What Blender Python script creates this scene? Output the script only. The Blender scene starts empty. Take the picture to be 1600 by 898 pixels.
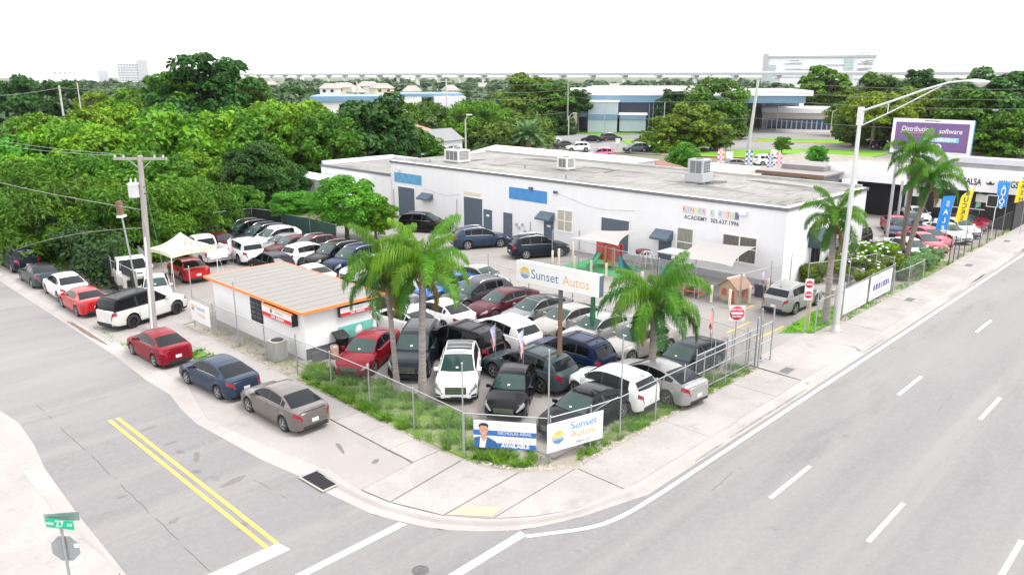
import bpy, math, random
import numpy as np
from mathutils import Vector, Matrix
random.seed(7); rng = np.random.default_rng(7)
S = bpy.context.scene
COL = S.collection
R = math.radians
PI = math.pi

# ---------------------------------------------------------------- camera
AZ = R(44.186)
cd = bpy.data.cameras.new('camera'); cam = bpy.data.objects.new('camera', cd); COL.objects.link(cam)
cam.location = (0, 0, 13.5)
cam.rotation_euler = (R(90 - 15.24), 0, AZ - R(90))
cd.sensor_width = 36; cd.lens = 36 * 1215 / 1600; cd.clip_start = 0.3; cd.clip_end = 12000
S.camera = cam

# ---------------------------------------------------------------- sky and light: a bright overcast day
SUN_EL, SUN_AZ = 62, 150
w = bpy.data.worlds.new('World'); S.world = w; w.use_nodes = True
nt = w.node_tree; nd = nt.nodes; nd.clear()
sky = nd.new('ShaderNodeTexSky'); sky.sky_type = 'NISHITA'; sky.sun_disc = False
sky.sun_elevation = R(SUN_EL); sky.sun_rotation = R(SUN_AZ); sky.air_density = 1; sky.dust_density = 1
grey = nd.new('ShaderNodeHueSaturation'); grey.inputs['Saturation'].default_value = 0.10
nt.links.new(sky.outputs[0], grey.inputs['Color'])
tc = nd.new('ShaderNodeTexCoord'); mp = nd.new('ShaderNodeMapping'); mp.inputs['Scale'].default_value = (1, 1, 3.2)
cn = nd.new('ShaderNodeTexNoise'); cn.inputs['Scale'].default_value = 2.3; cn.inputs['Detail'].default_value = 6; cn.inputs['Roughness'].default_value = .55
cr = nd.new('ShaderNodeMapRange'); cr.inputs[1].default_value = .3; cr.inputs[2].default_value = .7; cr.inputs[3].default_value = .8; cr.inputs[4].default_value = 1.2
nt.links.new(tc.outputs['Generated'], mp.inputs[0]); nt.links.new(mp.outputs[0], cn.inputs['Vector']); nt.links.new(cn.outputs['Fac'], cr.inputs[0])
mul = nd.new('ShaderNodeVectorMath'); mul.operation = 'SCALE'
cloud = nd.new('ShaderNodeMix'); cloud.data_type = 'RGBA'; cloud.inputs[0].default_value = .8; cloud.inputs[7].default_value = (7.2, 7.2, 7.3, 1)   # the cloud layer over the blue
nt.links.new(grey.outputs[0], cloud.inputs[6]); nt.links.new(cloud.outputs[2], mul.inputs[0]); nt.links.new(cr.outputs[0], mul.inputs['Scale'])
bg = nd.new('ShaderNodeBackground'); bg.inputs['Strength'].default_value = 0.15
out = nd.new('ShaderNodeOutputWorld')
nt.links.new(mul.outputs[0], bg.inputs[0]); nt.links.new(bg.outputs[0], out.inputs[0])
sd = bpy.data.lights.new('sun', 'SUN'); sun = bpy.data.objects.new('sun', sd); COL.objects.link(sun)
sd.energy = 1.5; sd.angle = R(22); sd.color = (1, .97, .92)
def sun_dir(el, rot):   # direction TOWARDS the sun, matching the sky texture
    return Vector((math.cos(R(el)) * math.sin(R(rot)), math.cos(R(el)) * math.cos(R(rot)), math.sin(R(el))))
sun.rotation_euler = sun_dir(SUN_EL, SUN_AZ).to_track_quat('Z', 'Y').to_euler()
S.view_settings.view_transform = 'Standard'; S.view_settings.look = 'None'; S.view_settings.gamma = 1
S.view_settings.exposure = 1.22

# ---------------------------------------------------------------- materials
MATS = {}
def mat(name, col, rough=.6, metal=0, coat=0, spec=.5, var=0, vscale=4, bump=0, bscale=40, coords='Object', emit=0, stretch=None, trans=0, alpha=1):
    """procedural principled material; var = amount of value variation from layered noise"""
    if name in MATS: return MATS[name]
    m = bpy.data.materials.new(name); m.use_nodes = True
    n = m.node_tree.nodes; l = m.node_tree.links; b = n['Principled BSDF']
    c = (*col, 1)
    b.inputs['Base Color'].default_value = c; b.inputs['Roughness'].default_value = rough
    b.inputs['Metallic'].default_value = metal; b.inputs['Coat Weight'].default_value = coat; b.inputs['Coat Roughness'].default_value = .04
    b.inputs['Specular IOR Level'].default_value = spec
    if trans: b.inputs['Transmission Weight'].default_value = trans
    if alpha < 1: b.inputs['Alpha'].default_value = alpha
    if emit: b.inputs['Emission Color'].default_value = c; b.inputs['Emission Strength'].default_value = emit
    if var or bump:
        if coords == 'World': t = n.new('ShaderNodeNewGeometry').outputs['Position']
        else: t = n.new('ShaderNodeTexCoord').outputs[coords]
        if stretch:
            mp = n.new('ShaderNodeMapping'); mp.inputs['Scale'].default_value = stretch; l.new(t, mp.inputs[0]); t = mp.outputs[0]
    if var:
        a = n.new('ShaderNodeTexNoise'); a.inputs['Scale'].default_value = vscale; a.inputs['Detail'].default_value = 7; a.inputs['Roughness'].default_value = .6
        l.new(t, a.inputs['Vector'])
        mr = n.new('ShaderNodeMapRange'); mr.inputs[1].default_value = .25; mr.inputs[2].default_value = .75
        mr.inputs[3].default_value = 1 - var; mr.inputs[4].default_value = 1 + var
        l.new(a.outputs['Fac'], mr.inputs[0])
        vm = n.new('ShaderNodeVectorMath'); vm.operation = 'SCALE'; vm.inputs[0].default_value = col
        l.new(mr.outputs[0], vm.inputs['Scale']); l.new(vm.outputs[0], b.inputs['Base Color'])
    if bump:
        a = n.new('ShaderNodeTexNoise'); a.inputs['Scale'].default_value = bscale; a.inputs['Detail'].default_value = 4
        l.new(t, a.inputs['Vector'])
        bp = n.new('ShaderNodeBump'); bp.inputs['Strength'].default_value = bump; bp.inputs['Distance'].default_value = .02
        l.new(a.outputs['Fac'], bp.inputs['Height']); l.new(bp.outputs[0], b.inputs['Normal'])
    MATS[name] = m
    return m

def ground_mat(name, base, layers, rough=.9, bump=.3, bscale=30, seams=None):
    """ground in world coordinates; layers = list of (colour, scale, lo, hi, strength, stretch)"""
    m = bpy.data.materials.new(name); m.use_nodes = True
    n = m.node_tree.nodes; l = m.node_tree.links; b = n['Principled BSDF']
    b.inputs['Roughness'].default_value = rough; b.inputs['Specular IOR Level'].default_value = .25
    pos = n.new('ShaderNodeNewGeometry').outputs['Position']
    rgb = n.new('ShaderNodeRGB'); rgb.outputs[0].default_value = (*base, 1); cur = rgb.outputs[0]
    for i, (c, sc, lo, hi, st, strch) in enumerate(layers):
        v = pos
        mp = n.new('ShaderNodeMapping'); mp.inputs['Scale'].default_value = strch or (1, 1, 1); mp.inputs['Location'].default_value = (i * 13.7, i * 7.1, 0)
        l.new(v, mp.inputs[0])
        a = n.new('ShaderNodeTexNoise'); a.inputs['Scale'].default_value = sc; a.inputs['Detail'].default_value = 6; a.inputs['Roughness'].default_value = .62
        l.new(mp.outputs[0], a.inputs['Vector'])
        mr = n.new('ShaderNodeMapRange'); mr.inputs[1].default_value = lo; mr.inputs[2].default_value = hi; mr.inputs[3].default_value = 0; mr.inputs[4].default_value = st
        l.new(a.outputs['Fac'], mr.inputs[0])
        mx = n.new('ShaderNodeMix'); mx.data_type = 'RGBA'; l.new(mr.outputs[0], mx.inputs[0]); l.new(cur, mx.inputs[6]); mx.inputs[7].default_value = (*c, 1)
        cur = mx.outputs[2]
    l.new(cur, b.inputs['Base Color'])
    if bump:
        a = n.new('ShaderNodeTexNoise'); a.inputs['Scale'].default_value = bscale; a.inputs['Detail'].default_value = 5; l.new(pos, a.inputs['Vector'])
        bp = n.new('ShaderNodeBump'); bp.inputs['Strength'].default_value = bump; bp.inputs['Distance'].default_value = .01
        l.new(a.outputs['Fac'], bp.inputs['Height']); l.new(bp.outputs[0], b.inputs['Normal'])
    MATS[name] = m
    return m

def leaf_mat(name, col, col2, trans=.25):
    m = bpy.data.materials.new(name); m.use_nodes = True
    n = m.node_tree.nodes; l = m.node_tree.links; b = n['Principled BSDF']
    b.inputs['Roughness'].default_value = .55; b.inputs['Specular IOR Level'].default_value = .3
    g = n.new('ShaderNodeNewGeometry'); oi = n.new('ShaderNodeObjectInfo')
    mx = n.new('ShaderNodeMix'); mx.data_type = 'RGBA'; mx.inputs[6].default_value = (*col, 1); mx.inputs[7].default_value = (*col2, 1)
    # clumps of lighter and darker foliage, from a soft noise through the crown, plus leaf to leaf variation
    tcn = n.new('ShaderNodeTexCoord'); nz = n.new('ShaderNodeTexNoise'); nz.inputs['Scale'].default_value = 1.1; nz.inputs['Detail'].default_value = 2
    l.new(tcn.outputs['Object'], nz.inputs['Vector'])
    ad = n.new('ShaderNodeMath'); ad.operation = 'MULTIPLY_ADD'; ad.inputs[1].default_value = .45
    l.new(g.outputs['Random Per Island'], ad.inputs[0])
    mr = n.new('ShaderNodeMapRange'); mr.inputs[1].default_value = .38; mr.inputs[2].default_value = .62; mr.inputs[3].default_value = 0; mr.inputs[4].default_value = .55
    l.new(nz.outputs['Fac'], mr.inputs[0]); l.new(mr.outputs[0], ad.inputs[2]); l.new(ad.outputs[0], mx.inputs[0])
    hs = n.new('ShaderNodeHueSaturation'); l.new(mx.outputs[2], hs.inputs['Color'])
    h = n.new('ShaderNodeMapRange'); h.inputs[3].default_value = .492; h.inputs[4].default_value = .515; l.new(oi.outputs['Random'], h.inputs[0]); l.new(h.outputs[0], hs.inputs['Hue'])
    v = n.new('ShaderNodeMapRange'); v.inputs[3].default_value = .85; v.inputs[4].default_value = 1.25
    mm = n.new('ShaderNodeMath'); mm.operation = 'FRACT'; m7 = n.new('ShaderNodeMath'); m7.operation = 'MULTIPLY'; m7.inputs[1].default_value = 7.31
    l.new(oi.outputs['Random'], m7.inputs[0]); l.new(m7.outputs[0], mm.inputs[0]); l.new(mm.outputs[0], v.inputs[0]); l.new(v.outputs[0], hs.inputs['Value'])
    l.new(hs.outputs[0], b.inputs['Base Color'])
    tr = n.new('ShaderNodeBsdfTranslucent'); l.new(hs.outputs[0], tr.inputs[0])
    ms = n.new('ShaderNodeMixShader'); ms.inputs[0].default_value = trans
    l.new(b.outputs[0], ms.inputs[1]); l.new(tr.outputs[0], ms.inputs[2]); l.new(ms.outputs[0], n['Material Output'].inputs[0])
    MATS[name] = m
    return m

# ---------------------------------------------------------------- mesh helpers
class MB:
    """collects simple shapes in one list of vertices and faces and links them as ONE mesh object"""
    def __init__(s): s.v = []; s.f = []; s.sm = []
    def add(s, vs, fs, smooth=False):
        o = len(s.v); s.v += [tuple(p) for p in vs]; s.f += [tuple(i + o for i in f) for f in fs]; s.sm += [smooth] * len(fs); return s
    def box(s, c, d, rz=0, rx=0, ry=0):
        M = Matrix.Rotation(rz, 3, 'Z') @ Matrix.Rotation(ry, 3, 'Y') @ Matrix.Rotation(rx, 3, 'X'); c = Vector(c)
        vs = [c + M @ Vector((x * d[0] / 2, y * d[1] / 2, z * d[2] / 2)) for x in (-1, 1) for y in (-1, 1) for z in (-1, 1)]
        return s.add(vs, [(0, 1, 3, 2), (4, 6, 7, 5), (0, 4, 5, 1), (2, 3, 7, 6), (0, 2, 6, 4), (1, 5, 7, 3)])
    def bx(s, x0, x1, y0, y1, z0, z1):
        return s.box(((x0 + x1) / 2, (y0 + y1) / 2, (z0 + z1) / 2), (x1 - x0, y1 - y0, z1 - z0))
    def prism(s, poly, z0, z1):
        n = len(poly); vs = [(p[0], p[1], z0) for p in poly] + [(p[0], p[1], z1) for p in poly]
        a = sum(poly[i][0] * poly[(i + 1) % n][1] - poly[(i + 1) % n][0] * poly[i][1] for i in range(n))
        if a < 0: poly = poly[::-1]; vs = [(p[0], p[1], z0) for p in poly] + [(p[0], p[1], z1) for p in poly]
        return s.add(vs, [tuple(range(n - 1, -1, -1)), tuple(range(n, 2 * n))] + [(i, (i + 1) % n, n + (i + 1) % n, n + i) for i in range(n)])
    def tube(s, pts, r, seg=8, cap=True):
        pts = [Vector(p) for p in pts]; rr = r if hasattr(r, '__len__') else [r] * len(pts)
        rings = []; base = len(s.v)
        up = Vector((0, 0, 1)); prev = None
        for i, p in enumerate(pts):
            t = (pts[min(i + 1, len(pts) - 1)] - pts[max(i - 1, 0)]).normalized()
            a = prev - t * prev.dot(t) if prev else t.cross(up if abs(t.z) < .95 else Vector((1, 0, 0)))
            a.normalize(); prev = a; b = t.cross(a)
            rings.append([p + (a * math.cos(2 * PI * k / seg) + b * math.sin(2 * PI * k / seg)) * rr[i] for k in range(seg)])
        vs = [q for ring in rings for q in ring]; fs = []
        for i in range(len(pts) - 1):
            for k in range(seg): fs.append((i * seg + k, i * seg + (k + 1) % seg, (i + 1) * seg + (k + 1) % seg, (i + 1) * seg + k))
        s.add(vs, fs, True)
        if cap: s.add(rings[0], [tuple(range(seg - 1, -1, -1))]); s.add(rings[-1], [tuple(range(seg))])
        return s
    def lathe(s, prof, seg=16, c=(0, 0, 0), axis='Z'):
        vs = []; fs = []; n = len(prof)
        for k in range(seg):
            a = 2 * PI * k / seg
            for r, z in prof:
                p = (r * math.cos(a), r * math.sin(a), z)
                if axis == 'Y': p = (p[0], z, p[1])
                if axis == 'X': p = (z, p[0], p[1])
                vs.append((p[0] + c[0], p[1] + c[1], p[2] + c[2]))
        for k in range(seg):
            for i in range(n - 1):
                q = (k * n + i, ((k + 1) % seg) * n + i, ((k + 1) % seg) * n + i + 1, k * n + i + 1)
                fs.append(q if axis != 'Y' else q[::-1])
        return s.add(vs, fs, True)
    def grid(s, G, smooth=True, flip=False):
        """G[i][j] -> point"""
        n = len(G); m = len(G[0]); fs = []
        for i in range(n - 1):
            for j in range(m - 1):
                q = (i * m + j, i * m + j + 1, (i + 1) * m + j + 1, (i + 1) * m + j)
                fs.append(q[::-1] if flip else q)
        return s.add([p for r in G for p in r], fs, smooth)
    def mesh(s, name, m=None, angle=None):
        me = bpy.data.meshes.new(name); me.from_pydata(s.v, [], s.f)
        if any(s.sm): me.polygons.foreach_set('use_smooth', s.sm)
        if angle: me.set_sharp_from_angle(angle=R(angle))
        if m: me.materials.append(m)
        me.update(); return me
    def build(s, name, m, parent=None, loc=(0, 0, 0), rz=0, angle=None):
        return link(name, s.mesh(name, m, angle), parent, loc, rz)

def link(name, me, parent=None, loc=(0, 0, 0), rz=0):
    o = bpy.data.objects.new(name, me); COL.objects.link(o); o.location = loc; o.rotation_euler = (0, 0, rz)
    if parent: o.parent = parent
    return o
def tag(o, label=None, cat=None, group=None, kind=None):
    if label: o['label'] = label
    if cat: o['category'] = cat
    if group: o['group'] = group
    if kind: o['kind'] = kind
    return o
def empty(name, loc=(0, 0, 0), rz=0, label=None, cat=None, group=None):
    o = bpy.data.objects.new(name, None); COL.objects.link(o); o.location = loc; o.rotation_euler = (0, 0, rz); o.empty_display_size = .3
    return tag(o, label, cat, group)
KIDS = {}
def copy_tree(o, parent=None, top=None):
    c = o.copy(); COL.objects.link(c)
    if parent: c.parent = parent
    for ch in [k for k in o.children]: copy_tree(ch, c)
    return c
def np_mesh(name, V, F, m=None):
    """V (n,3) float, F (k,4) or (k,3) int: fast mesh"""
    me = bpy.data.meshes.new(name); k, c = F.shape
    me.vertices.add(len(V)); me.vertices.foreach_set('co', np.ascontiguousarray(V, dtype=np.float32).ravel())
    me.loops.add(k * c); me.loops.foreach_set('vertex_index', np.ascontiguousarray(F, dtype=np.int32).ravel())
    me.polygons.add(k); me.polygons.foreach_set('loop_start', np.arange(0, k * c, c, dtype=np.int32))
    me.update(calc_edges=True)
    if m: me.materials.append(m)
    return me
TXT = {}
def text_mesh(txt, size=1, m=None, extrude=.004, align='CENTER', shear=0, xs=1, spacing=1, bold=0):
    cu = bpy.data.curves.new('lettering', 'FONT'); cu.body = txt; cu.size = size; cu.extrude = extrude; cu.align_x = align; cu.align_y = 'CENTER'
    cu.shear = shear; cu.space_character = spacing; cu.resolution_u = 3; cu.offset = bold
    o = bpy.data.objects.new('t', cu); COL.objects.link(o)
    dg = bpy.context.evaluated_depsgraph_get(); me = bpy.data.meshes.new_from_object(o.evaluated_get(dg)); bpy.data.objects.remove(o); bpy.data.curves.remove(cu)
    if xs != 1: me.transform(Matrix.Diagonal((xs, 1, 1, 1)))
    me.materials.clear()
    if m: me.materials.append(m)
    me.name = 'lettering'
    return me
def lettering(txt, size, m, parent, M, name='lettering', **k):
    o = link(name, text_mesh(txt, size, m, **k), parent); o.matrix_local = M; return o
def frame(origin, xdir, ydir):
    """matrix whose x runs along xdir and y along ydir"""
    x = Vector(xdir).normalized(); y = Vector(ydir).normalized(); z = x.cross(y)
    return Matrix(((x.x, y.x, z.x, origin[0]), (x.y, y.y, z.y, origin[1]), (x.z, y.z, z.z, origin[2]), (0, 0, 0, 1)))
def at(px, d):
    """a spot at ground distance d in the direction of picture column px"""
    a = AZ - math.atan2(px - 800, 1259.0); return (d * math.cos(a), d * math.sin(a))
# ---------------------------------------------------------------- shared materials
M_asph = ground_mat('road asphalt', (.185, .178, .182), [((.26, .25, .232), .8, .5, .66, .5, (.012, .5, 1)), ((.145, .14, .145), .7, .54, .68, .4, (.02, .9, 1)), ((.235, .23, .228), .08, .45, .6, .8, (.25, 1.2, 1)), ((.13, .126, .13), .5, .56, .75, .55, (.3, 1.5, 1)), ((.24, .235, .23), 6, .45, .7, .35, None), ((.11, .105, .105), 26, .60, .70, .45, None), ((.28, .275, .27), 31, .62, .72, .35, None), ((.10, .095, .095), 1.1, .66, .74, .5, None)], bump=.25, bscale=60)
M_lot = ground_mat('lot pavement', (.225, .208, .196), [((.28, .262, .25), .15, .42, .62, .8, None), ((.15, .14, .135), .35, .56, .72, .6, None), ((.11, .10, .10), 1.3, .64, .74, .5, None), ((.27, .255, .24), 9, .45, .7, .4, None)], bump=.3, bscale=40)
M_conc = ground_mat('pale concrete', (.30, .28, .268), [((.35, .33, .318), .3, .42, .6, .8, None), ((.20, .19, .185), .8, .58, .72, .6, (.5, 1, 1)), ((.33, .31, .30), 12, .45, .7, .4, None)], bump=.2, bscale=50)
M_slab = ground_mat('sidewalk concrete', (.285, .266, .255), [((.34, .32, .308), .45, .4, .6, .8, None), ((.19, .178, .172), .9, .57, .74, .65, None), ((.22, .20, .195), 7, .5, .75, .45, None)], bump=.2, bscale=50)
M_pad = ground_mat('parking apron', (.285, .262, .25), [((.33, .305, .292), .3, .42, .6, .8, None), ((.20, .185, .178), .7, .57, .72, .6, (1, .5, 1)), ((.25, .232, .222), 8, .45, .7, .45, None)], bump=.3, bscale=40)
M_dirt = ground_mat('sandy dirt', (.25, .225, .19), [((.33, .305, .27), .7, .42, .6, .9, None), ((.13, .12, .085), 1.1, .55, .68, .8, None), ((.20, .17, .13), 12, .45, .7, .5, None)], bump=.6, bscale=18)
M_turf = ground_mat('turf soil', (.10, .17, .03), [((.14, .22, .04), .5, .42, .6, .8, None), ((.25, .225, .16), 1.1, .50, .60, .9, None)], bump=.6, bscale=20)
M_lawn = ground_mat('mown lawn', (.10, .24, .015), [((.14, .30, .02), .15, .42, .6, .8, None), ((.07, .16, .015), .6, .55, .7, .5, None)], bump=.3, bscale=12)
M_terr = ground_mat('far ground', (.085, .11, .05), [((.16, .15, .115), .02, .48, .6, .8, None), ((.05, .08, .025), .05, .45, .6, .7, None), ((.12, .13, .08), .6, .45, .7, .5, None)], bump=0)
M_soil = ground_mat('dark soil', (.12, .09, .06), [((.20, .155, .11), .5, .45, .62, .8, None), ((.05, .06, .025), .9, .5, .65, .7, None)], bump=.4, bscale=18)  # dark dirt of the wood floor
M_white = mat('white road paint', (.74, .73, .72), .7, var=.10, vscale=3, coords='Object')
M_yellow = mat('yellow road paint', (.58, .36, .08), .7, var=.2, vscale=3, coords='Object')
M_yelpad = mat('faded yellow pad', (.36, .31, .22), .8, var=.12, vscale=5)
M_crack = mat('tar crack', (.10, .095, .095), .8)
M_stain = mat('oil stain', (.135, .12, .12), .55, var=.25, vscale=3)
M_iron = mat('cast iron', (.035, .035, .045), .45, metal=.6, var=.3, vscale=10)
M_galv = mat('galvanised steel', (.42, .44, .45), .42, metal=.75, var=.12, vscale=6)
M_wire = mat('chain link wire', (.22, .235, .24), .45, metal=.6)
M_blackiron = mat('black painted steel', (.012, .012, .015), .4)
M_alu = mat('spun aluminium', (.62, .63, .63), .38, metal=.55, var=.06, vscale=2)
M_wood = mat('weathered pole wood', (.31, .285, .28), .85, var=.28, vscale=2.5, bump=.6, bscale=14, stretch=(6, 6, .5))
M_brown = mat('brown pole wood', (.17, .10, .06), .8, var=.3, vscale=3, bump=.4, bscale=14, stretch=(6, 6, .6))
M_ply = mat('pale timber', (.42, .33, .22), .75, var=.12, vscale=6)
M_stucco = mat('white stucco', (.70, .695, .71), .75, var=.035, vscale=1.1, bump=.15, bscale=30, stretch=(1.4, 1.4, .3))
M_stucco2 = mat('clean white stucco', (.74, .735, .74), .75, var=.04, vscale=.9, bump=.15, bscale=30)
M_blockw = mat('grey white block wall', (.58, .585, .64), .8, var=.07, vscale=.6, bump=.2, bscale=25)
M_trimgrey = mat('grey drip edge', (.16, .16, .17), .5, metal=.3)
M_roof = ground_mat('flat roof felt', (.205, .198, .188), [((.275, .268, .258), .25, .44, .6, .8, (1, .5, 1)), ((.11, .105, .10), .42, .52, .66, .85, (1.2, .35, 1)), ((.15, .143, .133), 1.6, .52, .68, .8, (.6, 1.6, 1)), ((.30, .29, .28), 4, .55, .7, .4, None)], bump=.4, bscale=14)
M_doorslate = mat('slate painted door', (.085, .11, .15), .45, var=.06, vscale=3)
M_awn = mat('slate awning canvas', (.085, .12, .16), .75, var=.08, vscale=4)
M_awn_dark = mat('dark teal awning canvas', (.03, .055, .075), .75, var=.08, vscale=4)
M_signblue = mat('faded sign blue', (.055, .22, .50), .55, var=.10, vscale=1.5)
M_signsky = mat('sun bleached blue', (.10, .30, .50), .6, var=.2, vscale=2)
M_orange = mat('orange fascia', (.75, .22, .06), .55, var=.12, vscale=3)
M_red = mat('sign red', (.62, .02, .035), .4)
M_dred = mat('stop red', (.55, .02, .04), .4, var=.08, vscale=6)
M_vinyl = mat('white vinyl', (.72, .72, .71), .45, var=.03, vscale=2)
M_plast = mat('white plastic', (.68, .68, .69), .4)
M_glass = mat('dark window glass', (.03, .045, .06), .06, spec=.8)
M_glassb = mat('blue window glass', (.03, .06, .14), .1, spec=.8)
M_curtain = mat('beige curtain', (.40, .37, .30), .8, var=.2, vscale=14, stretch=(1, 4, .2))
M_black = mat('matt black', (.012, .012, .013), .6)
M_void = mat('unlit interior', (.006, .006, .008), .9)
M_rubber = mat('tyre rubber', (.022, .022, .023), .75)
M_teal = mat('teal paint', (.14, .45, .38), .6, var=.12, vscale=2)
M_ink = mat('charcoal ink', (.05, .06, .09), .5)
M_inkblue = mat('lettering slate blue', (.10, .17, .30), .5)
M_inksky = mat('lettering blue', (.08, .24, .42), .5)
M_inkorange = mat('lettering orange', (.75, .36, .15), .5)
M_navy = mat('banner navy', (.02, .13, .38), .45, var=.05, vscale=3)
M_grey = mat('light grey paint', (.38, .39, .41), .5, var=.05, vscale=3)
M_dgrey = mat('dark grey paint', (.10, .105, .12), .5, var=.1, vscale=3)
M_hvac = mat('hvac casing', (.60, .60, .56), .5, var=.08, vscale=3)
M_fin = mat('hvac fins', (.17, .175, .18), .5, metal=.4)
M_bark = mat('bark', (.14, .11, .085), .9, var=.35, vscale=4, bump=.7, bscale=12, stretch=(3, 3, .6))
M_palmbark = mat('palm trunk', (.235, .205, .19), .85, var=.42, vscale=3, bump=.8, bscale=5, stretch=(.8, .8, 5))
M_boot = mat('palm leaf bases', (.20, .13, .07), .85, var=.3, vscale=7)
M_green = mat('street sign green', (.0, .40, .22), .4)
M_terra = mat('terracotta roof', (.36, .19, .13), .8, var=.15, vscale=2)
M_cream = mat('cream paint', (.62, .55, .40), .7, var=.06, vscale=2)
# ================================================================ GROUND
def sheet(name, poly, z, m, kind='structure'):
    mb = MB(); n = len(poly); mb.add([(x, y, z) for x, y in poly], [tuple(range(n))])
    a = sum(poly[i][0] * poly[(i + 1) % n][1] - poly[(i + 1) % n][0] * poly[i][1] for i in range(n))
    if a < 0: mb.f = [f[::-1] for f in mb.f]
    o = mb.build(name, m); o['kind'] = kind; return o
sheet('ground', [(-400, -400), (6000, -400), (6000, 6000), (-400, 6000)], -.30, M_terr)
# the avenue and the side street, joined, with the rounded corner
CE = [(12.47, 22.58), (12.5, 21.1), (12.81, 18.65), (13.31, 17.4), (13.74, 16.48), (14.63, 15.42), (15.57, 14.59), (17.17, 13.85)]  # asphalt edge round the corner
CB = [(13.4, 22.2), (13.30, 21.0), (13.29, 20.04), (13.52, 18.66), (14.16, 16.95), (15.16, 15.62), (16.2, 14.75), (17.38, 14.10), (20, 13.66)]     # back of the kerb
YC = 13.05
road = [(-40, -60), (1500, -60), (1500, YC), (30, YC), (20, 13.1), *reversed(CE), (12.15, 24.7), (12.0, 27.1), (11.85, 29.3), (12.0, 31), (12.35, 33.1), (12.3, 35.6), (12.5, 40), (12.5, 110), (6.2, 110), (6.3, 40), (6.85, 34.6), (6.7, 32), (6.4, 29.6), (6.2, 25.7), (6.08, 21), (5.6, 17), (3.5, 13.3), (0, 12.2), (-40, 12.2)]
sheet('road', road, -.10, M_asph)
# raised ground of the block: dirt sheet below, lot pavement above
sheet('block_ground', [(13.15, 42), (13.3, 20), (13.6, 18.7), (14.25, 17), (15.25, 15.7), (16.3, 14.85), (17.5, 14.2), (19.5, 13.75), (140, 13.75), (140, 62), (48, 62), (48, 76), (60, 76), (60, 110), (13.15, 110)], -.045, M_dirt)
sheet('lot_pavement', [(19.6, 16.9), (33, 16.6), (46.5, 16.6), (46.5, 20.8), (48, 20.8), (48, 62.5), (37, 62.5), (36.6, 64), (18.6, 64), (18.2, 42.5), (18.4, 31.8), (19.6, 31)], -.02, M_lot)
sheet('parking_apron', [(12.60, 26.6), (12.3, 29.3), (12.65, 31), (13.2, 33), (13.2, 42), (13.1, 75), (16.9, 75), (16.3, 44), (15.85, 40), (15.72, 25), (15.8, 20.35), (13.3, 20.1), (13.35, 22.3), (12.93, 24.3)], -.012, M_pad)
sheet('side_yard_pavement', [(13.1, 42), (19.2, 42.6), (19.2, 56), (13.1, 60)], -.017, M_pad)
sheet('driveway', [(33.2, 13.66), (39.4, 13.66), (40.0, 16.6), (33.4, 16.6)], -.004, M_slab)
sheet('near_sidewalk', [(5.95, 21.4), (5.68, 25.9), (5.73, 29.4), (5.86, 33.1), (5.6, 38), (5.6, 110), (-20, 110), (-20, 13), (1, 13.4), (4.3, 16.3), (5.5, 19)], -.012, M_slab)
# gutter pans and kerbs: profile swept along the asphalt edge
def ribbon(name, A, B, za, zb, m, steps=None):
    mb = MB(); n = len(A); vs = [(*a, za) for a in A] + [(*b, zb) for b in B]
    mb.add(vs, [(i, i + 1, n + i + 1, n + i) for i in range(n - 1)]); o = mb.build(name, m); o['kind'] = 'structure'; return o
def lerp2(A, B, t): return [(a[0] + (b[0] - a[0]) * t, a[1] + (b[1] - a[1]) * t) for a, b in zip(A, B)]
def resample(P, n):
    P = np.array(P, float); d = np.r_[0, np.cumsum(np.hypot(*np.diff(P, axis=0).T))]; t = np.linspace(0, d[-1], n)
    return list(zip(np.interp(t, d, P[:, 0]), np.interp(t, d, P[:, 1])))
cA = resample(CE + [(20, 13.05)], 26); cB = resample(CB, 26)
def sweep(name, A, B, prof, m):
    """prof = list of (t across from A to B, z)"""
    mb = MB(); G = [[(*lerp2([a], [b], t)[0], z) for t, z in prof] for a, b in zip(A, B)]
    mb.grid(G, smooth=False); o = mb.build(name, m); o['kind'] = 'structure'; return o
kp = [(0, -.10), (.02, -.092), (.55, -.108), (.66, -.02), (.72, .012), (1, .015), (1.02, -.03)]
sweep('corner_kerb', cB, cA, [(1 - t, z) for t, z in kp], M_conc)
nK = 60
for nm, x0, x1 in (('avenue_kerb', 20, 33.2), ('avenue_kerb', 39.4, 140)):
    xs = np.linspace(x0, x1, nK); sweep(nm, [(x, 13.66) for x in xs], [(x, 13.05) for x in xs], [(1 - t, z) for t, z in kp], M_conc)
for gx_ in (33.2, 39.4): o = MB().prism([(gx_ - .12, 13.06), (gx_ + .12, 13.06), (gx_ + .12, 13.70), (gx_ - .12, 13.70)], -.2, -.098).prism([(gx_ - .10, 13.40), (gx_ + .10, 13.40), (gx_ + .10, 13.71), (gx_ - .10, 13.71)], -.2, -.001).build('kerb_end', M_conc); o['kind'] = 'structure'
xs = np.linspace(33.2, 39.4, 8)
sweep('driveway_gutter', [(x, 13.68) for x in xs], [(x, 13.05) for x in xs], [(0, -.004), (.45, -.105), (1, -.097)], M_conc)
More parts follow.
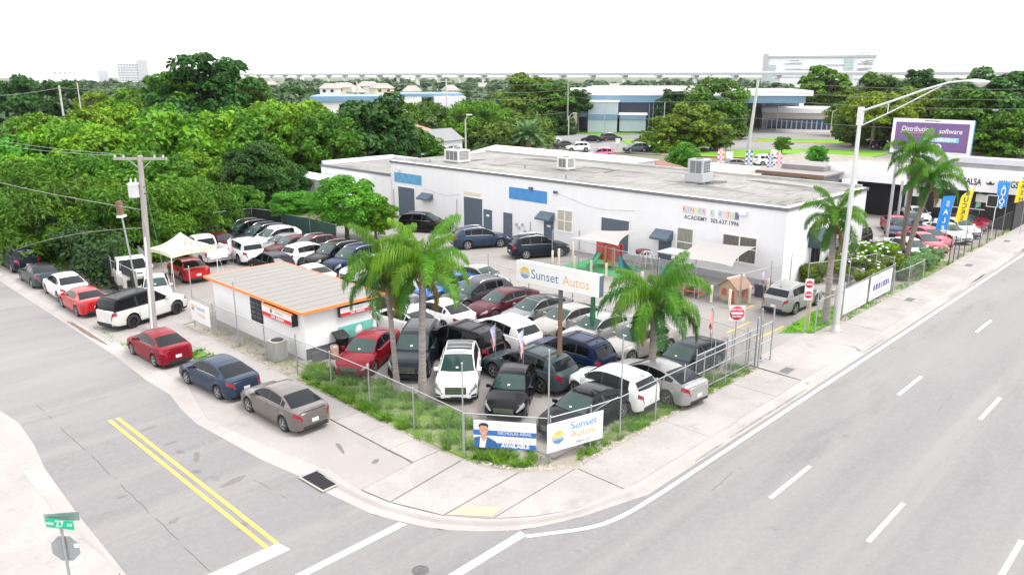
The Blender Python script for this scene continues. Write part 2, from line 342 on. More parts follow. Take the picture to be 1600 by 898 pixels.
# side street gutter: wide, flush with the apron
gi = [(12.47, 22.6), (12.15, 24.7), (12.0, 27.1), (11.85, 29.3), (12.0, 31), (12.35, 33.1), (12.3, 35.6), (12.5, 40), (12.5, 75), (12.5, 110)]
go = [(13.4, 22.3), (12.95, 24.3), (12.62, 26.6), (12.33, 29.3), (12.66, 31), (13.21, 33.1), (13.2, 35.6), (13.2, 42), (13.15, 75), (13.15, 110)]
sweep('side_gutter', gi, go, [(0, -.098), (.5, -.105), (1, -.008)], M_conc)
li = [(6.08, 21), (6.2, 25.7), (6.4, 29.6), (6.7, 32), (6.85, 34.6), (6.3, 40), (6.2, 110)]
lo = [(5.4, 21), (5.68, 25.7), (5.73, 29.6), (5.8, 32), (5.86, 34.6), (5.6, 40), (5.5, 110)]
sweep('near_gutter', lo, li, [(0, -.008), (.5, -.104), (1, -.098)], M_conc)

# sidewalk slabs along the avenue, each its own piece
sw = empty('sidewalk'); sw['kind'] = 'structure'; slab_mats = []
slab_i = 0
def slab(poly, z1=0, m=M_slab):
    global slab_i
    cx = sum(p[0] for p in poly) / len(poly); cy = sum(p[1] for p in poly) / len(poly)
    sh = [(cx + (x - cx) * (1 - .012 / max(.3, math.hypot(x - cx, y - cy))), cy + (y - cy) * (1 - .012 / max(.3, math.hypot(x - cx, y - cy)))) for x, y in poly]
    z = z1 + random.uniform(-.004, .004)
    MB().prism(sh, z - .10, z).build('slab', m, sw); slab_i += 1
for xa_, xb_ in ((19.6, 33.15), (39.5, 92)):
    x = xa_
    while x < xb_ - .1:
        x2 = min(xb_, x + random.choice((3.66, 5.5, 1.83)))
        slab([(x, 13.68), (x2, 13.68), (x2, 15.8), (x, 15.8)]); x = x2
slab([(15.82, 20.36), (17.05, 20.38), (16.98, 21.8), (15.8, 21.8)])
y = 21.8
while y < 42:
    xr = 17.0 if y > 26 else 17.02; slab([(15.78, y), (xr, y), (xr, y + 1.8), (15.78, y + 1.8)]); y += 1.8
slab([(13.36, 20.08), (15.82, 20.33), (17.06, 20.36), (17.18, 19.25), (13.55, 18.78)])
slab([(13.57, 18.72), (17.18, 19.18), (17.34, 18.25), (17.95, 17.12), (14.24, 16.92)])
slab([(14.26, 16.87), (17.97, 17.06), (18.7, 16.3), (19.55, 15.86), (15.2, 15.66)])
slab([(15.24, 15.62), (19.57, 15.82), (19.57, 13.7), (17.4, 14.12), (16.25, 14.78)])
sheet('ramp_mark', [(14.32, 16.85), (15.0, 16.86), (15.95, 15.86), (15.25, 15.72)], .012, M_yelpad)

# paint on the roads
mk = empty('road_markings'); mk['kind'] = 'structure'
def stripe(x0, x1, y0, y1, m=M_white, z=-.094, name='stripe'):
    MB().add([(x0, y0, z), (x1, y0, z), (x1, y1, z), (x0, y1, z)], [(0, 1, 2, 3)]).build(name, m, mk)
def stripe_poly(P, m=M_white, z=-.094, name='stripe'):
    a = sum(P[i][0] * P[(i + 1) % len(P)][1] - P[(i + 1) % len(P)][0] * P[i][1] for i in range(len(P)))
    if a < 0: P = P[::-1]
    MB().add([(*p, z) for p in P], [tuple(range(len(P)))]).build(name, m, mk)
for k in range(-2, 32): stripe(22.65 + 12.1 * k, 25.7 + 12.1 * k, 9.92, 10.06, name='lane_dash')
for k in range(-2, 32): stripe(22.35 + 12.1 * k, 25.4 + 12.1 * k, 6.62, 6.76, name='lane_dash')
for k in range(-1, 32): stripe(22.6 + 12.1 * k, 25.65 + 12.1 * k, 3.3, 3.44, name='lane_dash')
e = [(15.37, 14.37), (16.05, 13.92), (16.79, 13.45), (17.65, 13.08), (18.95, 12.9), (20.6, 12.86), (140, 12.86)]
e2 = [(15.3, 14.24), (15.98, 13.80), (16.72, 13.32), (17.6, 12.93), (18.9, 12.75), (20.6, 12.71), (140, 12.71)]
def smooth(P, n=8):
    Q = [P[0]] + P + [P[-1]]; o = []
    for i in range(1, len(Q) - 2):
        for k in range(n if i < len(Q) - 3 else 1):
            t = k / n; o.append(tuple(.5 * (2 * Q[i][j] + (Q[i + 1][j] - Q[i - 1][j]) * t + (2 * Q[i - 1][j] - 5 * Q[i][j] + 4 * Q[i + 1][j] - Q[i + 2][j]) * t * t + (3 * Q[i][j] - Q[i - 1][j] - 3 * Q[i + 1][j] + Q[i + 2][j]) * t ** 3) for j in (0, 1)))
    return o + [P[-1]]
e, e2 = smooth(e[:6]) + [(24, 12.86), e[6]], smooth(e2[:6]) + [(24, 12.71), e2[6]]
mb = MB(); mb.add([(*p, -.094) for p in e] + [(*p, -.094) for p in e2], [(i, len(e) + i, len(e) + i + 1, i + 1) for i in range(len(e) - 1)]); mb.build('edge_line', M_white, mk)
for x in (9.44, 9.76): stripe(x, x + .14, 19.45, 32.2, M_yellow, name='centre_line')
stripe_poly([(9.85, 19.42), (9.95, 18.88), (6.4, 18.9), (6.4, 19.45)], name='stop_bar')
stripe_poly([(13.1, 17.7), (13.2, 17.45), (6.2, 17.4), (6.2, 17.65)], name='crosswalk_line')
stripe_poly([(15.42, 14.62), (15.35, 14.34), (6.2, 14.2), (6.2, 14.48)], name='crosswalk_line')
for a in ((36.9, 17.9, 40.3, 18.02),): stripe(a[0], a[2], a[1], a[3], M_yellow, -.012, 'bay_line')
stripe(41.2, 42.9, 21.05, 21.17, M_yellow, -.012, 'bay_line'); stripe(37.0, 39.6, 19.6, 19.72, M_yellow, -.012, 'bay_line')
def blob(name, cx, cy, rx, ry, rot, m, z, n=22, rough=.35, parent=None, stretch=1):
    pts = []; ph = [random.uniform(0, 6.28) for _ in range(5)]
    for k in range(n):
        a = 2 * PI * k / n; r = 1 + rough * sum(math.sin(a * (j + 2) + ph[j]) / (j + 1.6) for j in range(5)) * .6 + random.uniform(-.06, .06)
        x = rx * r * math.cos(a); y = ry * r * math.sin(a); pts.append((cx + x * math.cos(rot) - y * math.sin(rot), cy + x * math.sin(rot) + y * math.cos(rot)))
    MB().add([(*p, z) for p in pts], [tuple(range(n))]).build(name, m, parent)
for (x, y, rx, ry, r) in ((10.6, 26.6, .45, .1, 1.2), (10.7, 23.9, .5, .16, .1), (10.35, 24.6, .12, .25, .3), (9.6, 21.1, .28, .16, .4), (8.2, 22.9, .18, .1, .5), (10.4, 28.4, .22, .1, 0), (10.35, 27.4, .12, .2, .2), (7.6, 25.6, .15, .1, 0), (10.1, 25.5, .1, .2, .4), (10.3, 30.3, .3, .12, 0)):
    blob('oil_stain', x, y, rx, ry, r, M_stain, -.096, parent=mk)
M_grime = mat('gutter grime', (.20, .188, .175), .6, var=.3, vscale=2)
for i in range(16):
    gx = random.uniform(23.5, 80); 
    if not 32 < gx < 40: blob('gutter_stain', gx, 13.18 + random.uniform(-.03, .03), random.uniform(.6, 2.4), random.uniform(.03, .07), 0, M_grime, -.086, parent=mk, rough=.2)
blob('gutter_stain', 12.78, 45.2, .10, 3.0, 0, mat('wet brown silt', (.13, .085, .06), .5, var=.3), -.088, parent=mk, n=40, rough=.5); blob('gutter_stain', 13.6, 36.6, .3, .6, 0, M_stain, -.006, parent=mk)
def crack(P, wd, z=-.095, m=M_crack):
    for (a, b) in zip(P[:-1], P[1:]):
        n = max(2, int(math.dist(a, b) / .5)); L = []
        for i in range(n + 1): t = i / n; L.append((a[0] + (b[0] - a[0]) * t + random.uniform(-.03, .03), a[1] + (b[1] - a[1]) * t + random.uniform(-.03, .03)))
        mb = MB()
        for p, q in zip(L[:-1], L[1:]):
            if random.random() < .28 and z < -.05: continue
            d = Vector((q[0] - p[0], q[1] - p[1])).normalized(); nx, ny = -d.y * wd / 2, d.x * wd / 2
            mb.add([(p[0] + nx, p[1] + ny, z), (p[0] - nx, p[1] - ny, z), (q[0] - nx, q[1] - ny, z), (q[0] + nx, q[1] + ny, z)], [(0, 1, 2, 3)])
        mb.build('crack', m, mk)
crack([(7.9, 36), (7.9, 29), (7.85, 24), (7.8, 19.6)], .022)
crack([(20.6, 11.6), (22.2, 11.65), (23.4, 11.75)], .02)
crack([(11.2, 24), (11.4, 21.5)], .014); crack([(34, 8.2), (36.5, 8.3)], .02)
crack([(15.76, 25.2), (15.76, 20.3)], .03, .007)
M_patch = ground_mat('darker patch', (.13, .12, .118), [((.17, .16, .155), 2, .4, .6, .8, None)], bump=.2)
blob('oil_stain', 14.6, 23.2, .5, .08, 1.3, M_stain, -.006, parent=mk); blob('oil_stain', 14.9, 21.4, .2, .1, .4, M_stain, -.006, parent=mk)
for x, y in ((21, 24), (23.6, 21.5), (34, 23), (35.8, 30), (36.5, 38), (39, 45), (37.5, 26.5), (20.6, 27), (36, 19.2)):
    blob('oil_stain', x, y, random.uniform(.2, .6), random.uniform(.15, .3), random.uniform(0, 3), M_stain, -.016, parent=mk)

# storm drain grates: frame and bars
def grate(loc, rz, w, h, label):
    t = empty('storm_drain', loc, rz, label, 'drain')
    M_pit = M_void
    MB().bx(-w / 2, w / 2, -h / 2, h / 2, -.02, 0).build('pit', M_pit, t)
    f = MB(); e = .07
    for a in ((-w / 2 - e, w / 2 + e, -h / 2 - e, -h / 2), (-w / 2 - e, w / 2 + e, h / 2, h / 2 + e), (-w / 2 - e, -w / 2, -h / 2, h / 2), (w / 2, w / 2 + e, -h / 2, h / 2)): f.bx(*a, -.02, .016)
    f.build('frame', M_conc, t)
    me = MB().bx(-.012, .012, -h / 2, h / 2, .002, .02).mesh('bar', M_iron); n = int(w / .075)
    for i in range(n): link('bar', me, t, (-w / 2 + (i + .5) * w / n, 0, 0))
    me = MB().bx(-w / 2, w / 2, -.012, .012, .004, .016).mesh('cross_bar', M_iron)
    for i in range(8): link('cross_bar', me, t, (0, -h / 2 + (i + .5) * h / 8, 0))
    return t
g1 = grate((12.93, 21.72, -.055), R(2), .95, 1.3, 'black square storm drain grate at the kerb corner of the side street')
g1['group'] = 'storm drains'
g2 = grate((5.62, 21.35, -.05), R(0), .62, .9, 'black storm drain grate at the bottom left near the street name sign'); g2['group'] = 'storm drains'
t = empty('manhole_cover', (12.0, 15.3, -.094), 0, 'round iron manhole cover in the road near the crosswalk', 'manhole cover')
MB().lathe([(0, .004), (.15, .004), (.155, .007), (.19, .007), (.195, .003), (.24, .003), (.245, 0)], 28).build('lid', mat('worn iron', (.11, .105, .11), .5, metal=.4, var=.3, vscale=8), t)
for i, (x, y) in enumerate(((33.9, 14.75), (50.8, 14.7), (63.5, 14.7), (75.3, 14.9))):
    t = empty('utility_cover', (x, y, .006), 0, ('grey utility cover in the sidewalk beside the lot gate', 'grey utility cover in the sidewalk below the white banner fence', 'grey utility cover in the sidewalk past the clipped hedge', 'farthest grey utility cover in the sidewalk by the used car lot')[i], 'utility cover', 'utility covers in the sidewalk')
    MB().bx(-.42, .42, -.22, .22, 0, .008).build('lid', mat('cover grey', (.10, .10, .105), .7), t)
    MB().bx(-.46, .46, -.26, .26, -.002, .004).build('frame', M_conc, t)
# far roads, car park and lawns beyond the roofs
sheet('back_street', [(96, 150), (96, 128), (112, 100), (125, 66), (136, 46), (150, 26), (420, 24), (420, 50), (230, 60), (205, 84), (196, 110), (160, 150), (120, 175)], -.2, M_asph)
sheet('school_forecourt', [(173, 108), (185, 95), (198, 78), (236, 66), (250, 90), (215, 112)], -.185, M_conc)
def lawn(P, z=-.14): return sheet('lawn', P, z, M_lawn)
lawn([(119, 78), (127, 60), (136, 50), (154, 50), (150, 64), (136, 74)])
lawn([(158, 81), (166, 62), (176, 59), (176, 68), (166, 84)])
lawn([(132, 95), (139, 82), (148, 84), (141, 104)]); lawn([(150, 130), (148, 116), (166, 106), (176, 112), (170, 128)])
lawn([(158, 45), (172, 27), (230, 27), (230, 45), (190, 50)]); lawn([(96, 122), (110, 108), (122, 116), (104, 134)])
for P in ([(176, 59), (236, 56)], [(119, 78.5), (127, 60.5), (136, 50.5)], [(158, 81.5), (166, 61.5), (176, 58.5)], [(158, 45), (172, 27), (230, 26.6)]):
    for a, b in zip(P[:-1], P[1:]):
        d = Vector((b[0] - a[0], b[1] - a[1])).normalized(); n_ = (-d.y * .15, d.x * .15)
        MB().prism([(a[0] + n_[0], a[1] + n_[1]), (a[0] - n_[0], a[1] - n_[1]), (b[0] - n_[0], b[1] - n_[1]), (b[0] + n_[0], b[1] + n_[1])], -.2, -.05).build('kerb', M_yellow if b[0] < 180 else M_conc, mk)
# ================================================================ CARS
PAINT = {}
def paint(key):
    tab = {'white': (.70, .70, .70), 'pearl': (.62, .61, .58), 'silver': (.27, .27, .268), 'champagne': (.27, .255, .235), 'grey': (.05, .052, .055), 'steel': (.045, .065, .075),
           'taupe': (.125, .11, .105), 'slate': (.025, .042, .075), 'black': (.006, .006, .008), 'ink': (.010, .014, .024), 'navy': (.004, .014, .055), 'blue': (.01, .05, .15), 'sky': (.01, .12, .38),
           'red': (.30, .008, .014), 'crimson': (.20, .004, .014), 'bright': (.40, .006, .008), 'maroon': (.075, .012, .02), 'wine': (.07, .008, .010), 'pink': (.52, .10, .20), 'rose': (.36, .03, .07), 'ash': (.14, .145, .155)}
    if key not in PAINT:
        met = key not in ('white', 'bright')
        PAINT[key] = mat('car paint ' + key, tab[key], .32 if met else .28, metal=.25 if met else 0, coat=.5 if sum(tab[key]) > .3 else .10, spec=.4 if sum(tab[key]) > .3 else .2, var=.03, vscale=2)
    return PAINT[key]
M_trim = mat('black trim', (.018, .018, .019), .5)
M_chrome = mat('bright trim', (.62, .62, .64), .18, metal=.9)
M_rim = mat('alloy rim', (.45, .46, .47), .3, metal=.8)
M_rimb = mat('black rim', (.02, .02, .022), .35, metal=.4)
M_lampR = mat('red lamp lens', (.26, .006, .02), .15, coat=.3)
M_lampW = mat('clear lamp lens', (.22, .23, .24), .12, metal=.3, coat=.5)
M_plate = mat('number plate', (.62, .62, .60), .4)
M_wind = mat('windscreen glass', (.018, .042, .038), .08, spec=.4)
M_tint = mat('tinted side glass', (.004, .005, .006), .10, spec=.2)
M_back = mat('rear glass', (.010, .013, .016), .10, spec=.22)

def interp(P, x):
    if x <= P[0][0]: return P[0][1]
    for (a, b), (c, d) in zip(P[:-1], P[1:]):
        if x <= c: return b + (d - b) * (x - a) / (c - a) if c > a else d
    return P[-1][1]
TYPES = {
 # deck: nose to tail height profile (x measured forward from the middle), A..D = glasshouse profile
 'sedan': dict(L=4.65, W=.905, bot=.20, fa=1.40, ra=-1.30, wr=.325, deck=[(-2.33, .62), (-2.30, .93), (-2.12, 1.03), (-1.60, 1.07), (-1.0, 1.0), (.9, .96), (1.35, .93), (1.95, .83), (2.2, .72), (2.31, .58), (2.33, .5)],
    roof=[(-1.88, 1.05), (-1.45, 1.21), (-1.02, 1.36), (-.6, 1.43), (-.1, 1.46), (.25, 1.43), (.5, 1.36), (.85, 1.18), (1.22, .95)], rw=.575, A=1.22, B=.42, C=-1.0, D=-1.88, wins=[(.80, -.10), (-.18, -1.02)], q=(-1.08, -1.32), cc='chrome'),
 'fast': dict(L=4.78, W=.92, bot=.20, fa=1.44, ra=-1.36, wr=.33, deck=[(-2.39, .62), (-2.37, .98), (-2.2, 1.10), (-1.75, 1.10), (-1.0, 1.03), (.9, .97), (1.4, .93), (2.0, .82), (2.26, .70), (2.37, .56), (2.39, .48)],
    roof=[(-2.08, 1.09), (-1.6, 1.22), (-1.15, 1.34), (-.7, 1.42), (-.2, 1.45), (.15, 1.43), (.42, 1.36), (.85, 1.15), (1.3, .95)], rw=.56, A=1.30, B=.34, C=-1.02, D=-2.08, wins=[(.78, -.12), (-.20, -1.06)], q=(-1.12, -1.55), cc='chrome'),
 'round': dict(L=4.70, W=.94, bot=.24, fa=1.42, ra=-1.30, wr=.365, deck=[(-2.35, .60), (-2.33, 1.0), (-2.15, 1.14), (-1.5, 1.12), (.9, 1.05), (1.4, 1.01), (1.95, .92), (2.2, .82), (2.32, .66), (2.35, .5)],
    roof=[(-2.2, 1.12), (-1.98, 1.33), (-1.72, 1.53), (-1.45, 1.60), (-.9, 1.66), (-.3, 1.68), (.1, 1.65), (.38, 1.57), (.8, 1.34), (1.28, 1.04)], rw=.63, A=1.28, B=.32, C=-1.68, D=-2.2, wins=[(.80, .0), (-.08, -.92), (-1.0, -1.42)], q=None, clad=True, rails=True),
 'suv': dict(L=4.72, W=.945, bot=.24, fa=1.42, ra=-1.33, wr=.365, deck=[(-2.36, .60), (-2.33, 1.02), (-2.2, 1.10), (-1.6, 1.10), (.9, 1.06), (1.4, 1.03), (1.95, .95), (2.2, .85), (2.33, .68), (2.36, .5)],
    roof=[(-2.24, 1.08), (-2.1, 1.30), (-1.93, 1.56), (-1.72, 1.63), (-1.0, 1.69), (-.3, 1.71), (.1, 1.68), (.35, 1.61), (.75, 1.38), (1.25, 1.06)], rw=.66, A=1.25, B=.34, C=-1.90, D=-2.26, wins=[(.80, .0), (-.08, -.92), (-1.0, -1.66)], q=None, clad=True, rails=True),
 'cross': dict(L=4.2, W=.90, bot=.22, fa=1.27, ra=-1.28, wr=.335, deck=[(-2.10, .55), (-2.07, .95), (-1.95, 1.04), (-1.4, 1.03), (.8, .98), (1.3, .95), (1.8, .85), (2.0, .74), (2.08, .6), (2.10, .5)],
    roof=[(-2.0, 1.02), (-1.85, 1.18), (-1.62, 1.40), (-1.35, 1.48), (-.8, 1.53), (-.2, 1.54), (.15, 1.50), (.4, 1.43), (.75, 1.24), (1.15, .98)], rw=.60, A=1.15, B=.34, C=-1.55, D=-2.0, wins=[(.74, -.02), (-.10, -.90), (-.98, -1.40)], q=None, cc='none'),
 'big': dict(L=5.0, W=.985, bot=.26, fa=1.52, ra=-1.42, wr=.39, deck=[(-2.50, .62), (-2.47, 1.08), (-2.38, 1.14), (-1.6, 1.14), (.95, 1.11), (1.5, 1.09), (2.1, 1.03), (2.36, .93), (2.48, .72), (2.50, .5)],
    roof=[(-2.42, 1.13), (-2.36, 1.35), (-2.22, 1.66), (-2.0, 1.74), (-1.0, 1.79), (-.2, 1.80), (.15, 1.77), (.4, 1.69), (.8, 1.42), (1.22, 1.11)], rw=.70, A=1.22, B=.38, C=-2.18, D=-2.42, wins=[(.80, .02), (-.06, -.95), (-1.03, -1.95)], q=None, rails=True, clad=True),
 'coupe': dict(L=4.4, W=.90, bot=.19, fa=1.33, ra=-1.25, wr=.325, deck=[(-2.20, .6), (-2.17, .88), (-2.0, .99), (-1.5, 1.02), (-.9, .98), (.7, .92), (1.2, .88), (1.8, .79), (2.08, .68), (2.18, .56), (2.20, .48)],
    roof=[(-1.72, 1.0), (-1.25, 1.17), (-.85, 1.30), (-.45, 1.36), (-.05, 1.37), (.25, 1.34), (.6, 1.16), (.98, .91)], rw=.555, A=.98, B=.22, C=-.92, D=-1.72, wins=[(.58, -.50), (-.56, -1.0)], q=None, cc='none'),
}
VR = [0, .8, 2, 3, 4, 5, 6, 7]
def body_pt(T, x, v, s):
    """surface of the lower body: v 0 (sill) .. 7 (centre line of bonnet or boot), s = side"""
    H = T['L'] / 2; t = min(1, abs(x) / H); W = T['W'] * (1 - .10 * t ** 5) * (1 - .30 * max(0, (t - .86) / .14) ** 2.2)
    h = interp(T['deck'], x); z0 = T['bot'] + .04 * t ** 4 + (.05 * max(0, (t - .9) / .1))
    for xa in (T['fa'], T['ra']):
        ra = T['wr'] + .065; dx = abs(x - xa)
        if dx < ra: z0 = max(z0, T['wr'] + math.sqrt(ra * ra - dx * dx))
    top = h - .05
    rows = [(z0, .965), (z0 + .055, .99), (max(z0 + .07, .48), 1.0), (max(z0 + .09, .48 + (top - .48) * .6), .985), (max(top, z0 + .11), .925), (max(h, z0 + .12), .80), (max(h, z0 + .12) + .018, .42), (max(h, z0 + .12) + .026, 0)]
    i = min(6, int(v)); f = v - i; (za, ya), (zb, yb) = rows[i], rows[i + 1]
    f2 = f
    return Vector((x, s * W * (ya + (yb - ya) * f2), za + (zb - za) * f2))
def house_pt(T, x, v, s):
    """glasshouse surface: v 0 belt, 1 window foot, 2 window head, 3 roof edge, 4, 5, 6 centre line"""
    h = interp(T['deck'], x) - .012; zr = interp(T['roof'], x); zm = max(z for _, z in T['roof']); H = T['L'] / 2
    t = min(1, abs(x) / H); bw = T['W'] * (1 - .10 * t ** 5) * .875
    fr = max(0, (zr - h) / (zm - h)); rwid = bw - (bw - T['rw']) * fr ** .8
    yt = lambda f: bw + (rwid - bw) * f
    dz = zr - h
    rows = [(h, bw), (h + dz * .10, yt(.08)), (h + dz * .84, yt(.86)), (h + dz * .955, rwid), (zr, rwid * .90), (zr + .018 * fr, rwid * .5), (zr + .024 * fr, 0)]
    i = min(5, int(v)); f = v - i; (za, ya), (zb, yb) = rows[i], rows[i + 1]; y = ya + (yb - ya) * f; z = za + (zb - za) * f
    k = (y / bw) ** 2; e = 1 - fr
    xs = x + (-.16 if x > 0 else .10) * k * (e if v > 3 or True else 0) * (1 if v >= 2.9 else max(0, (v - 2)))
    return Vector((xs if v > 2 else x, s * y, z))
def patch(T, fn, xs, vs, s, off, mb):
    G = []
    for x in xs:
        row = []
        for v in vs:
            p = fn(T, x, v, s); e = .01; px = fn(T, x + e, v, s) - p; pv = fn(T, x, min(v + .02, 6.99) if v < 6.9 else v - .02, s) - p
            if v >= 6.9: pv = -pv
            n = px.cross(pv) * s
            if n.length > 1e-9: n.normalize()
            if n.z < 0 and abs(n.z) > .5: n = -n
            if n.y * s < -.01: n = -n
            row.append(p + n * off)
        G.append(row)
    mb.grid(G, True, flip=(s > 0)); return mb
def lin(a, b, n): return [a + (b - a) * i / (n - 1) for i in range(n)]
def stations(T):
    H = T['L'] / 2; xs = set([round(v, 3) for v in lin(-H, H, 26)])
    for k in (.9, .94, .97, .985): xs |= {round(H * k, 3), round(-H * k, 3)}
    for xa in (T['fa'], T['ra']):
        ra = T['wr'] + .065
        for a in range(0, 181, 18): xs.add(round(xa + ra * math.cos(R(a)) * .9999, 3))
    for x, _ in T['deck']: xs.add(x)
    xs = sorted(xs); o = [xs[0]]
    for x in xs[1:]:
        if x - o[-1] > .012: o.append(x)
    return o
def wheel_mesh(r, wd):
    ty = MB().lathe([(r * .66, -wd / 2), (r * .93, -wd / 2), (r, -wd * .36), (r, wd * .36), (r * .93, wd / 2), (r * .66, wd / 2)], 20, axis='Y').mesh('tyre', M_rubber)
    return ty
def rim_mesh(r, wd, m, spokes=5):
    mb = MB(); mb.lathe([(0, .02), (r * .12, .025), (r * .13, -.005)], 10, axis='Y')
    mb.lathe([(r * .60, -.005), (r * .67, .012), (r * .69, .004), (r * .69, -.06)], 20, axis='Y')
    for k in range(spokes):
        a = 2 * PI * k / spokes
        for da in (-.16, .16):
            c, s_ = math.cos(a + da * .3), math.sin(a + da * .3); c2, s2 = math.cos(a + da), math.sin(a + da); t = r * .045
            p = (c * r * .1, s_ * r * .1); q = (c2 * r * .63, s2 * r * .63); nx, nz = -s2 * t, c2 * t
            mb.add([(p[0] + nx, .018, p[1] + nz), (p[0] - nx, .018, p[1] - nz), (q[0] - nx, .004, q[1] - nz), (q[0] + nx, .004, q[1] + nz)], [(0, 1, 2, 3)])
    return mb.mesh('rim', m)
def disc_mesh(r): return MB().lathe([(0, -.05), (r * .66, -.05)], 16, axis='Y').mesh('brake_disc', M_trim)

ARCH = {}; SK = {}
def make_car(kind, rimcol='alloy', floating=False, sunroof=False, far=False):
    key = (kind, rimcol, floating, sunroof, far)
    if key in ARCH: return ARCH[key]
    T = TYPES[kind]; H = T['L'] / 2; P = []   # P: list of (name, mesh, paintable, children)
    xs = stations(T); pm = paint('white')
    vrow = [0, 1, 2, 2.5, 3, 3.5, 4, 4.5, 5, 6, 7]
    mb = MB(); G = []
    for x in xs: G.append([body_pt(T, x, v, -1) for v in vrow] + [body_pt(T, x, v, 1) for v in vrow[-2::-1]])
    mb.grid(G, True)
    n = len(G[0]); base = 0
    mb.add(G[0], [tuple(range(n))]); mb.add(G[-1], [tuple(range(n - 1, -1, -1))])
    P.append(('body', mb.mesh('body', pm, 32), True, [])); mb = MB()
    # glasshouse shell: roof and pillars
    hx = sorted(set([round(v, 3) for v in lin(T['D'], T['A'], 24)] + [x for x, _ in T['roof']])); hr = [0, 1, 2, 3, 4, 5, 6]
    mb.grid([[house_pt(T, x, v, -1) for v in hr] + [house_pt(T, x, v, 1) for v in hr[-2::-1]] for x in hx], True)
    P.append(('roof', mb.mesh('roof', pm, 32), True, []))
    # bumpers and sill trim
    mb = MB()
    if T.get('clad'):
        for s in (-1, 1): patch(T, body_pt, xs[1:-1], [0, .5, 1], s, .012, mb)
    ub = MB().bx(-H * .93, H * .93, -T['W'] * .80, T['W'] * .80, .17, .58); 
    for v in ub.v: pass
    P.append(('underbody', ub.mesh('underbody', M_trim), False, []))
    if T.get('clad') and mb.v: P.append(('wheel_arch_trim', mb.mesh('wheel_arch_trim', M_trim), False, []))
    # glass
    g = MB(); xx = lin(T['B'] + .05, T['A'] - .06, 7); cols = [3.55, 4.1, 4.6, 5, 5.5, 6]
    G = [[house_pt(T, x, v, -1) + Vector((.004, 0, .008)) for v in cols] + [house_pt(T, x, v, 1) + Vector((.004, 0, .008)) for v in cols[-2::-1]] for x in xx]; g.grid(G, True)
    P.append(('windshield', g.mesh('windshield', M_wind), False, []))
    g = MB(); xx = lin(T['C'] - .02, T['D'] + .05, 7)[::-1]
    G = [[house_pt(T, x, v, -1) + Vector((-.005, 0, .007)) for v in cols] + [house_pt(T, x, v, 1) + Vector((-.005, 0, .007)) for v in cols[-2::-1]] for x in xx]; g.grid(G, True)
    P.append(('rear_window', g.mesh('rear_window', M_back), False, []))
    for s in (-1, 1):
        for (a, b) in T['wins']:
            g = MB(); patch(T, house_pt, lin(b, a, 6), [1, 1.5, 1.98], s, .006, g); P.append(('side_window', g.mesh('side_window', M_tint), False, []))
        a0 = T['wins'][0][0]; g = MB(); patch(T, house_pt, lin(a0 + .01, a0 + .16, 3), [1, 1.5, 1.95], s, .005, g); P.append(('quarter_window', g.mesh('quarter_window', M_tint), False, []))
        if T['q']:
            g = MB(); patch(T, house_pt, lin(T['q'][1], T['q'][0], 3), [1, 1.5, 1.9], s, .006, g); P.append(('quarter_window', g.mesh('quarter_window', M_tint), False, []))
        if not far:
            g = MB(); gp = MB()
            # pillars between the doors are gloss black, the belt has a bright strip
            ws = T['wins']
            for (a, b), (c, d) in zip(ws[:-1], ws[1:]):
                gp = MB(); patch(T, house_pt, lin(c, b, 2), [1, 1.5, 1.98], s, .005, gp); P.append(('door_pillar', gp.mesh('door_pillar', M_trim), False, []))
            patch(T, house_pt, lin(ws[-1][1] - .02, a0 + .14, 9), [.55, .9], s, .008, g)
            P.append(('belt_trim', g.mesh('belt_trim', M_chrome if T.get('cc') == 'chrome' or kind in ('suv', 'round') else M_trim), False, []))
            g = MB(); e = .008
            for xd in (a0 + .22, ws[0][1] - .04, ws[1][1] - .02 if kind != 'coupe' else ws[0][1] - .04):
                patch(T, body_pt, [xd - e, xd + e], lin(1.1, 4.6, 7), s, .004, g)
            patch(T, body_pt, lin(T['ra'] + T['wr'] + .1 if True else 0, a0 + .22, 8), [1.1, 1.16], s, .004, g)
            patch(T, body_pt, lin(T['A'] + .03, H * .93, 8), [4.86, 4.93], s, .004, g)
            P.append(('panel_gap', g.mesh('panel_gap', M_trim), False, []))
            for xh in (ws[0][1] + .10, ws[1][1] + .12):
                if kind == 'coupe' and xh < -.6: continue
                p = body_pt(T, xh, 3.55, s); P.append(('door_handle', MB().box(p + Vector((0, s * .014, 0)), (.17, .03, .03)).mesh('door_handle', pm), True, []))
        p = house_pt(T, a0 + .08, .6, s); q = MB().box(p + Vector((.02, s * .13, .04)), (.11, .19, .13), ry=0); q.box(p + Vector((.0, s * .03, 0)), (.05, .08, .03))
        P.append(('mirror', q.mesh('mirror', pm), True, []))
        # lamps
        g = MB(); patch(T, body_pt, lin(H * .84, H * .997, 7), lin(3.1, 4.35, 4), s, .010, g); P.append(('headlight', g.mesh('headlight', M_lampW), False, []))
        if not far:
            g = MB(); patch(T, body_pt, lin(H * .90, H * .985, 4), lin(1.3, 2.0, 3), s, .010, g); P.append(('fog_lamp', g.mesh('fog_lamp', M_trim), False, []))
        g = MB(); patch(T, body_pt, lin(-H * .997, -H * (.87 if kind in ('sedan', 'coupe', 'fast') else .91), 7), lin(3.2, 3.95, 4) if kind in ('sedan', 'coupe', 'fast') else lin(3.2, 4.0, 4), s, .010, g); P.append(('taillight', g.mesh('taillight', M_lampR), False, []))
        if T.get('rails'):
            rp = [house_pt(T, x, 3.6, s) + Vector((0, 0, .05 - .05 * (abs(2 * i / 8 - 1) ** 6))) for i, x in enumerate(lin(T['C'] + .12, T['B'] - .1, 9))]
            P.append(('roof_rail', MB().tube(rp, .022, 6).mesh('roof_rail', M_trim if kind == 'big' or floating else M_chrome), False, []))
    # ends
    wf = T['W'] * .60; hz = T['deck'][-1][1]
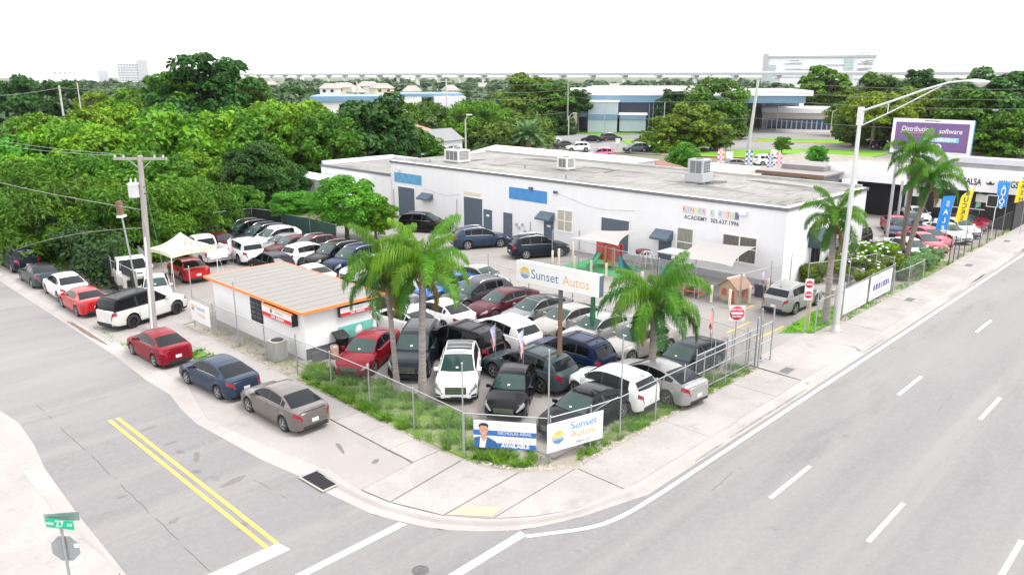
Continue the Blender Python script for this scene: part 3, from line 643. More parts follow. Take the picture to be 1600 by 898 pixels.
    gh = .16 if kind in ('sedan', 'coupe', 'cross') else .24
    tall = kind in ('suv', 'big', 'round'); g0, g1 = (.50, .80) if tall else (.42, .62); mb = MB(); mb.bx(H - .06, H + .012, -wf * .80, wf * .80, g0, g1)
    P.append(('grille', mb.mesh('grille', M_trim), False, []))
    if not far:
        mb = MB()
        for i in range(4): mb.bx(H + .01, H + .022, -wf * .76, wf * .76, g0 + .03 + i * (g1 - g0) / 4.2, g0 + .055 + i * (g1 - g0) / 4.2)
        P.append(('grille_bar', mb.mesh('grille_bar', M_chrome), False, [])); P[-1][1].name = 'grille_bar'
        P.append(('front_plate_holder', MB().bx(H + .02, H + .03, -.22, .22, .34, .40).mesh('front_plate_holder', M_trim), False, []))
    mb = MB(); mb.bx(H - .02, H + .006, -wf * .85, wf * .85, T['bot'] + .05, .36); P.append(('air_intake', mb.mesh('air_intake', M_trim), False, []))
    hb = T['bot']; mb = MB(); mb.bx(-H - .006, -H + .02, -wf * 1.05, wf * 1.05, hb + .09, hb + .22); P.append(('rear_bumper_trim', mb.mesh('rear_bumper_trim', M_trim), False, []))
    pz = .80 if kind in ('sedan', 'coupe') else .86; px = -H - .012 if kind == 'sedan' else -H - .012
    P.append(('license_plate', MB().box((-H - .010, 0, min(pz, .62) if kind == 'cross' else .60), (.012, .30, .15)).mesh('license_plate', M_plate), False, []))
    if kind in ('suv', 'big', 'cross', 'round'):
        G = [[house_pt(T, T['C'] - x, v, -1) + Vector((-.02, 0, .025)) for v in (3.6, 4.2, 5, 6)] + [house_pt(T, T['C'] - x, v, 1) + Vector((-.02, 0, .025)) for v in (5, 4.2, 3.6)] for x in (.10, -.12)]
        P.append(('roof_spoiler', MB().grid(G, True).mesh('roof_spoiler', pm), True, []))
        P.append(('antenna', MB().add([(-1.62, .02, T['roof'][3][1]), (-1.50, -.0, T['roof'][3][1] + .03), (-1.62, -.02, T['roof'][3][1]), (-1.66, 0, T['roof'][3][1] + .09)], [(0, 1, 3), (1, 2, 3), (0, 3, 2)]).mesh('antenna', M_trim), False, []))
    elif not far:
        G = [[(-H * x, y, z) for y in lin(-T['W'] * .72, T['W'] * .72, 5)] for x, z in ((.955, 1.045), (.985, 1.055))]
        P.append(('boot_lip', MB().grid(G, False, flip=True).mesh('boot_lip', pm), True, []))
    if floating:      # dark roof with cross bars
        for x in (-.2, -1.3): P.append(('cross_bar', MB().tube([house_pt(T, x, 3.6, -1) + Vector((0, 0, .07)), house_pt(T, x, 3.6, 1) + Vector((0, 0, .07))], .025, 6).mesh('cross_bar', M_trim), False, []))
    if sunroof:
        mb = MB(); G = [[house_pt(T, x, v, -1) + Vector((0, 0, .006)) for v in (4.02, 4.5, 5, 6)] + [house_pt(T, x, v, 1) + Vector((0, 0, .006)) for v in (5, 4.5, 4.02)] for x in lin(T['C'] + .28, T['B'] - .02, 6)]
        P.append(('sunroof', mb.grid(G, True).mesh('sunroof', M_tint), False, []))
    r = T['wr']; wd = .22; ty = wheel_mesh(r, wd); rm = rim_mesh(r, wd, M_rim if rimcol == 'alloy' else M_rimb); dc = disc_mesh(r)
    W_ = []
    for xa in (T['fa'], T['ra']):
        for s in (-1, 1): W_.append((xa, s))
    ARCH[key] = (P, W_, ty, rm, dc, T, far); return ARCH[key]
def skin(o, m):
    if len(o.data.materials) == 0: return
    o.material_slots[0].link = 'OBJECT'; o.material_slots[0].material = m
def car(kind, X, Y, hd, col, label, group='cars in the dealer lot', cat='car', name=None, z=0, roofcol=None, sc=(1, 1, 1), **k):
    P, W_, ty, rm, dc, T, far = make_car(kind, **k)
    nm = name or {'fast': 'sedan_car', 'round': 'sport_utility_car', 'sedan': 'sedan_car', 'suv': 'sport_utility_car', 'cross': 'hatchback_car', 'big': 'large_utility_car', 'coupe': 'coupe_car'}[kind]
    t = empty(nm, (X, Y, z - .012), R(hd), label, cat, group); pm = paint(col)
    if not far: t.scale = (sc[0] * random.uniform(.975, 1.02), sc[1] * random.uniform(.97, 1.01), sc[2] * random.uniform(.965, 1.02))
    for n_, me, paintable, ch in P:
        o = link(n_, me, t)
        if paintable: skin(o, paint(roofcol) if roofcol and n_ in ('roof', 'roof_spoiler') else pm)
    if group == 'cars in the dealer lot' and not far:
        k2 = T['A'] - .40; Gs = [[house_pt(T, x, v, -1) + Vector((.012, 0, .018)) for v in (5.82, 6)] + [house_pt(T, x, 5.9, 1) + Vector((.012, 0, .018))] for x in (k2 + .12, k2 + .19)]
        link('windshield_sticker', SK.setdefault(kind, MB().grid(Gs, False).mesh('windshield_sticker', M_plast)), t)
    for xa, s in W_:
        wl = link('wheel', ty, t, (xa, s * (T['W'] - .13), T['wr']))
        a = random.uniform(0, 6); 
        if s > 0: wl.rotation_euler = (0, a, 0)
        else: wl.rotation_euler = (0, a, PI)
        if not far:
            link('rim', rm, wl, (0, .10, 0)); link('brake_disc', dc, wl, (0, .08, 0))
        else: link('rim', rm, wl, (0, .10, 0))
    return t
L = car
G1 = 'cars parked along the side street'; G2 = 'cars in the dealer lot'; G3 = 'cars parked by the long white building'; G4 = 'cars in the used car yard'
L('sedan', 13.95, 38.0, 92, 'crimson', 'crimson sedan parked beside the wooden utility pole at the kerb', G1, sc=(.93, .95, .99))
L('sedan', 14.25, 32.2, 94, 'slate', 'slate blue sedan parked second from the corner on the side street', G1, sc=(.975, .97, .98))
L('sedan', 14.65, 27.3, 91, 'taupe', 'taupe grey sedan parked nearest the street corner drain', G1, sc=(.98, .97, .98))
L('big', 15.9, 44.95, 17, 'pearl', 'cream white luxury off-roader with a black roof and black wheels', G1, rimcol='black', roofcol='black')
L('coupe', 14.2, 49.5, 90, 'bright', 'bright red convertible coupe with grey soft top on the side street', G1)
L('sedan', 14.45, 53.6, 88, 'white', 'white sedan between the red convertible and a grey car under the trees', G1)
L('coupe', 14.3, 58.4, 89, 'steel', 'grey convertible with a black soft top under the trees at far left', G1, roofcol='black')
L('suv', 14.6, 64.2, 89, 'ink', 'dark blue utility car with a bicycle rack, farthest on the side street', G1)
# row facing the street fence
L('fast', 20.75, 29.9, 212, 'crimson', 'crimson sedan facing the fence beside the little white office', G2)
L('big', 22.2, 28.0, 219, 'ink', 'black large utility car with chrome grille behind two palm trunks', G2, sunroof=True)
L('round', 21.9, 24.6, 224, 'white', 'white utility car with dark glass roof, nose toward the verge', G2, sunroof=True, roofcol='white')
L('sedan', 22.3, 21.6, 214, 'black', 'black sedan nosed toward the blue portrait banner', G2)
L('fast', 22.75, 17.95, 183, 'black', 'black sedan close behind the white fence banner with orange lettering', G2, sunroof=True)
# two files pointing up the lot
L('fast', 24.85, 32.5, 92, 'white', 'white sedan just right of the little white office', G2)
L('sedan', 27.2, 32.0, 88, 'white', 'white sedan with tail toward the black roof-rack van, behind the taller palm', G2)
L('big', 24.35, 27.4, 97, 'black', 'black people carrier with roof rails and cross bars', G2, floating=True)
L('round', 27.05, 27.0, 86, 'white', 'white utility car in the middle of the lot, tail toward the navy one', G2)
L('round', 24.5, 22.7, 93, 'steel', 'steel grey utility car with silver roof rails behind the black sedan', G2, floating=True)
L('suv', 27.1, 22.5, 92, 'navy', 'navy blue utility car behind the pole sign post', G2, floating=True)
L('cross', 25.35, 18.7, 90, 'white', 'large white hatchback parked at the avenue fence beside the sign post', G2)
L('fast', 27.5, 17.9, 84, 'silver', 'pale silver sedan behind the palm trunk at the avenue fence', G2)
L('sedan', 24.7, 37.3, 90, 'black', 'black sedan half hidden by the office roof corner', G2)
L('sedan', 27.1, 36.9, 92, 'ash', 'grey sedan with red tail lamps under the palm fronds', G2)
# the long row facing left
L('fast', 30.5, 18.1, 182, 'ink', 'dark slate sedan at the avenue end of the long row, near the rolling gate', G2)
L('sedan', 31.0, 21.2, 172, 'champagne', 'champagne white sedan behind the nearest palm, second in the long row', G2)
L('sedan', 31.0, 23.75, 176, 'silver', 'silver sedan under the drooping palm frond beside the pole sign', G2)
L('fast', 31.2, 26.05, 176, 'champagne', 'beige silver sedan in the long row behind the sign post', G2)
L('fast', 31.3, 28.45, 177, 'ash', 'light grey sedan with dark roof glass in the long row', G2, sunroof=True)
L('fast', 31.1, 30.9, 178, 'maroon', 'dark maroon sedan in the middle of the long row', G2)
L('round', 31.1, 33.2, 174, 'grey', 'charcoal utility car between the maroon sedan and the bright blue car', G2)
L('sedan', 31.2, 36.0, 182, 'sky', 'bright blue sedan glimpsed behind the palm crowns', G2)
L('sedan', 34.2, 36.3, -86, 'silver', 'silver sedan pointing the other way behind the charcoal utility car', G2)
L('sedan', 30.9, 38.4, 180, 'white', 'white sedan hidden behind the leftmost palm crown', G2)
L('sedan', 30.6, 41.0, 180, 'grey', 'grey sedan hidden behind the palm fronds', G2)
L('sedan', 30.8, 43.6, 184, 'white', 'white car at the edge of the palm fronds next to the blue utility car', G2)
L('suv', 31.1, 46.2, 190, 'navy', 'dark blue utility car in the far half of the long row', G2)
L('suv', 30.9, 48.3, 188, 'black', 'black utility car between the dark blue one and a white hatchback', G2)
L('cross', 30.1, 50.4, 4, 'white', 'white hatchback parked tail outward among the far cars', G2)
L('round', 31.3, 52.0, 182, 'wine', 'wine red utility car behind the white hatchback', G2)
L('sedan', 30.7, 53.6, 184, 'wine', 'red brown sedan squeezed next to the wine utility car', G2)
L('sedan', 30.9, 55.1, 184, 'ash', 'grey sedan beside the white utility car in the far row', G2)
L('round', 31.0, 57.0, 186, 'white', 'white utility car in front of the dark green screen fence', G2)
L('suv', 30.9, 59.1, 186, 'ink', 'black utility car with a silver rail, left of the white one by the screen fence', G2)
L('suv', 30.5, 61.2, 186, 'black', 'black utility car at the shaded end of the far row', G2)
L('sedan', 28.2, 62.3, 186, 'ink', 'dark sedan in deep tree shade at the end of the lot', G2)
L('suv', 27.1, 54.8, 84, 'white', 'white utility car beside the white pickup at the back', G2)
L('cross', 26.6, 49.6, 88, 'ink', 'dark navy hatchback with a ribbed roof behind the office roof', G2)
L('coupe', 26.9, 45.0, 88, 'pearl', 'white coupe with dark rear glass just beyond the office roof', G2)
L('coupe', 21.9, 52.6, 84, 'bright', 'bright red coupe parked under the yellow canopy', G2)
L('sedan', 27.3, 59.4, 90, 'wine', 'dark red sedan in tree shade behind the white pickup', G2)
L('sedan', 24.2, 61.5, 90, 'black', 'black sedan in tree shade behind the yellow canopy', G2)
L('sedan', 21.3, 61.0, 90, 'ink', 'dark sedan under the trees left of the canopy', G2)
L('sedan', 20.9, 42.4, 262, 'white', 'white car peeking out behind the far side of the little office', G2)
L('sedan', 18.2, 48.9, 250, 'pearl', 'white car in the side yard between the flatbed truck and the off-roader', G2)
# in front of the long building
L('round', 42.9, 45.3, -27, 'slate', 'blue utility car angled in front of the grey roller door', G3)
L('suv', 43.7, 39.6, -27, 'ink', 'dark utility car angled beneath the slate awning', G3)
L('suv', 44.0, 53.6, -60, 'black', 'black utility car behind the palm tops near the long building', G3)
L('round', 44.1, 19.3, -2, 'silver', 'silver utility car parked alone at the end of the long building', G3)
# the used car yard
L('sedan', 72.0, 22.0, 172, 'slate', 'dark slate sedan among palms in the used car yard', G4)
L('suv', 63.5, 23.3, 180, 'black', 'black utility car behind the flowering shrubs', G4)
L('sedan', 58.5, 24.0, 180, 'black', 'black car tucked behind the garden shrubs', G4)
L('sedan', 63.2, 18.9, 234, 'white', 'white sedan nosing toward the clipped hedge', G4)
L('sedan', 60.3, 19.6, 234, 'ink', 'dark sedan between the shrubs and the white sedan', G4)
L('fast', 66.6, 19.0, 234, 'rose', 'rose red sedan behind the blue feather flag', G4)
L('sedan', 69.2, 19.4, 234, 'rose', 'deep pink sedan second behind the blue feather flag', G4)
L('fast', 72.6, 18.9, 234, 'white', 'white sedan under the yellow feather flag', G4)
L('sedan', 75.6, 18.9, 234, 'white', 'white hatch fronted sedan behind the tall iron fence', G4)
L('sedan', 78.4, 19.2, 234, 'crimson', 'red sedan near the farthest sign post in the used car yard', G4)
L('sedan', 81.2, 19.5, 234, 'rose', 'dull red sedan at the far end of the used car yard', G4)
L('suv', 71.5, 23.0, 234, 'ash', 'silver grey car in the second line of the used car yard', G4) if False else None
L('sedan', 76.5, 23.2, 214, 'ash', 'pale grey car in the second line of the used car yard', G4)
L('sedan', 79.8, 23.6, 214, 'white', 'white car in the second line of the used car yard', G4)
L('sedan', 73.2, 23.2, 214, 'rose', 'faded red car in the second line behind the green flag', G4)
# ================================================================ THE LONG WHITE BUILDING
BX, BY, BZ = 47.2, 21.5, 5.35; BY1, BX1 = 62.6, 60.4
b = empty('commercial_building', (BX, BY, 0), 0, 'long white single storey commercial building with a flat stained roof and grey roller doors', 'building')
LX, LY = BX1 - BX, BY1 - BY
MB().bx(0, LX, 0, LY, -.3, BZ).build('wall', M_stucco, b)
roof = MB().bx(-.0 + .02, LX - .02, .02, LY - .02, BZ - .05, BZ + .02).build('roof', M_roof, b)
mb = MB(); 
MB().bx(-.10, -.003, -.10, LY + .1, BZ - .16, BZ + .05).build('drip_edge', M_trimgrey, b); MB().bx(-.003, LX + .1, -.10, -.003, BZ - .16, BZ + .05).build('drip_edge', M_trimgrey, b)
MB().bx(-.003, .35, 0, LY, BZ + .022, BZ + .04).build('roof_flashing', M_stucco2, b); MB().bx(.355, LX, 0, .35, BZ + .022, BZ + .038).build('roof_flashing', M_stucco2, b)
MB().bx(LX - .25, LX, .36, LY, BZ + .02, BZ + .22).build('parapet', mat('dirty parapet', (.36, .345, .33), .8, var=.25, vscale=1.2), b)
# felt laps on the roof: long sheets with dark seams, and torn edges near the corner
seam = mat('bitumen seam', (.07, .066, .06), .8, var=.3, vscale=3)
for k in range(1, 26):
    yy = LY * k / 26 + random.uniform(-.5, .5); x0 = random.uniform(.5, 6); x1 = min(LX - .5, x0 + random.uniform(1.5, 7))
    if random.random() < .6: MB().bx(x0, x1, yy, yy + random.uniform(.015, .04), BZ + .022, BZ + .03).build('roof_seam', seam, b)
for (x, y, rx, ry) in ((1.1, .9, .5, .12), (2.1, 1.4, .9, .1), (3.0, .7, .7, .12), (1.6, 2.1, .4, .1), (4.2, 1.2, .8, .08), (7.6, 9.8, 1.6, .8), (9.5, 12, 2.2, .5), (10.6, 6, .6, 2.4), (6, 35.3, 1.2, .6), (11, 30, .8, 3), (9, 22, .4, 2.2), (8, 20, 1.4, .3), (7, 23.4, 1.8, .25)):
    blob('roof_patch', x, y, rx, ry, random.uniform(-.2, .2), seam, BZ + .0245 + random.uniform(0, .003), parent=b)
blob('roof_patch', 6.3, 19.5, 1.9, .5, .2, mat('roof water stain', (.21, .19, .165), .7, var=.2), BZ + .0235, parent=b)
for (x, y) in ((1.6, 37), (1.4, 19.6), (8.3, 10.2), (4.4, 27)):
    MB().lathe([(0, .32), (.06, .32), (.06, .02), (.12, .0)], 8).build('vent_pipe', M_dgrey, b, (x, y, BZ + .02))
fx = -.0
def slats_door(y0, y1, z1, nm='roller_door', m=M_doorslate):
    d = MB().bx(-.02, .06, y0, y1, 0, z1).build(nm, m, b); n = int(z1 / .12); me = MB().bx(-.034, -.02, y0 + .04, y1 - .04, 0, .095).mesh('slat', m)
    for i in range(n): link('slat', me, d, (0, 0, .02 + i * z1 / n))
    fr = MB()
    for a in ((y0 - .1, y0), (y1, y1 + .1)): fr.bx(-.05, .0 - .002, a[0], a[1], 0, z1 + .1)
    fr.bx(-.05, -.002, y0, y1, z1, z1 + .1); fr.build('door_frame', M_stucco2, b)
slats_door(59.0 - BY, 61.55 - BY, 2.95); slats_door(49.5 - BY, 51.95 - BY, 2.95); slats_door(33.65 - BY, 36.25 - BY, 3.0)
def door(y0, y1, z1, m=M_doorslate, notice=False):
    d = MB().bx(-.035, .02, y0, y1, 0, z1).build('door', m, b)
    fr = MB()
    for a in ((y0 - .06, y0 - .002), (y1 + .002, y1 + .06)): fr.bx(-.05, -.002, a[0], a[1], 0, z1 + .06)
    fr.bx(-.05, -.002, y0, y1, z1 + .002, z1 + .06); fr.build('door_frame', m, b)
    MB().bx(-.08, -.035, y0 + .08, y0 + .16, .95, 1.05).build('handle', M_chrome, d)
    if notice: MB().bx(-.045, -.037, (y0 + y1) / 2 - .2, (y0 + y1) / 2 + .2, 1.5, 1.68).build('notice', M_plast, d)
door(48.38 - BY, 49.28 - BY, 2.04, notice=True); door(45.9 - BY, 46.82 - BY, 2.05); door(41.2 - BY, 42.1 - BY, 2.1, notice=True); door(29.95 - BY, 30.9 - BY, 2.1); door(56.6 - BY, 57.5 - BY, 2.05, M_stucco2)
def awning(y0, y1, zt, zb, dep, m=M_awn):
    mb = MB(); vs = [(-.004, y0, zt), (-.004, y1, zt), (-dep, y0, zb), (-dep, y1, zb), (-dep, y0, zb - .16), (-dep, y1, zb - .16), (-.004, y0, zb - .16), (-.004, y1, zb - .16)]
    mb.add(vs, [(0, 2, 3, 1), (2, 4, 5, 3), (0, 6, 4, 2), (1, 3, 5, 7), (6, 7, 5, 4), (0, 1, 7, 6)]); mb.build('awning', m, b)
awning(41.05 - BY, 42.6 - BY, 2.75, 2.28, .75); awning(56.3 - BY, 57.9 - BY, 2.72, 2.3, .75); awning(29.8 - BY, 31.3 - BY, 2.8, 2.3, .8)
# painted-over sign panels
for (y0, y1, z0, z1, m) in ((57.9, 62.1, 3.35, 4.3, M_signsky), (41.9, 46.2, 3.38, 4.38, M_signblue)): MB().bx(-.035, -.002, y0 - BY, y1 - BY, z0, z1).build('sign_panel', m, b)
sp = MB().bx(-.04, -.002, 49.75 - BY, 51.95 - BY, 3.13, 3.42).build('sign_panel', M_cream, b)
# school name in coloured blocks, the academy line under it
FACE = lambda y, z, off=.05: frame((-off, y, z), (0, -1, 0), (0, 0, 1))
cols = [(.62, .10, .10), (.16, .36, .42), (.55, .22, .34), (.60, .50, .12), (.20, .45, .25), (.50, .16, .40), None, (.20, .42, .20), (.55, .25, .12), (.15, .40, .55), (.62, .40, .16), (.60, .12, .25), (.28, .50, .24), (.03, .05, .12)]
nm = 'KINDER K BITES'
y = 29.15 - BY
for i, ch in enumerate(nm):
    wdt = (29.15 - 24.8) / len(nm); yc = 29.15 - BY - (i + .5) * wdt
    if ch == ' ' or cols[i] is None: continue
    c = cols[i]; pc = tuple(.72 - (.72 - v) * .35 for v in c) if i != len(nm) - 1 else (.2, .22, .3)
    MB().box((-.02, yc, 4.46 - .0), (.03, wdt * .93, .50)).build('letter_block', mat('letter block %d' % i, pc, .6), b)
    lettering(ch, .42, mat('block letter %d' % i, c, .6), b, FACE(yc, 4.46, .04), name='lettering', xs=.9)
lettering('ACADEMY  305.637.1996', .40, M_ink, b, FACE((29.05 + 24.73) / 2 - BY, 3.92, .01), spacing=1.02, xs=.97, bold=.006)
lettering('auto service', .15, M_inkorange, b, FACE(50.85 - BY, 3.28, .045)) if False else None
def window(y0, y1, z0, z1, nx=1, nz=1, split=None, m=M_curtain):
    wn = empty('window', (0, 0, 0)); wn.parent = b
    fr = MB(); e = .07
    fr.bx(-.06, -.002, y0 - .16, y1 + .16, z0 - .12, z0 - .002); fr.bx(-.05, -.002, y0 - .10, y1 + .10, z1 + .002, z1 + .10)
    for a in ((y0 - .10, y0 - .002), (y1 + .002, y1 + .10)): fr.bx(-.05, -.002, a[0], a[1], z0, z1)
    fr.build('frame', M_stucco2, wn)
    zs = [z0, split if split else (z0 + z1) / 2, z1] if nz == 2 else [z0, z1]; ys = [y0 + (y1 - y0) * i / nx for i in range(nx + 1)]
    for i in range(nx):
        for j in range(len(zs) - 1):
            MB().bx(-.018, -.004, ys[i] + .03, ys[i + 1] - .03, zs[j] + .03, zs[j + 1] - .03).build('pane', m, wn)
    for yy in ys[1:-1]: MB().bx(-.04, -.004, yy - .04, yy + .04, z0, z1).build('mullion', M_stucco2, wn)
    for zz in zs[1:-1]: MB().bx(-.04, -.004, y0, y1, zz - .03, zz + .03).build('glazing_bar', M_stucco2, wn)
M_cur2 = mat('curtained glass', (.22, .22, .18), .25, var=.55, vscale=9, stretch=(1, 3, .15))
M_cur3 = mat('dark curtained glass', (.12, .115, .10), .2, var=.8, vscale=9, stretch=(1, 3, .12))
window(39.2 - BY, 40.7 - BY, 1.4, 3.05, 2, 2); window(28.2 - BY, 29.45 - BY, 1.45, 3.1, 1, 2, 2.12, M_cur2); window(23.42 - BY, 25.85 - BY, 1.42, 3.14, 2, 2, 2.35, M_cur3)
def wall_lamp(y, z, w=.35, m=M_dgrey):
    MB().box((-.14, y, z), (.22, w, .2)).box((-.02, y, z - .02), (.06, .14, .14)).build('wall_lamp', m, b)
wall_lamp(61.3 - BY, 4.6, .3, M_plast); wall_lamp(43.6 - BY, 4.5, .3); wall_lamp(40.9 - BY, 4.45, .3); wall_lamp(24.5 - BY, 4.72, .5, M_vinyl)
# meters and pipes between the doors
mt = MB()
for (y, z, s) in ((45.3, 1.25, .18), (45.0, 1.0, .14), (44.6, 1.3, .16), (44.3, .8, .14)): mt.box((-.08, y - BY, z), (.14, s, s * 1.5))
mt.build('electric_meter', M_grey, b)['kind'] = 'stuff'
for y in (43.7, 38.4, 62.3, 52.9): MB().tube([(-.06, y - BY, .1), (-.06, y - BY, 2.6 if y > 50 else 1.7)], .035, 6).build('pipe', M_grey, b)
cab = [(-.03, 57.5 - BY, 3.1), (-.03, 54.5 - BY, 2.75), (-.03, 52.5 - BY, 3.05)]
MB().tube([(-.02, 40.5 - BY, 4.3), (-.02, 37.8 - BY, 3.7), (-.02, 36.5 - BY, 3.5), (-.02, 33, 3.55)] if False else cab, .012, 5).build('cable', M_grey, b)
MB().tube([(-.03, 40.6 - BY, 4.35), (-.03, 38.3 - BY, 3.85), (-.03, 37.2 - BY, 3.65), (-.03, 35.6 - BY, 3.62), (-.03, 33.2 - BY, 3.85)], .012, 5).build('cable', M_grey, b)
MB().bx(-.12, -.002, 0, LY * .33, 0, .5).build('wall_base', M_grey, b)
# street end: dark doorway with a dark canvas hood, windows beyond
x0 = 51.2 - BX
MB().bx(x0, x0 + 1.7, -.02, .02, 0, 2.2).build('doorway', M_void, b)
MB().bx(x0 + .8, x0 + .86, -.05, -.021, 0, 2.2).build('door_frame', M_dgrey, b)
hp = MB(); vs = [(x0 - .4, 0 - .004, 3.35), (x0 + 3.6, -.004, 3.0), (x0 - .4, -.004, 2.35), (x0 + 3.6, -.004, 2.25), (x0 + .3, -1.5, 2.25), (x0 + 3.2, -1.5, 2.2)]
hp = MB(); hp.add([(x0 - .45, -.004, 3.35), (x0 + 2.2, -.004, 3.35), (x0 - .45, -.004, 2.3), (x0 + 2.2, -.004, 2.3), (x0 + .1, -1.35, 2.3), (x0 + 2.2, -1.35, 2.3)],
                  [(0, 4, 5, 1), (0, 2, 4), (1, 5, 3), (2, 3, 5, 4), (0, 1, 3, 2)]); hp.build('awning', M_awn_dark, b)
for xx in (55.4, 57.0): 
    wn = MB().bx(xx - BX, xx - BX + .8, -.03, -.003, .9, 2.2).build('window', M_doorslate, b); MB().bx(xx - BX + .06, xx - BX + .74, -.045, -.031, .96, 2.14).build('pane', M_glass, wn)
# lower wing at the far left end
b2 = empty('white_annex', (BX - 5, BY1, 0), 0, 'lower white block annex with a grey edged flat roof behind the round leafy tree', 'building')
MB().bx(4.9, 15, .01, 12.5, -.3, 4.0).build('wall', M_stucco, b2); MB().bx(5.0, 14.9, .1, 12.4, 3.95, 4.02).build('roof', M_roof, b2)
MB().bx(4.8, 4.9, 0, 12.6, 3.85, 4.1).build('drip_edge', M_trimgrey, b2); MB().bx(14.6, 15.0, .02, 12.5, 4.03, 4.35).build('parapet', M_blockw, b2); MB().bx(5.0, 14.6, 12.1, 12.5, 4.03, 4.45).build('parapet', M_blockw, b2)
MB().bx(1.8, 4.88, 3.5, 16, -.3, 2.9).build('side_wing', M_stucco2, b2); MB().bx(1.7, 4.88, 3.4, 16.1, 2.9, 3.05).build('wing_roof', M_blockw, b2)
for y in (6, 9, 12): MB().bx(1.74, 1.8, y, y + .08, 0, 2.9).build('wall_joint', M_grey, b2)
slab_w = empty('white_shed', (38, 76, 0), 0, 'low white shed glimpsed between the trees behind the lot', 'shed')
MB().bx(0, 6, 0, 8, -.2, 2.6).build('wall', M_stucco2, slab_w); MB().bx(-.3, 6.3, -.3, 8.3, 2.6, 2.75).build('roof', M_grey, slab_w); MB().bx(-.03, -.003, 2, 4.2, 0, 2.1).build('door', M_green if False else M_teal, slab_w)

# rooftop air conditioners
def hvac(x, y, z, w, d, h, m, label, two=False, rz=0):
    t = empty('rooftop_air_conditioner', (x, y, z), rz, label, 'air conditioner')
    MB().bx(-w / 2, w / 2, -d / 2, d / 2, .16, h).build('casing', m, t)
    MB().bx(-w / 2 - .1, w / 2 + .1, -d / 2 - .1, d / 2 + .1, .08, .155).build('base_frame', M_galv, t)
    for sx in (-1, 1):
        MB().bx(sx * w * .4 - .08, sx * w * .4 + .08, -d / 2 - .15, d / 2 + .15, 0, .08).build('skid', M_galv, t)
    n = 3 if two else 2
    for i in range(n):
        g = MB().bx(-w / 2 - .02, -w / 2 - .003, -d / 2 + .15 + i * (d - .3) / n, -d / 2 + .15 + (i + .85) * (d - .3) / n, .3, h - .12).build('grille', M_fin, t)
    g = MB().bx(-w / 2 + .15, w / 2 - .15, -d / 2 - .02, -d / 2 - .003, .3, h - .12).build('grille', M_fin, t)
    me = MB().bx(-w / 2 + .15, w / 2 - .15, -d / 2 - .035, -d / 2 - .021, 0, .03).mesh('louvre', m)
    for i in range(6): link('louvre', me, g, (0, 0, .35 + i * (h - .5) / 6))
    MB().lathe([(0, .06), (.3, .06), (.36, .0), (.4, 0)], 20).build('fan_cowl', M_dgrey, t, (0, 0, h + .002))
    return t
hvac(50.9, 56.9, BZ, 1.5, 2.0, 1.25, M_hvac, 'cream rooftop air conditioner above the far left roller door', True)
hvac(53.4, 45.2, BZ, 1.1, 1.15, 1.15, M_hvac, 'cream rooftop air conditioner near the middle of the roof edge')
t = hvac(54.2, 32.2, BZ, 1.2, 1.35, 1.85, M_grey, 'tall grey rooftop air conditioner nearest the street on the stained roof')
MB().bx(-.85, .75, -.85, .75, .16, .8).build('duct_box', M_grey, t)

# ---------------------------------------------------------------- small office with the orange fascia
b = empty('small_office', (18.75, 32.3, 0), 0, 'little white office with a ribbed flat roof and orange fascia', 'office')
W_, D_, Hh = 4.25, 9.6, 2.45
MB().bx(0, W_, 0, D_, -.05, Hh).build('wall', M_stucco2, b)
rf = MB().bx(-.32, W_ + .3, -.35, D_ + .25, Hh + .02, Hh + .12).build('roof', mat('office roof membrane', (.215, .205, .19), .75, var=.10, vscale=1.2, bump=.2, stretch=(.35, 2.5, 1)), b)
me = MB().bx(-.30, W_ + .28, -.02, .02, Hh + .12, Hh + .132).mesh('roof_rib', mat('roof rib', (.205, .197, .185), .8, var=.2, vscale=2))
for i in range(13): link('roof_rib', me, b, (0, .25 + i * .76, 0))
for a in ((-.38, -.322, -.41, D_ + .31), (W_ + .302, W_ + .36, -.41, D_ + .31)): MB().bx(*a, Hh + .0, Hh + .14).build('fascia', M_orange, b)
for a in ((-.32, W_ + .3, -.41, -.352), (-.32, W_ + .3, D_ + .252, D_ + .31)): MB().bx(*a, Hh + .0, Hh + .14).build('fascia', M_orange, b)
gu = MB().tube([(-.44, .3, Hh - .1), (-.44, 3.2, Hh - .1)], .045, 6).build('gutter', M_orange, b)
wn = MB().bx(-.05, -.002, 4.05, 5.25, .95, 2.2).build('window', M_black, b)
for i in range(2): MB().bx(-.06, -.051, 4.12 + i * .57, 4.62 + i * .57, 1.02, 2.13).build('pane', M_glass, wn)
me = MB().bx(-.09, -.07, 0, 1.2, -.012, .012).mesh('security_bar', M_black)
for i in range(5): link('security_bar', me, wn, (0, 4.05, 1.1 + i * .24))
MB().bx(-.003, W_ + .01, -.03, -.004, 0, .55).build('wall_base', M_dgrey, b)
MB().bx(1.9, 4.0, -.04, -.004, .55, 1.25).build('painted_panel', M_teal, b)
dr = MB().bx(W_ + .002, W_ + .05, 2.0, 2.9, 0, 2.05).build('door', M_doorslate, b)
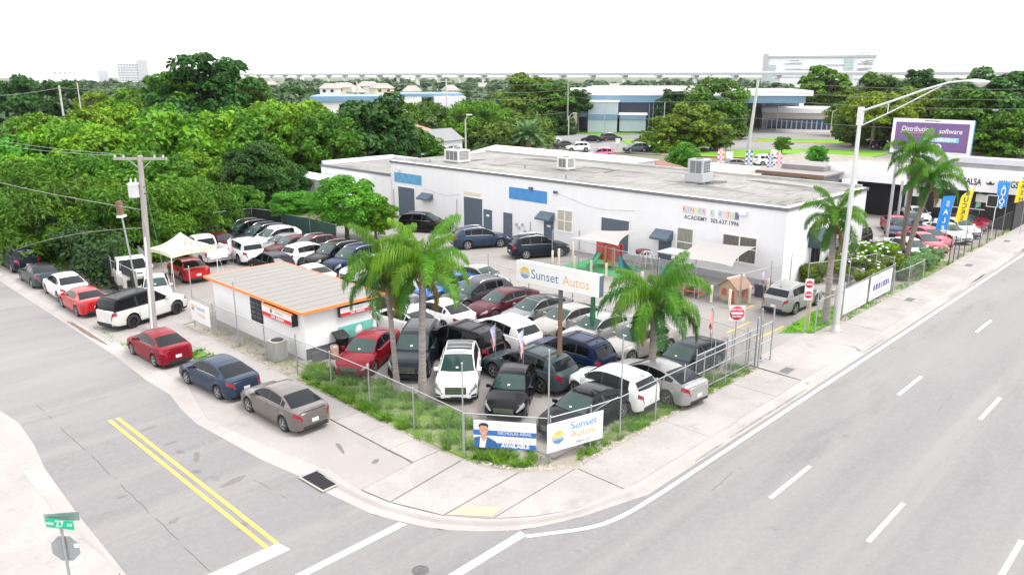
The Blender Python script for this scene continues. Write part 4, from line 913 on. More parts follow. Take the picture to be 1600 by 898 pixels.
# lightbox signs under the eaves
def lightbox(P, xd, w, h, dep, label):
    t = empty('lightbox_sign', P, 0, label, 'sign', 'lightbox signs on the office')
    M0 = frame((0, 0, 0), xd, (0, 0, 1)); 
    def pb(c, d, m, n):
        o = MB().box(c, d).build(n, m, t); o.matrix_local = M0; return o
    pb((0, 0, -dep / 2), (w, h, dep), M_black, 'cabinet'); pb((0, 0, .003), (w - .08, h - .06, .006), M_vinyl, 'face'); pb((0, -h * .26, .009), (w - .08, h * .30, .006), M_red, 'red_band')
    for i in range(10):      # print too small to read: worn marks
        if i != 3: pb((-.16 * w + i * .042 * w, -h * .26, .014), (.032 * w, h * .15, .004), M_vinyl, 'worn_print')
    for i in range(5): pb((-.03 * w + i * .052 * w, h * .14, .008), (.036 * w, h * .13, .004), M_grey, 'worn_print')
    o = MB().lathe([(h * .09, 0), (h * .16, 0), (h * .16, .006), (h * .09, .006)], 20).build('emblem', M_dgrey, t); o.matrix_local = M0 @ Matrix.Translation((-.17 * w, h * .15, .008))
    o = MB().bx(-h * .03, h * .03, -h * .16, h * .16, 0, .006).build('emblem_bar', M_dgrey, t); o.matrix_local = M0 @ Matrix.Translation((-.17 * w, h * .15, .009))
lightbox((18.75 - .34, 32.3 + 2.0, 1.98), (0, -1, 0), 2.95, .66, .30, 'long lightbox sign with a red stripe on the street side of the office')
lightbox((18.75 + 2.9, 32.3 - .22, 2.05), (1, 0, 0), 2.0, .50, .18, 'smaller lightbox sign with a red stripe on the lot side of the office')
# condenser unit
t = empty('condenser_unit', (17.95, 33.6, -.02), R(3), 'beige round-cornered condenser unit standing by the office wall', 'air conditioner')
def rrect(w, d, r, n=4):
    P = []
    for cx, cy, a0 in ((w / 2 - r, d / 2 - r, 0), (-w / 2 + r, d / 2 - r, 90), (-w / 2 + r, -d / 2 + r, 180), (w / 2 - r, -d / 2 + r, 270)):
        for i in range(n + 1): a = R(a0 + 90 * i / n); P.append((cx + r * math.cos(a), cy + r * math.sin(a)))
    return P
MB().prism(rrect(.70, .70, .12), .06, .93).build('core', M_fin, t); MB().prism(rrect(.86, .86, .1), 0, .06).build('pad', M_conc, t)
me = MB().prism(rrect(.76, .76, .14), 0, .045).mesh('louvre', mat('condenser beige', (.42, .41, .37), .5, var=.06, vscale=5))
for i in range(12): link('louvre', me, t, (0, 0, .08 + i * .068))
MB().prism(rrect(.78, .78, .14), .90, .96).build('top_cover', MATS['condenser beige'], t)
MB().lathe([(0, .0), (.25, .0), (.27, .012), (.29, .012), (.3, 0)], 20).build('fan_opening', M_void, t, (0, 0, .962))
for i in range(6):
    o = MB().bx(-.27, .27, -.006, .006, .01, .02).build('guard_bar', M_dgrey, t, (0, 0, .962)); o.rotation_euler = (0, 0, PI * i / 6)
# junk beside the office: low fence panels, drums
t = empty('black_trash_bin', (20.55, 31.85, 0), 0, 'black wheeled bin standing open beside the crimson sedan', 'bin')
MB().lathe([(0, .02), (.27, .02), (.33, .85), (.36, .86), (.36, .9), (.0, .9)], 14).build('tub', M_black, t); MB().box((0, .12, .98), (.72, .62, .05), rx=R(22)).build('lid', M_black, t)
t = empty('white_oval_board', (21.5, 31.7, 0), R(20), 'white oval plastic lid propped behind the crimson sedan', 'board')
MB().lathe([(0, 0), (.26, 0), (.28, .02), (.26, .05), (0, .05)], 18, axis='Y').build('panel', M_plast, t, (0, 0, 1.05)); MB().bx(-.02, .02, .0, .03, 0, .85).build('post', M_grey, t)
t = empty('low_fence_panel', (18.75, 31.75, 0), 0, 'low dark panel barrier at the office corner', 'barrier')
for i in range(2): MB().bx(i * 1.05, i * 1.05 + 1.0, 0, .05, .02, .5).build('panel', M_dgrey, t)
for (x, y, c, lb) in ((19.9, 31.6, (.35, .20, .15), 'small rusty drum beside the black bin'),):
    t = empty('rusty_drum', (x, y, 0), 0, lb, 'drum'); m_ = mat('rusty steel', c, .7, var=.4, vscale=6)
    MB().lathe([(0, 0), (.2, 0), (.21, .2), (.2, .21), (.21, .42), (.2, .43), (.21, .62), (0, .62)], 14).build('shell', m_, t); MB().lathe([(.16, .63), (.19, .65), (.2, .63)], 14).build('rim', M_galv, t)
# ================================================================ FENCES
def chain_mesh(L, H, pitch=.085, r=.0021):
    """real chain link: two families of straight diagonal wires, in the local x-z plane"""
    V = []; F = []; n = int((L + H) / pitch) + 1
    for fam in (0, 1):
        for k in range(n):
            a = k * pitch - H; x0, z0, x1, z1 = a, 0, a + H, H
            if x0 < 0: z0 = -x0; x0 = 0
            if x1 > L: z1 = H - (x1 - L); x1 = L
            if x1 <= x0: continue
            if fam: z0, z1 = H - z0, H - z1
            d = Vector((x1 - x0, 0, z1 - z0)).normalized(); nn = Vector((-d.z, 0, d.x)); yb = Vector((0, 1, 0)); o = len(V)
            for (px, pz) in ((x0, z0), (x1, z1)):
                p = Vector((px, .004 * (1 - 2 * fam), pz))
                for q in range(3): a2 = 2 * PI * q / 3; V.append(p + (nn * math.cos(a2) + yb * math.sin(a2)) * r)
            for q in range(3): F.append((o + q, o + (q + 1) % 3, o + 3 + (q + 1) % 3, o + 3 + q))
    return np_mesh('mesh_panel', np.array([tuple(v) for v in V]), np.array(F), M_wire)
CM = {}
def fence(pts, H, label, post_h=None, rail_z=None, group=None, mesh=True, pitch=.095, m=M_galv, rails=None, post_r=.03, tall=(), name='chain_link_fence', z0=0, wire=None, cat='fence'):
    """posts at pts; rails and mesh panels between"""
    x, y = pts[0]; t = empty(name, (x, y, z0), 0, label, cat, group)
    for i, (px, py) in enumerate(pts):
        h = tall[i] if i < len(tall) and tall[i] else (post_h or H + .06); h += random.uniform(-.02, .02)
        mb = MB().tube([(0, 0, -.1), (0, 0, h)], post_r, 7); mb.lathe([(post_r * 1.2, h - .01), (post_r * 1.2, h + .02), (0, h + .05)], 7); mb.build('post', m, t, (px - x, py - y, 0))
    for (a, c) in zip(pts[:-1], pts[1:]):
        L_ = math.dist(a, c); ang = math.atan2(c[1] - a[1], c[0] - a[0])
        for rz_ in (rails or [H]):
            MB().tube([(a[0] - x, a[1] - y, rz_), (c[0] - x, c[1] - y, rz_)], .02, 6).build('rail', m, t)
        if mesh:
            k = (round(L_, 1), round(H, 2), pitch)
            if k not in CM:
                CM[k] = chain_mesh(k[0], H - .06, pitch); 
                if wire: CM[k].materials[0] = wire
            o = link('mesh_panel', CM[k], t, (a[0] - x, a[1] - y, .04), ang); o['kind'] = 'stuff'; o.scale.x = L_ / k[0]
    return t
# street side fence and corner
fence([(17.35, 41.6), (17.35, 39.2), (17.4, 36.6), (17.4, 33.8), (17.42, 30.9), (17.5, 28.2), (17.55, 25.4), (17.5, 22.4), (17.4, 19.4)], 1.75,
      'chain link fence along the side street below the small office', tall=[3.4, 0, 3.5, 0, 2.0, 0, 0, 0, 3.6])
fence([(17.4, 19.35), (19.2, 16.85)], 1.72, 'chain link fence panel across the corner behind the portrait banner', tall=[1.7, 4.3])
fence([(19.25, 16.8), (21.0, 16.35), (22.5, 16.1), (24.9, 16.1), (26.9, 16.05), (28.45, 16.05), (30.3, 16.0), (33.05, 15.95)], 1.75, 'chain link fence along the avenue from the corner to the gate', tall=[0, 0, 4.2, 0, 0, 2.0, 2.3, 2.5])
# rolling gate frame inside it
t = empty('rolling_gate', (28.3, 16.35, 0), R(-1), 'galvanised rolling gate parked behind the avenue fence', 'gate')
for zz in (.12, .9, 1.8):
    MB().tube([(0, 0, zz), (5.9, 0, zz)], .028, 6).build('rail', M_galv, t)
for xx in (0, 1.5, 3.0, 4.4, 5.9): MB().tube([(xx, 0, .1), (xx, 0, 2.1)], .028, 6).build('post', M_galv, t)
o = link('mesh_panel', chain_mesh(5.9, 1.7), t, (0, .02, .1)); o['kind'] = 'stuff'
MB().lathe([(0, -.03), (.09, -.03), (.10, .03), (0, .03)], 14, axis='Y').build('wheel', M_rubber, t, (5.9, 0, .08))
t = empty('gate_post_pair', (33.1, 16.0, 0), 0, 'tall galvanised gate posts by the driveway mouth', 'gate post')
for xx, h in ((0, 2.55), (.35, 2.9), (1.6, 2.75)): MB().tube([(xx, 0, 0), (xx, 0, h)], .045, 8).build('post', M_galv, t)
for zz in (.25, 1.1, 2.0): MB().tube([(.35, 0, zz), (1.6, 0, zz)], .025, 6).build('rail', M_galv, t)
# inner wire fence between the lot and the driveway
fence([(33.0, 16.3), (33.4, 18.6), (33.6, 21.5), (33.8, 24.5), (33.9, 28), (33.9, 31.5), (34.3, 35.5)], 1.75, 'thin fence between the parked rows and the open driveway', tall=[0, 2.4, 2.3, 0, 0, 0, 2.4], pitch=.17)
# play yard fence in front of the long building
fence([(43.7, 38.2), (42.5, 34.6), (41.9, 31.0), (41.6, 27.2), (41.6, 24.5), (41.7, 21.5)], 2.1, 'grey play yard fence in front of the shade sails', pitch=.17)
fence([(41.75, 21.45), (44.6, 21.0), (46.9, 20.8)], 2.1, 'grey fence returning to the corner of the long building', tall=[0, 2.5, 2.6], pitch=.17)
# small lawn and banner fence past the light pole
fence([(40.3, 16.2), (42.4, 16.1), (43.6, 16.1), (48.2, 16.2), (52.0, 16.2)], 1.8, 'fence hung with white printed banners beside the street light', tall=[2.3, 2.2, 2.2, 1.9, 1.9])
fence([(43.5, 21.2), (44.5, 18.5), (44.4, 16.2)], 1.7, 'short fence between the silver car and the banners', pitch=.17, tall=[0, 0, 2.4]) if False else None
fence([(46.8, 19.6), (49.8, 18.2), (52.6, 17.6), (52.0, 16.3)], 2.2, 'open wire cage at the end of the banner fence', pitch=.17, tall=[3.1, 0, 2.2])
fence([(52.2, 16.2), (54.4, 16.0), (57.2, 15.95)], 1.25, 'low green tinted wire fence at the foot of the clipped hedge')
# black iron fence by the used car yard
xs = [62.6, 63.7, 65.3, 66.8, 68.8, 71, 73.4, 76, 78.8, 82, 85.5, 89, 93, 97]
fence([(x, 15.95 - (.1 if x < 64 else 0)) for x in xs], 1.75, 'dark steel fence along the used car yard', m=M_blackiron, pitch=.13, tall=[2.1, 2.2, 0, 2.3], wire=M_dgrey)
# dark green screen fence behind the lot
def screen(pts, H, label, m, sag=0):
    x, y = pts[0]; t = empty('screen_fence', (x, y, 0), 0, label, 'fence')
    for (a, c) in zip(pts[:-1], pts[1:]):
        L_ = math.dist(a, c); ang = math.atan2(c[1] - a[1], c[0] - a[0]); n = max(2, int(L_ / .8))
        G = [[(i * L_ / n, .03 * math.sin(i * 1.7), .05), (i * L_ / n, .05 * math.sin(i * 2.3 + 1), H * .5), (i * L_ / n, .0, H - .05 * abs(math.sin(i * 1.1)))] for i in range(n + 1)]
        MB().grid(G, True).build('screen', m, t, (a[0] - x, a[1] - y, 0), ang)
        MB().tube([(a[0] - x, a[1] - y, H), (c[0] - x, c[1] - y, H)], .02, 5).build('rail', M_galv, t)
    for (px, py) in pts: MB().tube([(0, 0, 0), (0, 0, H + .1)], .03, 6).build('post', M_galv, t, (px - x, py - y, 0))
    return t
M_scr = mat('dark green windscreen mesh', (.018, .055, .048), .8, var=.2, vscale=1.5); M_scr2 = mat('black windscreen mesh', (.012, .014, .016), .8, var=.3, vscale=1.2)
screen([(34.4, 53.2), (34.6, 57.5), (34.0, 61)], 1.9, 'dark green screen fence behind the row of parked cars', M_scr)
screen([(34.0, 61), (33, 64.4), (28, 65), (22.5, 64.8), (18.2, 64.4)], 2.1, 'black screened fence in the tree shade at the back of the lot', M_scr2)
screen([(16.95, 48.4), (17.0, 51), (17.0, 55), (17.0, 60.5)], 2.0, 'black screened fence behind the street cars under the trees', M_scr2)

# ================================================================ BANNERS AND SIGNS
def panel_thing(name, P, xd, w, h, label, cat='banner', group=None, m=M_vinyl, bulge=.04, ydir=(0, 0, 1)):
    t = empty(name, P, 0, label, cat, group); M0 = frame((0, 0, 0), xd, ydir)
    G = [[(w * (i / 8 - .5), h * (j / 4 - .5), bulge * math.sin(PI * i / 8) * math.sin(PI * j / 4) + .006 * math.sin(i * 2.1 + j)) for j in range(5)] for i in range(9)]
    o = MB().grid(G, True, flip=True).build('sheet', m, t); o.matrix_local = M0
    o = MB().grid([[(x, y, z - .004) for x, y, z in r] for r in G], True).build('backing', m, t); o.matrix_local = M0
    return t, M0
def flat(t, M0, c, d, m, n='print', z=0):
    o = MB().add([(c[0] - d[0] / 2, c[1] - d[1] / 2, z), (c[0] + d[0] / 2, c[1] - d[1] / 2, z), (c[0] + d[0] / 2, c[1] + d[1] / 2, z), (c[0] - d[0] / 2, c[1] + d[1] / 2, z)], [(0, 1, 2, 3)]).build(n, m, t); o.matrix_local = M0; return o
def poly2(t, M0, P, m, n='print', z=0):
    a = sum(P[i][0] * P[(i + 1) % len(P)][1] - P[(i + 1) % len(P)][0] * P[i][1] for i in range(len(P)))
    if a < 0: P = P[::-1]
    o = MB().add([(x, y, z) for x, y in P], [tuple(range(len(P)))]).build(n, m, t); o.matrix_local = M0; return o
def txt(t, M0, s, x, y, size, m, z=.06, **k): return lettering(s, size, m, t, M0 @ Matrix.Translation((x, y, z)), **k)
def sun_logo(t, M0, cx, cy, r, z):
    """half sun of orange bars above blue waves"""
    cs = [(.62, .30, .06), (.70, .42, .10), (.72, .50, .16), (.70, .52, .22)]
    for i in range(12):
        y0 = -r + 2 * r * i / 12; y1 = y0 + 2 * r / 12 * (.92 if i > 5 else .66)
        w0 = math.sqrt(max(0, r * r - y0 * y0)); w1 = math.sqrt(max(0, r * r - min(r, y1) ** 2))
        if i >= 6: c = cs[min(3, (11 - i) // 2 + 0)]; m = mat('logo orange %d' % (i // 3), c, .5)
        elif i >= 4: m = mat('logo pale blue', (.25, .42, .55), .5)
        else: m = mat('logo deep blue', (.03, .15, .32), .5)
        poly2(t, M0, [(cx - w0, cy + y0), (cx + w0, cy + y0), (cx + w1, cy + y1), (cx - w1, cy + y1)], m, 'logo_bar', z)
# corner banners
d0 = Vector((18.95 - 17.35, 17.2 - 19.45, 0)); dn = d0.normalized(); nrm = Vector((dn.y, -dn.x, 0)); 
if nrm.x > 0: nrm = -nrm
c0 = Vector((17.52 + .05, 19.22, 0))
pa = Vector((17.62, 19.02, 1.0)); pbb = Vector((18.92, 17.2, 1.0)); mid = (pa + pbb) / 2 + nrm * .06
t, M0 = panel_thing('portrait_banner', mid, (pbb - pa), (pbb - pa).length + .05, 1.05, 'blue and white banner with a portrait in a blue suit, tied to the corner fence', m=M_vinyl, bulge=.02)
w_, h_ = (pbb - pa).length + .05, 1.05; z = .035
flat(t, M0, (0, .06), (w_, .20), M_navy, 'blue_band', z); flat(t, M0, (.16 * w_, -.42), (w_ * .68, .20), M_navy, 'blue_band', z)
skin_m = mat('printed skin tone', (.50, .27, .19), .5); hair_m = mat('printed dark hair', (.02, .014, .012), .5); suit = mat('printed blue suit', (.02, .10, .26), .5, var=.15, vscale=6)
hx_ = -.335 * w_
poly2(t, M0, [(hx_ - .36, -.525), (hx_ - .36, -.16), (hx_ - .12, -.10), (hx_ + .12, -.10), (hx_ + .44, -.26), (hx_ + .55, -.525)], suit, 'suit_print', z + .004)
poly2(t, M0, [(hx_ - .16, -.525), (hx_ - .13, -.12), (hx_ + .12, -.10), (hx_ + .04, -.525)], M_vinyl, 'shirt_print', z + .007)
poly2(t, M0, [(hx_ - .09, -.18), (hx_ - .09, .0), (hx_ + .09, .0), (hx_ + .09, -.18), (hx_, -.28)], skin_m, 'neck_print', z + .010)
poly2(t, M0, [(hx_ + .155 * math.cos(a), .17 + .215 * math.sin(a)) for a in [2 * PI * i / 18 for i in range(18)]], skin_m, 'face_print', z + .012)
poly2(t, M0, [(hx_ - .165, .24), (hx_ - .18, .36), (hx_ - .08, .44), (hx_ + .09, .44), (hx_ + .175, .37), (hx_ + .16, .24), (hx_ + .12, .33), (hx_ - .10, .345)], hair_m, 'hair_print', z + .015)
for s in (-1, 1): poly2(t, M0, [(hx_ + s * .06 - .03, .17), (hx_ + s * .06 + .03, .17), (hx_ + s * .06 + .022, .182), (hx_ + s * .06 - .022, .182)], hair_m, 'eye_print', z + .015)
poly2(t, M0, [(hx_ - .05, .06), (hx_ + .05, .06), (hx_ + .03, .04), (hx_ - .03, .04)], M_vinyl, 'smile_print', z + .015)
txt(t, M0, 'NICHOLAS ARIAS', .155 * w_, .085, .185, M_vinyl, z=z + .008, xs=.84, extrude=.001); txt(t, M0, 'AVAILABLE', .17 * w_, -.40, .205, M_vinyl, z=z + .008, xs=1.02, extrude=.001, bold=.008)
txt(t, M0, '(305) 200-1115', .2 * w_, -.19, .15, mat('faded orange print', (.62, .46, .34), .5), z=z + .008, extrude=.001, xs=.98)
txt(t, M0, 'TP', -.09 * w_, .39, .17, M_grey, z=z + .008, extrude=.001); [flat(t, M0, ((.12 + .055 * i) * w_, .36), (.07, .06), mat('pale grey print', (.55, .52, .52), .5), 'faded_print', z + .008) for i in range(6)]; flat(t, M0, (-.09 * w_, .28), (.2, .02), M_grey, 'faded_print', z)
flat(t, M0, (-.0 * w_, .38), (.012, .24), M_grey, 'divider', z)
pa = Vector((19.05, 16.82, 1.0)); pb2 = Vector((21.45, 16.18, 1.0)); L_ = (pb2 - pa).length; nn = Vector(((pb2 - pa).y, -(pb2 - pa).x, 0)).normalized()
t, M0 = panel_thing('corner_shop_banner', (pa + pb2) / 2 + nn * .07, pb2 - pa, L_, 1.13, 'white banner with orange half sun logo and shop name at the fence corner', bulge=.03)
z = .045
sun_logo(t, M0, -.78, -.02, .26, z); txt(t, M0, 'Sunset', .34, .28, .42, M_inksky, z=z, extrude=.001, xs=1.08); txt(t, M0, 'Autos', .30, -.06, .42, M_inkorange, z=z, extrude=.001, xs=1.1); txt(t, M0, 'Miami LLC', .35, -.40, .16, M_ink, z=z, extrude=.001)
# side street shop banner
t, M0 = panel_thing('side_shop_banner', (17.2, 40.4, 1.02), (0, -1, 0), 2.3, 1.15, 'faded white shop banner with blue logo on the side street fence', bulge=.03)
sun_logo(t, M0, -.82, .2, .17, .045); txt(t, M0, 'Sunset', .12, .28, .40, mat('faded blue print', (.36, .42, .50), .5), z=.045, extrude=.001); txt(t, M0, 'Autos', .2, -.08, .38, mat('very faded orange', (.62, .56, .52), .5), z=.045, extrude=.001)
# big pole sign
t = empty('pole_sign', (24.85, 21.2, 0), 0, 'large white box sign with orange sun logo on a brown pole above the lot', 'sign')
MB().tube([(0, 0, -.1), (0, 0, 3.8)], [.115, .10], 12).build('pole', M_brown, t); MB().tube([(0, 0, 3.8), (0, 0, 4.5)], [.10, .10], 12).build('pole_collar', M_dgrey, t)
# ---- pole sign continued: the white box and flood lamps
M0 = frame((-.2 , .1, 5.03), (.08, -1, 0), (0, 0, 1))
def pb(c, d, m, n): o = MB().box(c, d).build(n, m, t); o.matrix_local = M0; return o
pb((0, 0, -.17), (4.45, .93, .32), M_doorslate, 'cabinet'); pb((0, 0, .0), (4.43, .91, .02), M_vinyl, 'face'); pb((0, .47, -.17), (4.45, .012, .34), M_plast, 'top_cover')
sun_logo(t, M0, -1.72, .0, .27, .014); txt(t, M0, 'Sunset', -.62, -.02, .60, M_inkblue, z=.013, extrude=.001, xs=.95); txt(t, M0, 'Autos', 1.05, -.02, .60, mat('lettering amber', (.68, .42, .22), .5), z=.013, extrude=.001, xs=.97)
for dx in (-.62, -.45): MB().box((-.3, .25 - dx * .0 + (.25 if dx < -.5 else .05), 4.12), (.34, .16, .10), ry=R(20)).build('flood_lamp', M_dgrey, t)
MB().tube([(0, .1, 4.0), (-.25, .25, 4.08)], .03, 6).build('lamp_bracket', M_dgrey, t)
MB().lathe([(0, 0), (.10, 0), (.10, -.05), (.13, -.9), (.06, -1.25), (0, -1.3)], 10).build('hanging_plant', mat('hanging greenery', (.02, .10, .05), .8, var=.4, vscale=9), t, (.05, -1.75, 4.5))

# ---- regulatory signs
def plate(P, rz, w, h, m, n, t, corner=.03):
    return None
def round_sign(P, hd, h, label, scale=1):
    """square white plate with a red disc and bar, on a post; hd = facing direction"""
    t = empty('do_not_enter_sign', (P[0], P[1], 0), 0, label, 'sign', 'do not enter signs')
    MB().tube([(0, 0, -.1), (0, 0, h + .05)], .028, 7).build('post', M_galv, t)
    f = Vector((math.cos(R(hd)), math.sin(R(hd)), 0)); x = Vector((-f.y, f.x, 0)); M0 = frame(Vector((0, 0, h - .38)) + f * .04, x, (0, 0, 1))
    s = scale
    o = MB().box((0, 0, 0), (.74 * s, .76, .012)).build('plate', M_plast, t); o.matrix_local = M0
    o = MB().lathe([(0, .012), (.345, .012), (.35, .008), (.35, .0)], 32).build('red_disc', M_dred, t); o.matrix_local = M0 @ Matrix.Diagonal((s, 1, 1, 1))
    o = MB().box((0, 0, .014), (.56 * s, .115, .004)).build('white_bar', M_plast, t); o.matrix_local = M0
    txt(t, M0, 'DO NOT', 0, .18, .15, M_plast, z=.015, extrude=.001, bold=.004); txt(t, M0, 'ENTER', 0, -.17, .15, M_plast, z=.015, extrude=.001, bold=.004)
    return t, M0
t, M0 = round_sign((33.25, 17.2), 222, 2.85, 'red and white round no entry sign at the lot gate, nearest the camera')
t = empty('do_not_enter_sign', (39.9, 16.6, 0), 0, 'pair of stacked red and white signs on one post beside the silver car', 'sign', 'do not enter signs')
MB().tube([(0, 0, -.1), (0, 0, 3.05)], .028, 7).build('post', M_galv, t)
f = Vector((math.cos(R(222)), math.sin(R(222)), 0)); x = Vector((-f.y, f.x, 0))
M0 = frame(Vector((0, 0, 2.45)) + f * .04, x, (0, 0, 1))
o = MB().box((0, 0, 0), (.44, 1.16, .012)).build('plate', M_plast, t); o.matrix_local = M0
for dy in (.29, -.29):
    o = MB().lathe([(0, .012), (.20, .012), (.205, .008), (.205, .0)], 24).build('red_disc', M_dred, t); o.matrix_local = M0 @ Matrix.Translation((0, dy, 0))
    o = MB().box((0, dy, .014), (.32, .07, .004)).build('white_bar', M_plast, t); o.matrix_local = M0
t = empty('wooden_post', (41.0, 16.9, 0), 0, 'plain pale timber post standing in the small bright lawn', 'post'); MB().prism([(-.06, -.06), (.06, -.06), (.06, .06), (-.06, .06)], 0, 1.9).build('shaft', M_ply, t)
# ---- street name sign with the back of a stop sign, bottom left
t = empty('street_name_sign', (4.35, 19.55, 0), 0, 'green street name plate above the grey back of a stop sign at bottom left', 'sign')
MB().tube([(0, 0, 0), (0, 0, 2.86)], .035, 8).build('post', M_galv, t)
rt = Vector((math.sin(AZ), -math.cos(AZ), 0)); tw = -Vector((math.cos(AZ), math.sin(AZ), 0))
dd = (rt * .97 + tw * .18).normalized()
M0 = frame(Vector((0, 0, 3.0)) + tw * .03, dd, (0, 0, 1))
o = MB().box((0, 0, 0), (.78, .24, .012)).build('name_plate', M_green, t); o.matrix_local = M0
txt(t, M0, '27', 0, 0, .24, M_plast, z=.008, extrude=.001, bold=.004); txt(t, M0, 'NW', -.27, -.02, .12, M_plast, z=.008, extrude=.001, bold=.003); txt(t, M0, 'AV', .28, .0, .12, M_plast, z=.008, extrude=.001, bold=.003)
o = MB().box((-.02, .1, -.10), (.80, .24, .012)).build('cross_name_plate', M_galv, t); o.matrix_local = frame(Vector((0, 0, 2.98)) - tw * .05, (rt * .98 - tw * .15).normalized(), (0, 0, 1))
MB().box((0, 0, 2.84), (.07, .07, .1)).build('bracket', M_galv, t)
M1 = frame(Vector((0, 0, 2.28)) - tw * .04, rt, (0, 0, 1))
P8 = [(.37 * math.cos(R(22.5 + 45 * k)), .37 * math.sin(R(22.5 + 45 * k))) for k in range(8)]
o = MB().prism(P8, -.004, .004).build('stop_plate', mat('bare aluminium', (.30, .31, .32), .5, metal=.3, var=.08, vscale=3), t); o.matrix_local = M1
for (x, y) in ((-.10, .24), (.10, .24), (-.10, -.22), (.10, -.22)): o = MB().box((x, y, .008), (.05, .05, .01)).build('bolt', M_galv, t); o.matrix_local = M1
o = MB().box((.28, .08, .006), (.12, .11, .003)).build('sticker', M_plast, t); o.matrix_local = M1
# ---- street light on the avenue
t = empty('street_light', (41.4, 15.5, 0), 0, 'tall aluminium street light with a long truss arm over the avenue', 'street lamp')
MB().tube([(0, 0, .35), (0, 0, 4), (0, 0, 8), (0, 0, 11.9)], [.155, .14, .115, .09], 14).build('pole', M_alu, t)
MB().lathe([(0, .36), (.2, .36), (.22, .1), (.30, .08), (.30, -.05)], 8).build('base', mat('cast aluminium base', (.36, .36, .37), .5, metal=.4, var=.1), t)
MB().tube([(0, -.05, 11.75), (0, -1.4, 12.25), (0, -2.9, 12.85), (0, -3.9, 13.18), (0, -4.6, 13.26)], [.06, .055, .05, .045, .04], 8).build('upper_arm', M_alu, t)
MB().tube([(0, -.05, 11.0), (0, -1.4, 11.72), (0, -2.9, 12.6), (0, -3.6, 13.02)], .035, 8).build('lower_arm', M_alu, t)
MB().tube([(0, -1.3, 11.68), (0, -1.3, 12.2)], .025, 6).build('brace', M_alu, t)
MB().box((0, 0, 11.5), (.24, .26, .9)).build('collar', M_alu, t)
G = []
for i in range(11):
    u = i / 10; y = -4.45 - 1.15 * u; wv = .20 * math.sin(PI * min(1, u * .95 + .06)) ** .6 + .02; top = .10 * math.sin(PI * (u * .9 + .08)); bt = -.24 * max(0, math.sin(PI * max(0, (u - .35) / .65))) - .04
    G.append([(wv * math.cos(a), y, 13.24 + (top if math.sin(a) > 0 else -bt) * math.sin(a)) for a in [2 * PI * k / 12 for k in range(13)]])
MB().grid(G, True).build('lamp_head', M_alu, t)
# ---- wooden utility pole
t = empty('utility_pole', (15.4, 42.4, 0), 0, 'weathered wooden utility pole with a transformer and crossarm', 'utility pole')
rt = Vector((math.sin(AZ), -math.cos(AZ), 0)); top = rt * .42 + Vector((0, 0, 9.5))
MB().tube([(0, 0, -.1), top * .25, top * .5, top * .75, top], [.185, .175, .16, .145, .125], 12).build('pole', M_wood, t)
ca = rt * .98 + Vector((0, 0, .02)); MB().box(top + Vector((0, 0, -.16)), (2.75, .11, .13), rz=math.atan2(rt.y, rt.x)).build('crossarm', M_wood, t)
for s in (-1, 1): MB().tube([top + rt * s * .62 + Vector((0, 0, -.2)), top + Vector((0, 0, -.75))], .022, 5).build('crossarm_brace', M_galv, t)
for d_ in (-1.3, -.85, .75, 1.2): MB().lathe([(0, 0), (.03, 0), (.05, .03), (.03, .06), (.05, .09), (.02, .13), (0, .13)], 8).build('insulator', M_plast, t, top + rt * d_ + Vector((0, 0, -.10)))
tp = top * .815 - rt * .42 + tw * .05
MB().lathe([(0, -.4), (.27, -.4), (.29, -.36), (.29, .26), (.31, .28), (.31, .33), (.2, .36), (0, .37)], 18).build('transformer', M_plast, t, tp)
for s in (-.12, .14): MB().lathe([(0, .3), (.04, .3), (.06, .36), (.04, .42), (.05, .48), (.015, .6), (0, .6)], 8).build('bushing', M_plast, t, tp + rt * s)
for z in (-.2, .15): MB().box(tp + rt * .36 + Vector((0, 0, z)), (.4, .1, .08), rz=math.atan2(rt.y, rt.x)).build('bracket', M_brown, t)
MB().tube([tp + Vector((0, 0, -.4)), tp + Vector((0, 0, -1.1))], .012, 4).build('drop_lead', M_black, t)
MB().tube([top * .55 + tw * .17, top * .02 + tw * .2], .05, 7).build('conduit', M_plast, t)
t2 = empty('utility_service_mast', (15.9, 45.2, 0), 0, 'slim grey mast with a small wooden box beside the utility pole', 'utility pole')
MB().tube([(0, 0, 0), (-.35, .2, 6.0)], .05, 7).build('mast', M_galv, t2); MB().box((-.38, .25, 6.4), (.3, .25, .75), rz=.7).build('box', M_brown, t2); MB().box((-.36, .2, 5.95), (.5, .3, .12), rz=.7).build('crossbar', M_plast, t2)
M_cable = mat('overhead cable', (.22, .22, .21), .6)
M_cabled = mat('dark overhead cable', (.10, .10, .10), .6)
def cable(a, c, sag, r=.014, label=None, group='overhead wires', m=None, n=14, name='overhead_wire', cat='wire'):
    a, c = Vector(a), Vector(c); P = [a.lerp(c, i / n) - Vector((0, 0, sag * 4 * (i / n) * (1 - i / n))) for i in range(n + 1)]
    o = MB().tube([p - a for p in P], r, 5).build(name, m or M_cable, None, a); return tag(o, label, cat, group)
PT = Vector((15.4, 42.4, 0)) + top
far_l = Vector((14.2, 95, 9.3))
cable(PT - rt * 1.3, far_l - rt * 1.3 + Vector((0, 0, .3)), .7, label='outer wire running left from the crossarm of the wooden pole')
cable(PT - rt * .85 + Vector((0, 0, .05)), far_l - rt * .8 + Vector((0, 0, .6)), .6, label='inner wire running left from the crossarm of the wooden pole')
cable(Vector((15.4, 42.4, 0)) + top * .70, (12.5, 95, 6.6), .5, .02, 'thick cable leaving the wooden pole below the transformer')
cable(Vector((15.4, 42.4, 0)) + top * .60, (13.9, 62.5, 1.6), -.35, .016, 'slanting service wire from the wooden pole down to the parked cars')
cable(Vector((15.4, 42.4, 0)) + top * .95, (19.6, 50.8, .4), .1, .014, 'guy wire from the top of the wooden pole into the tree shade')
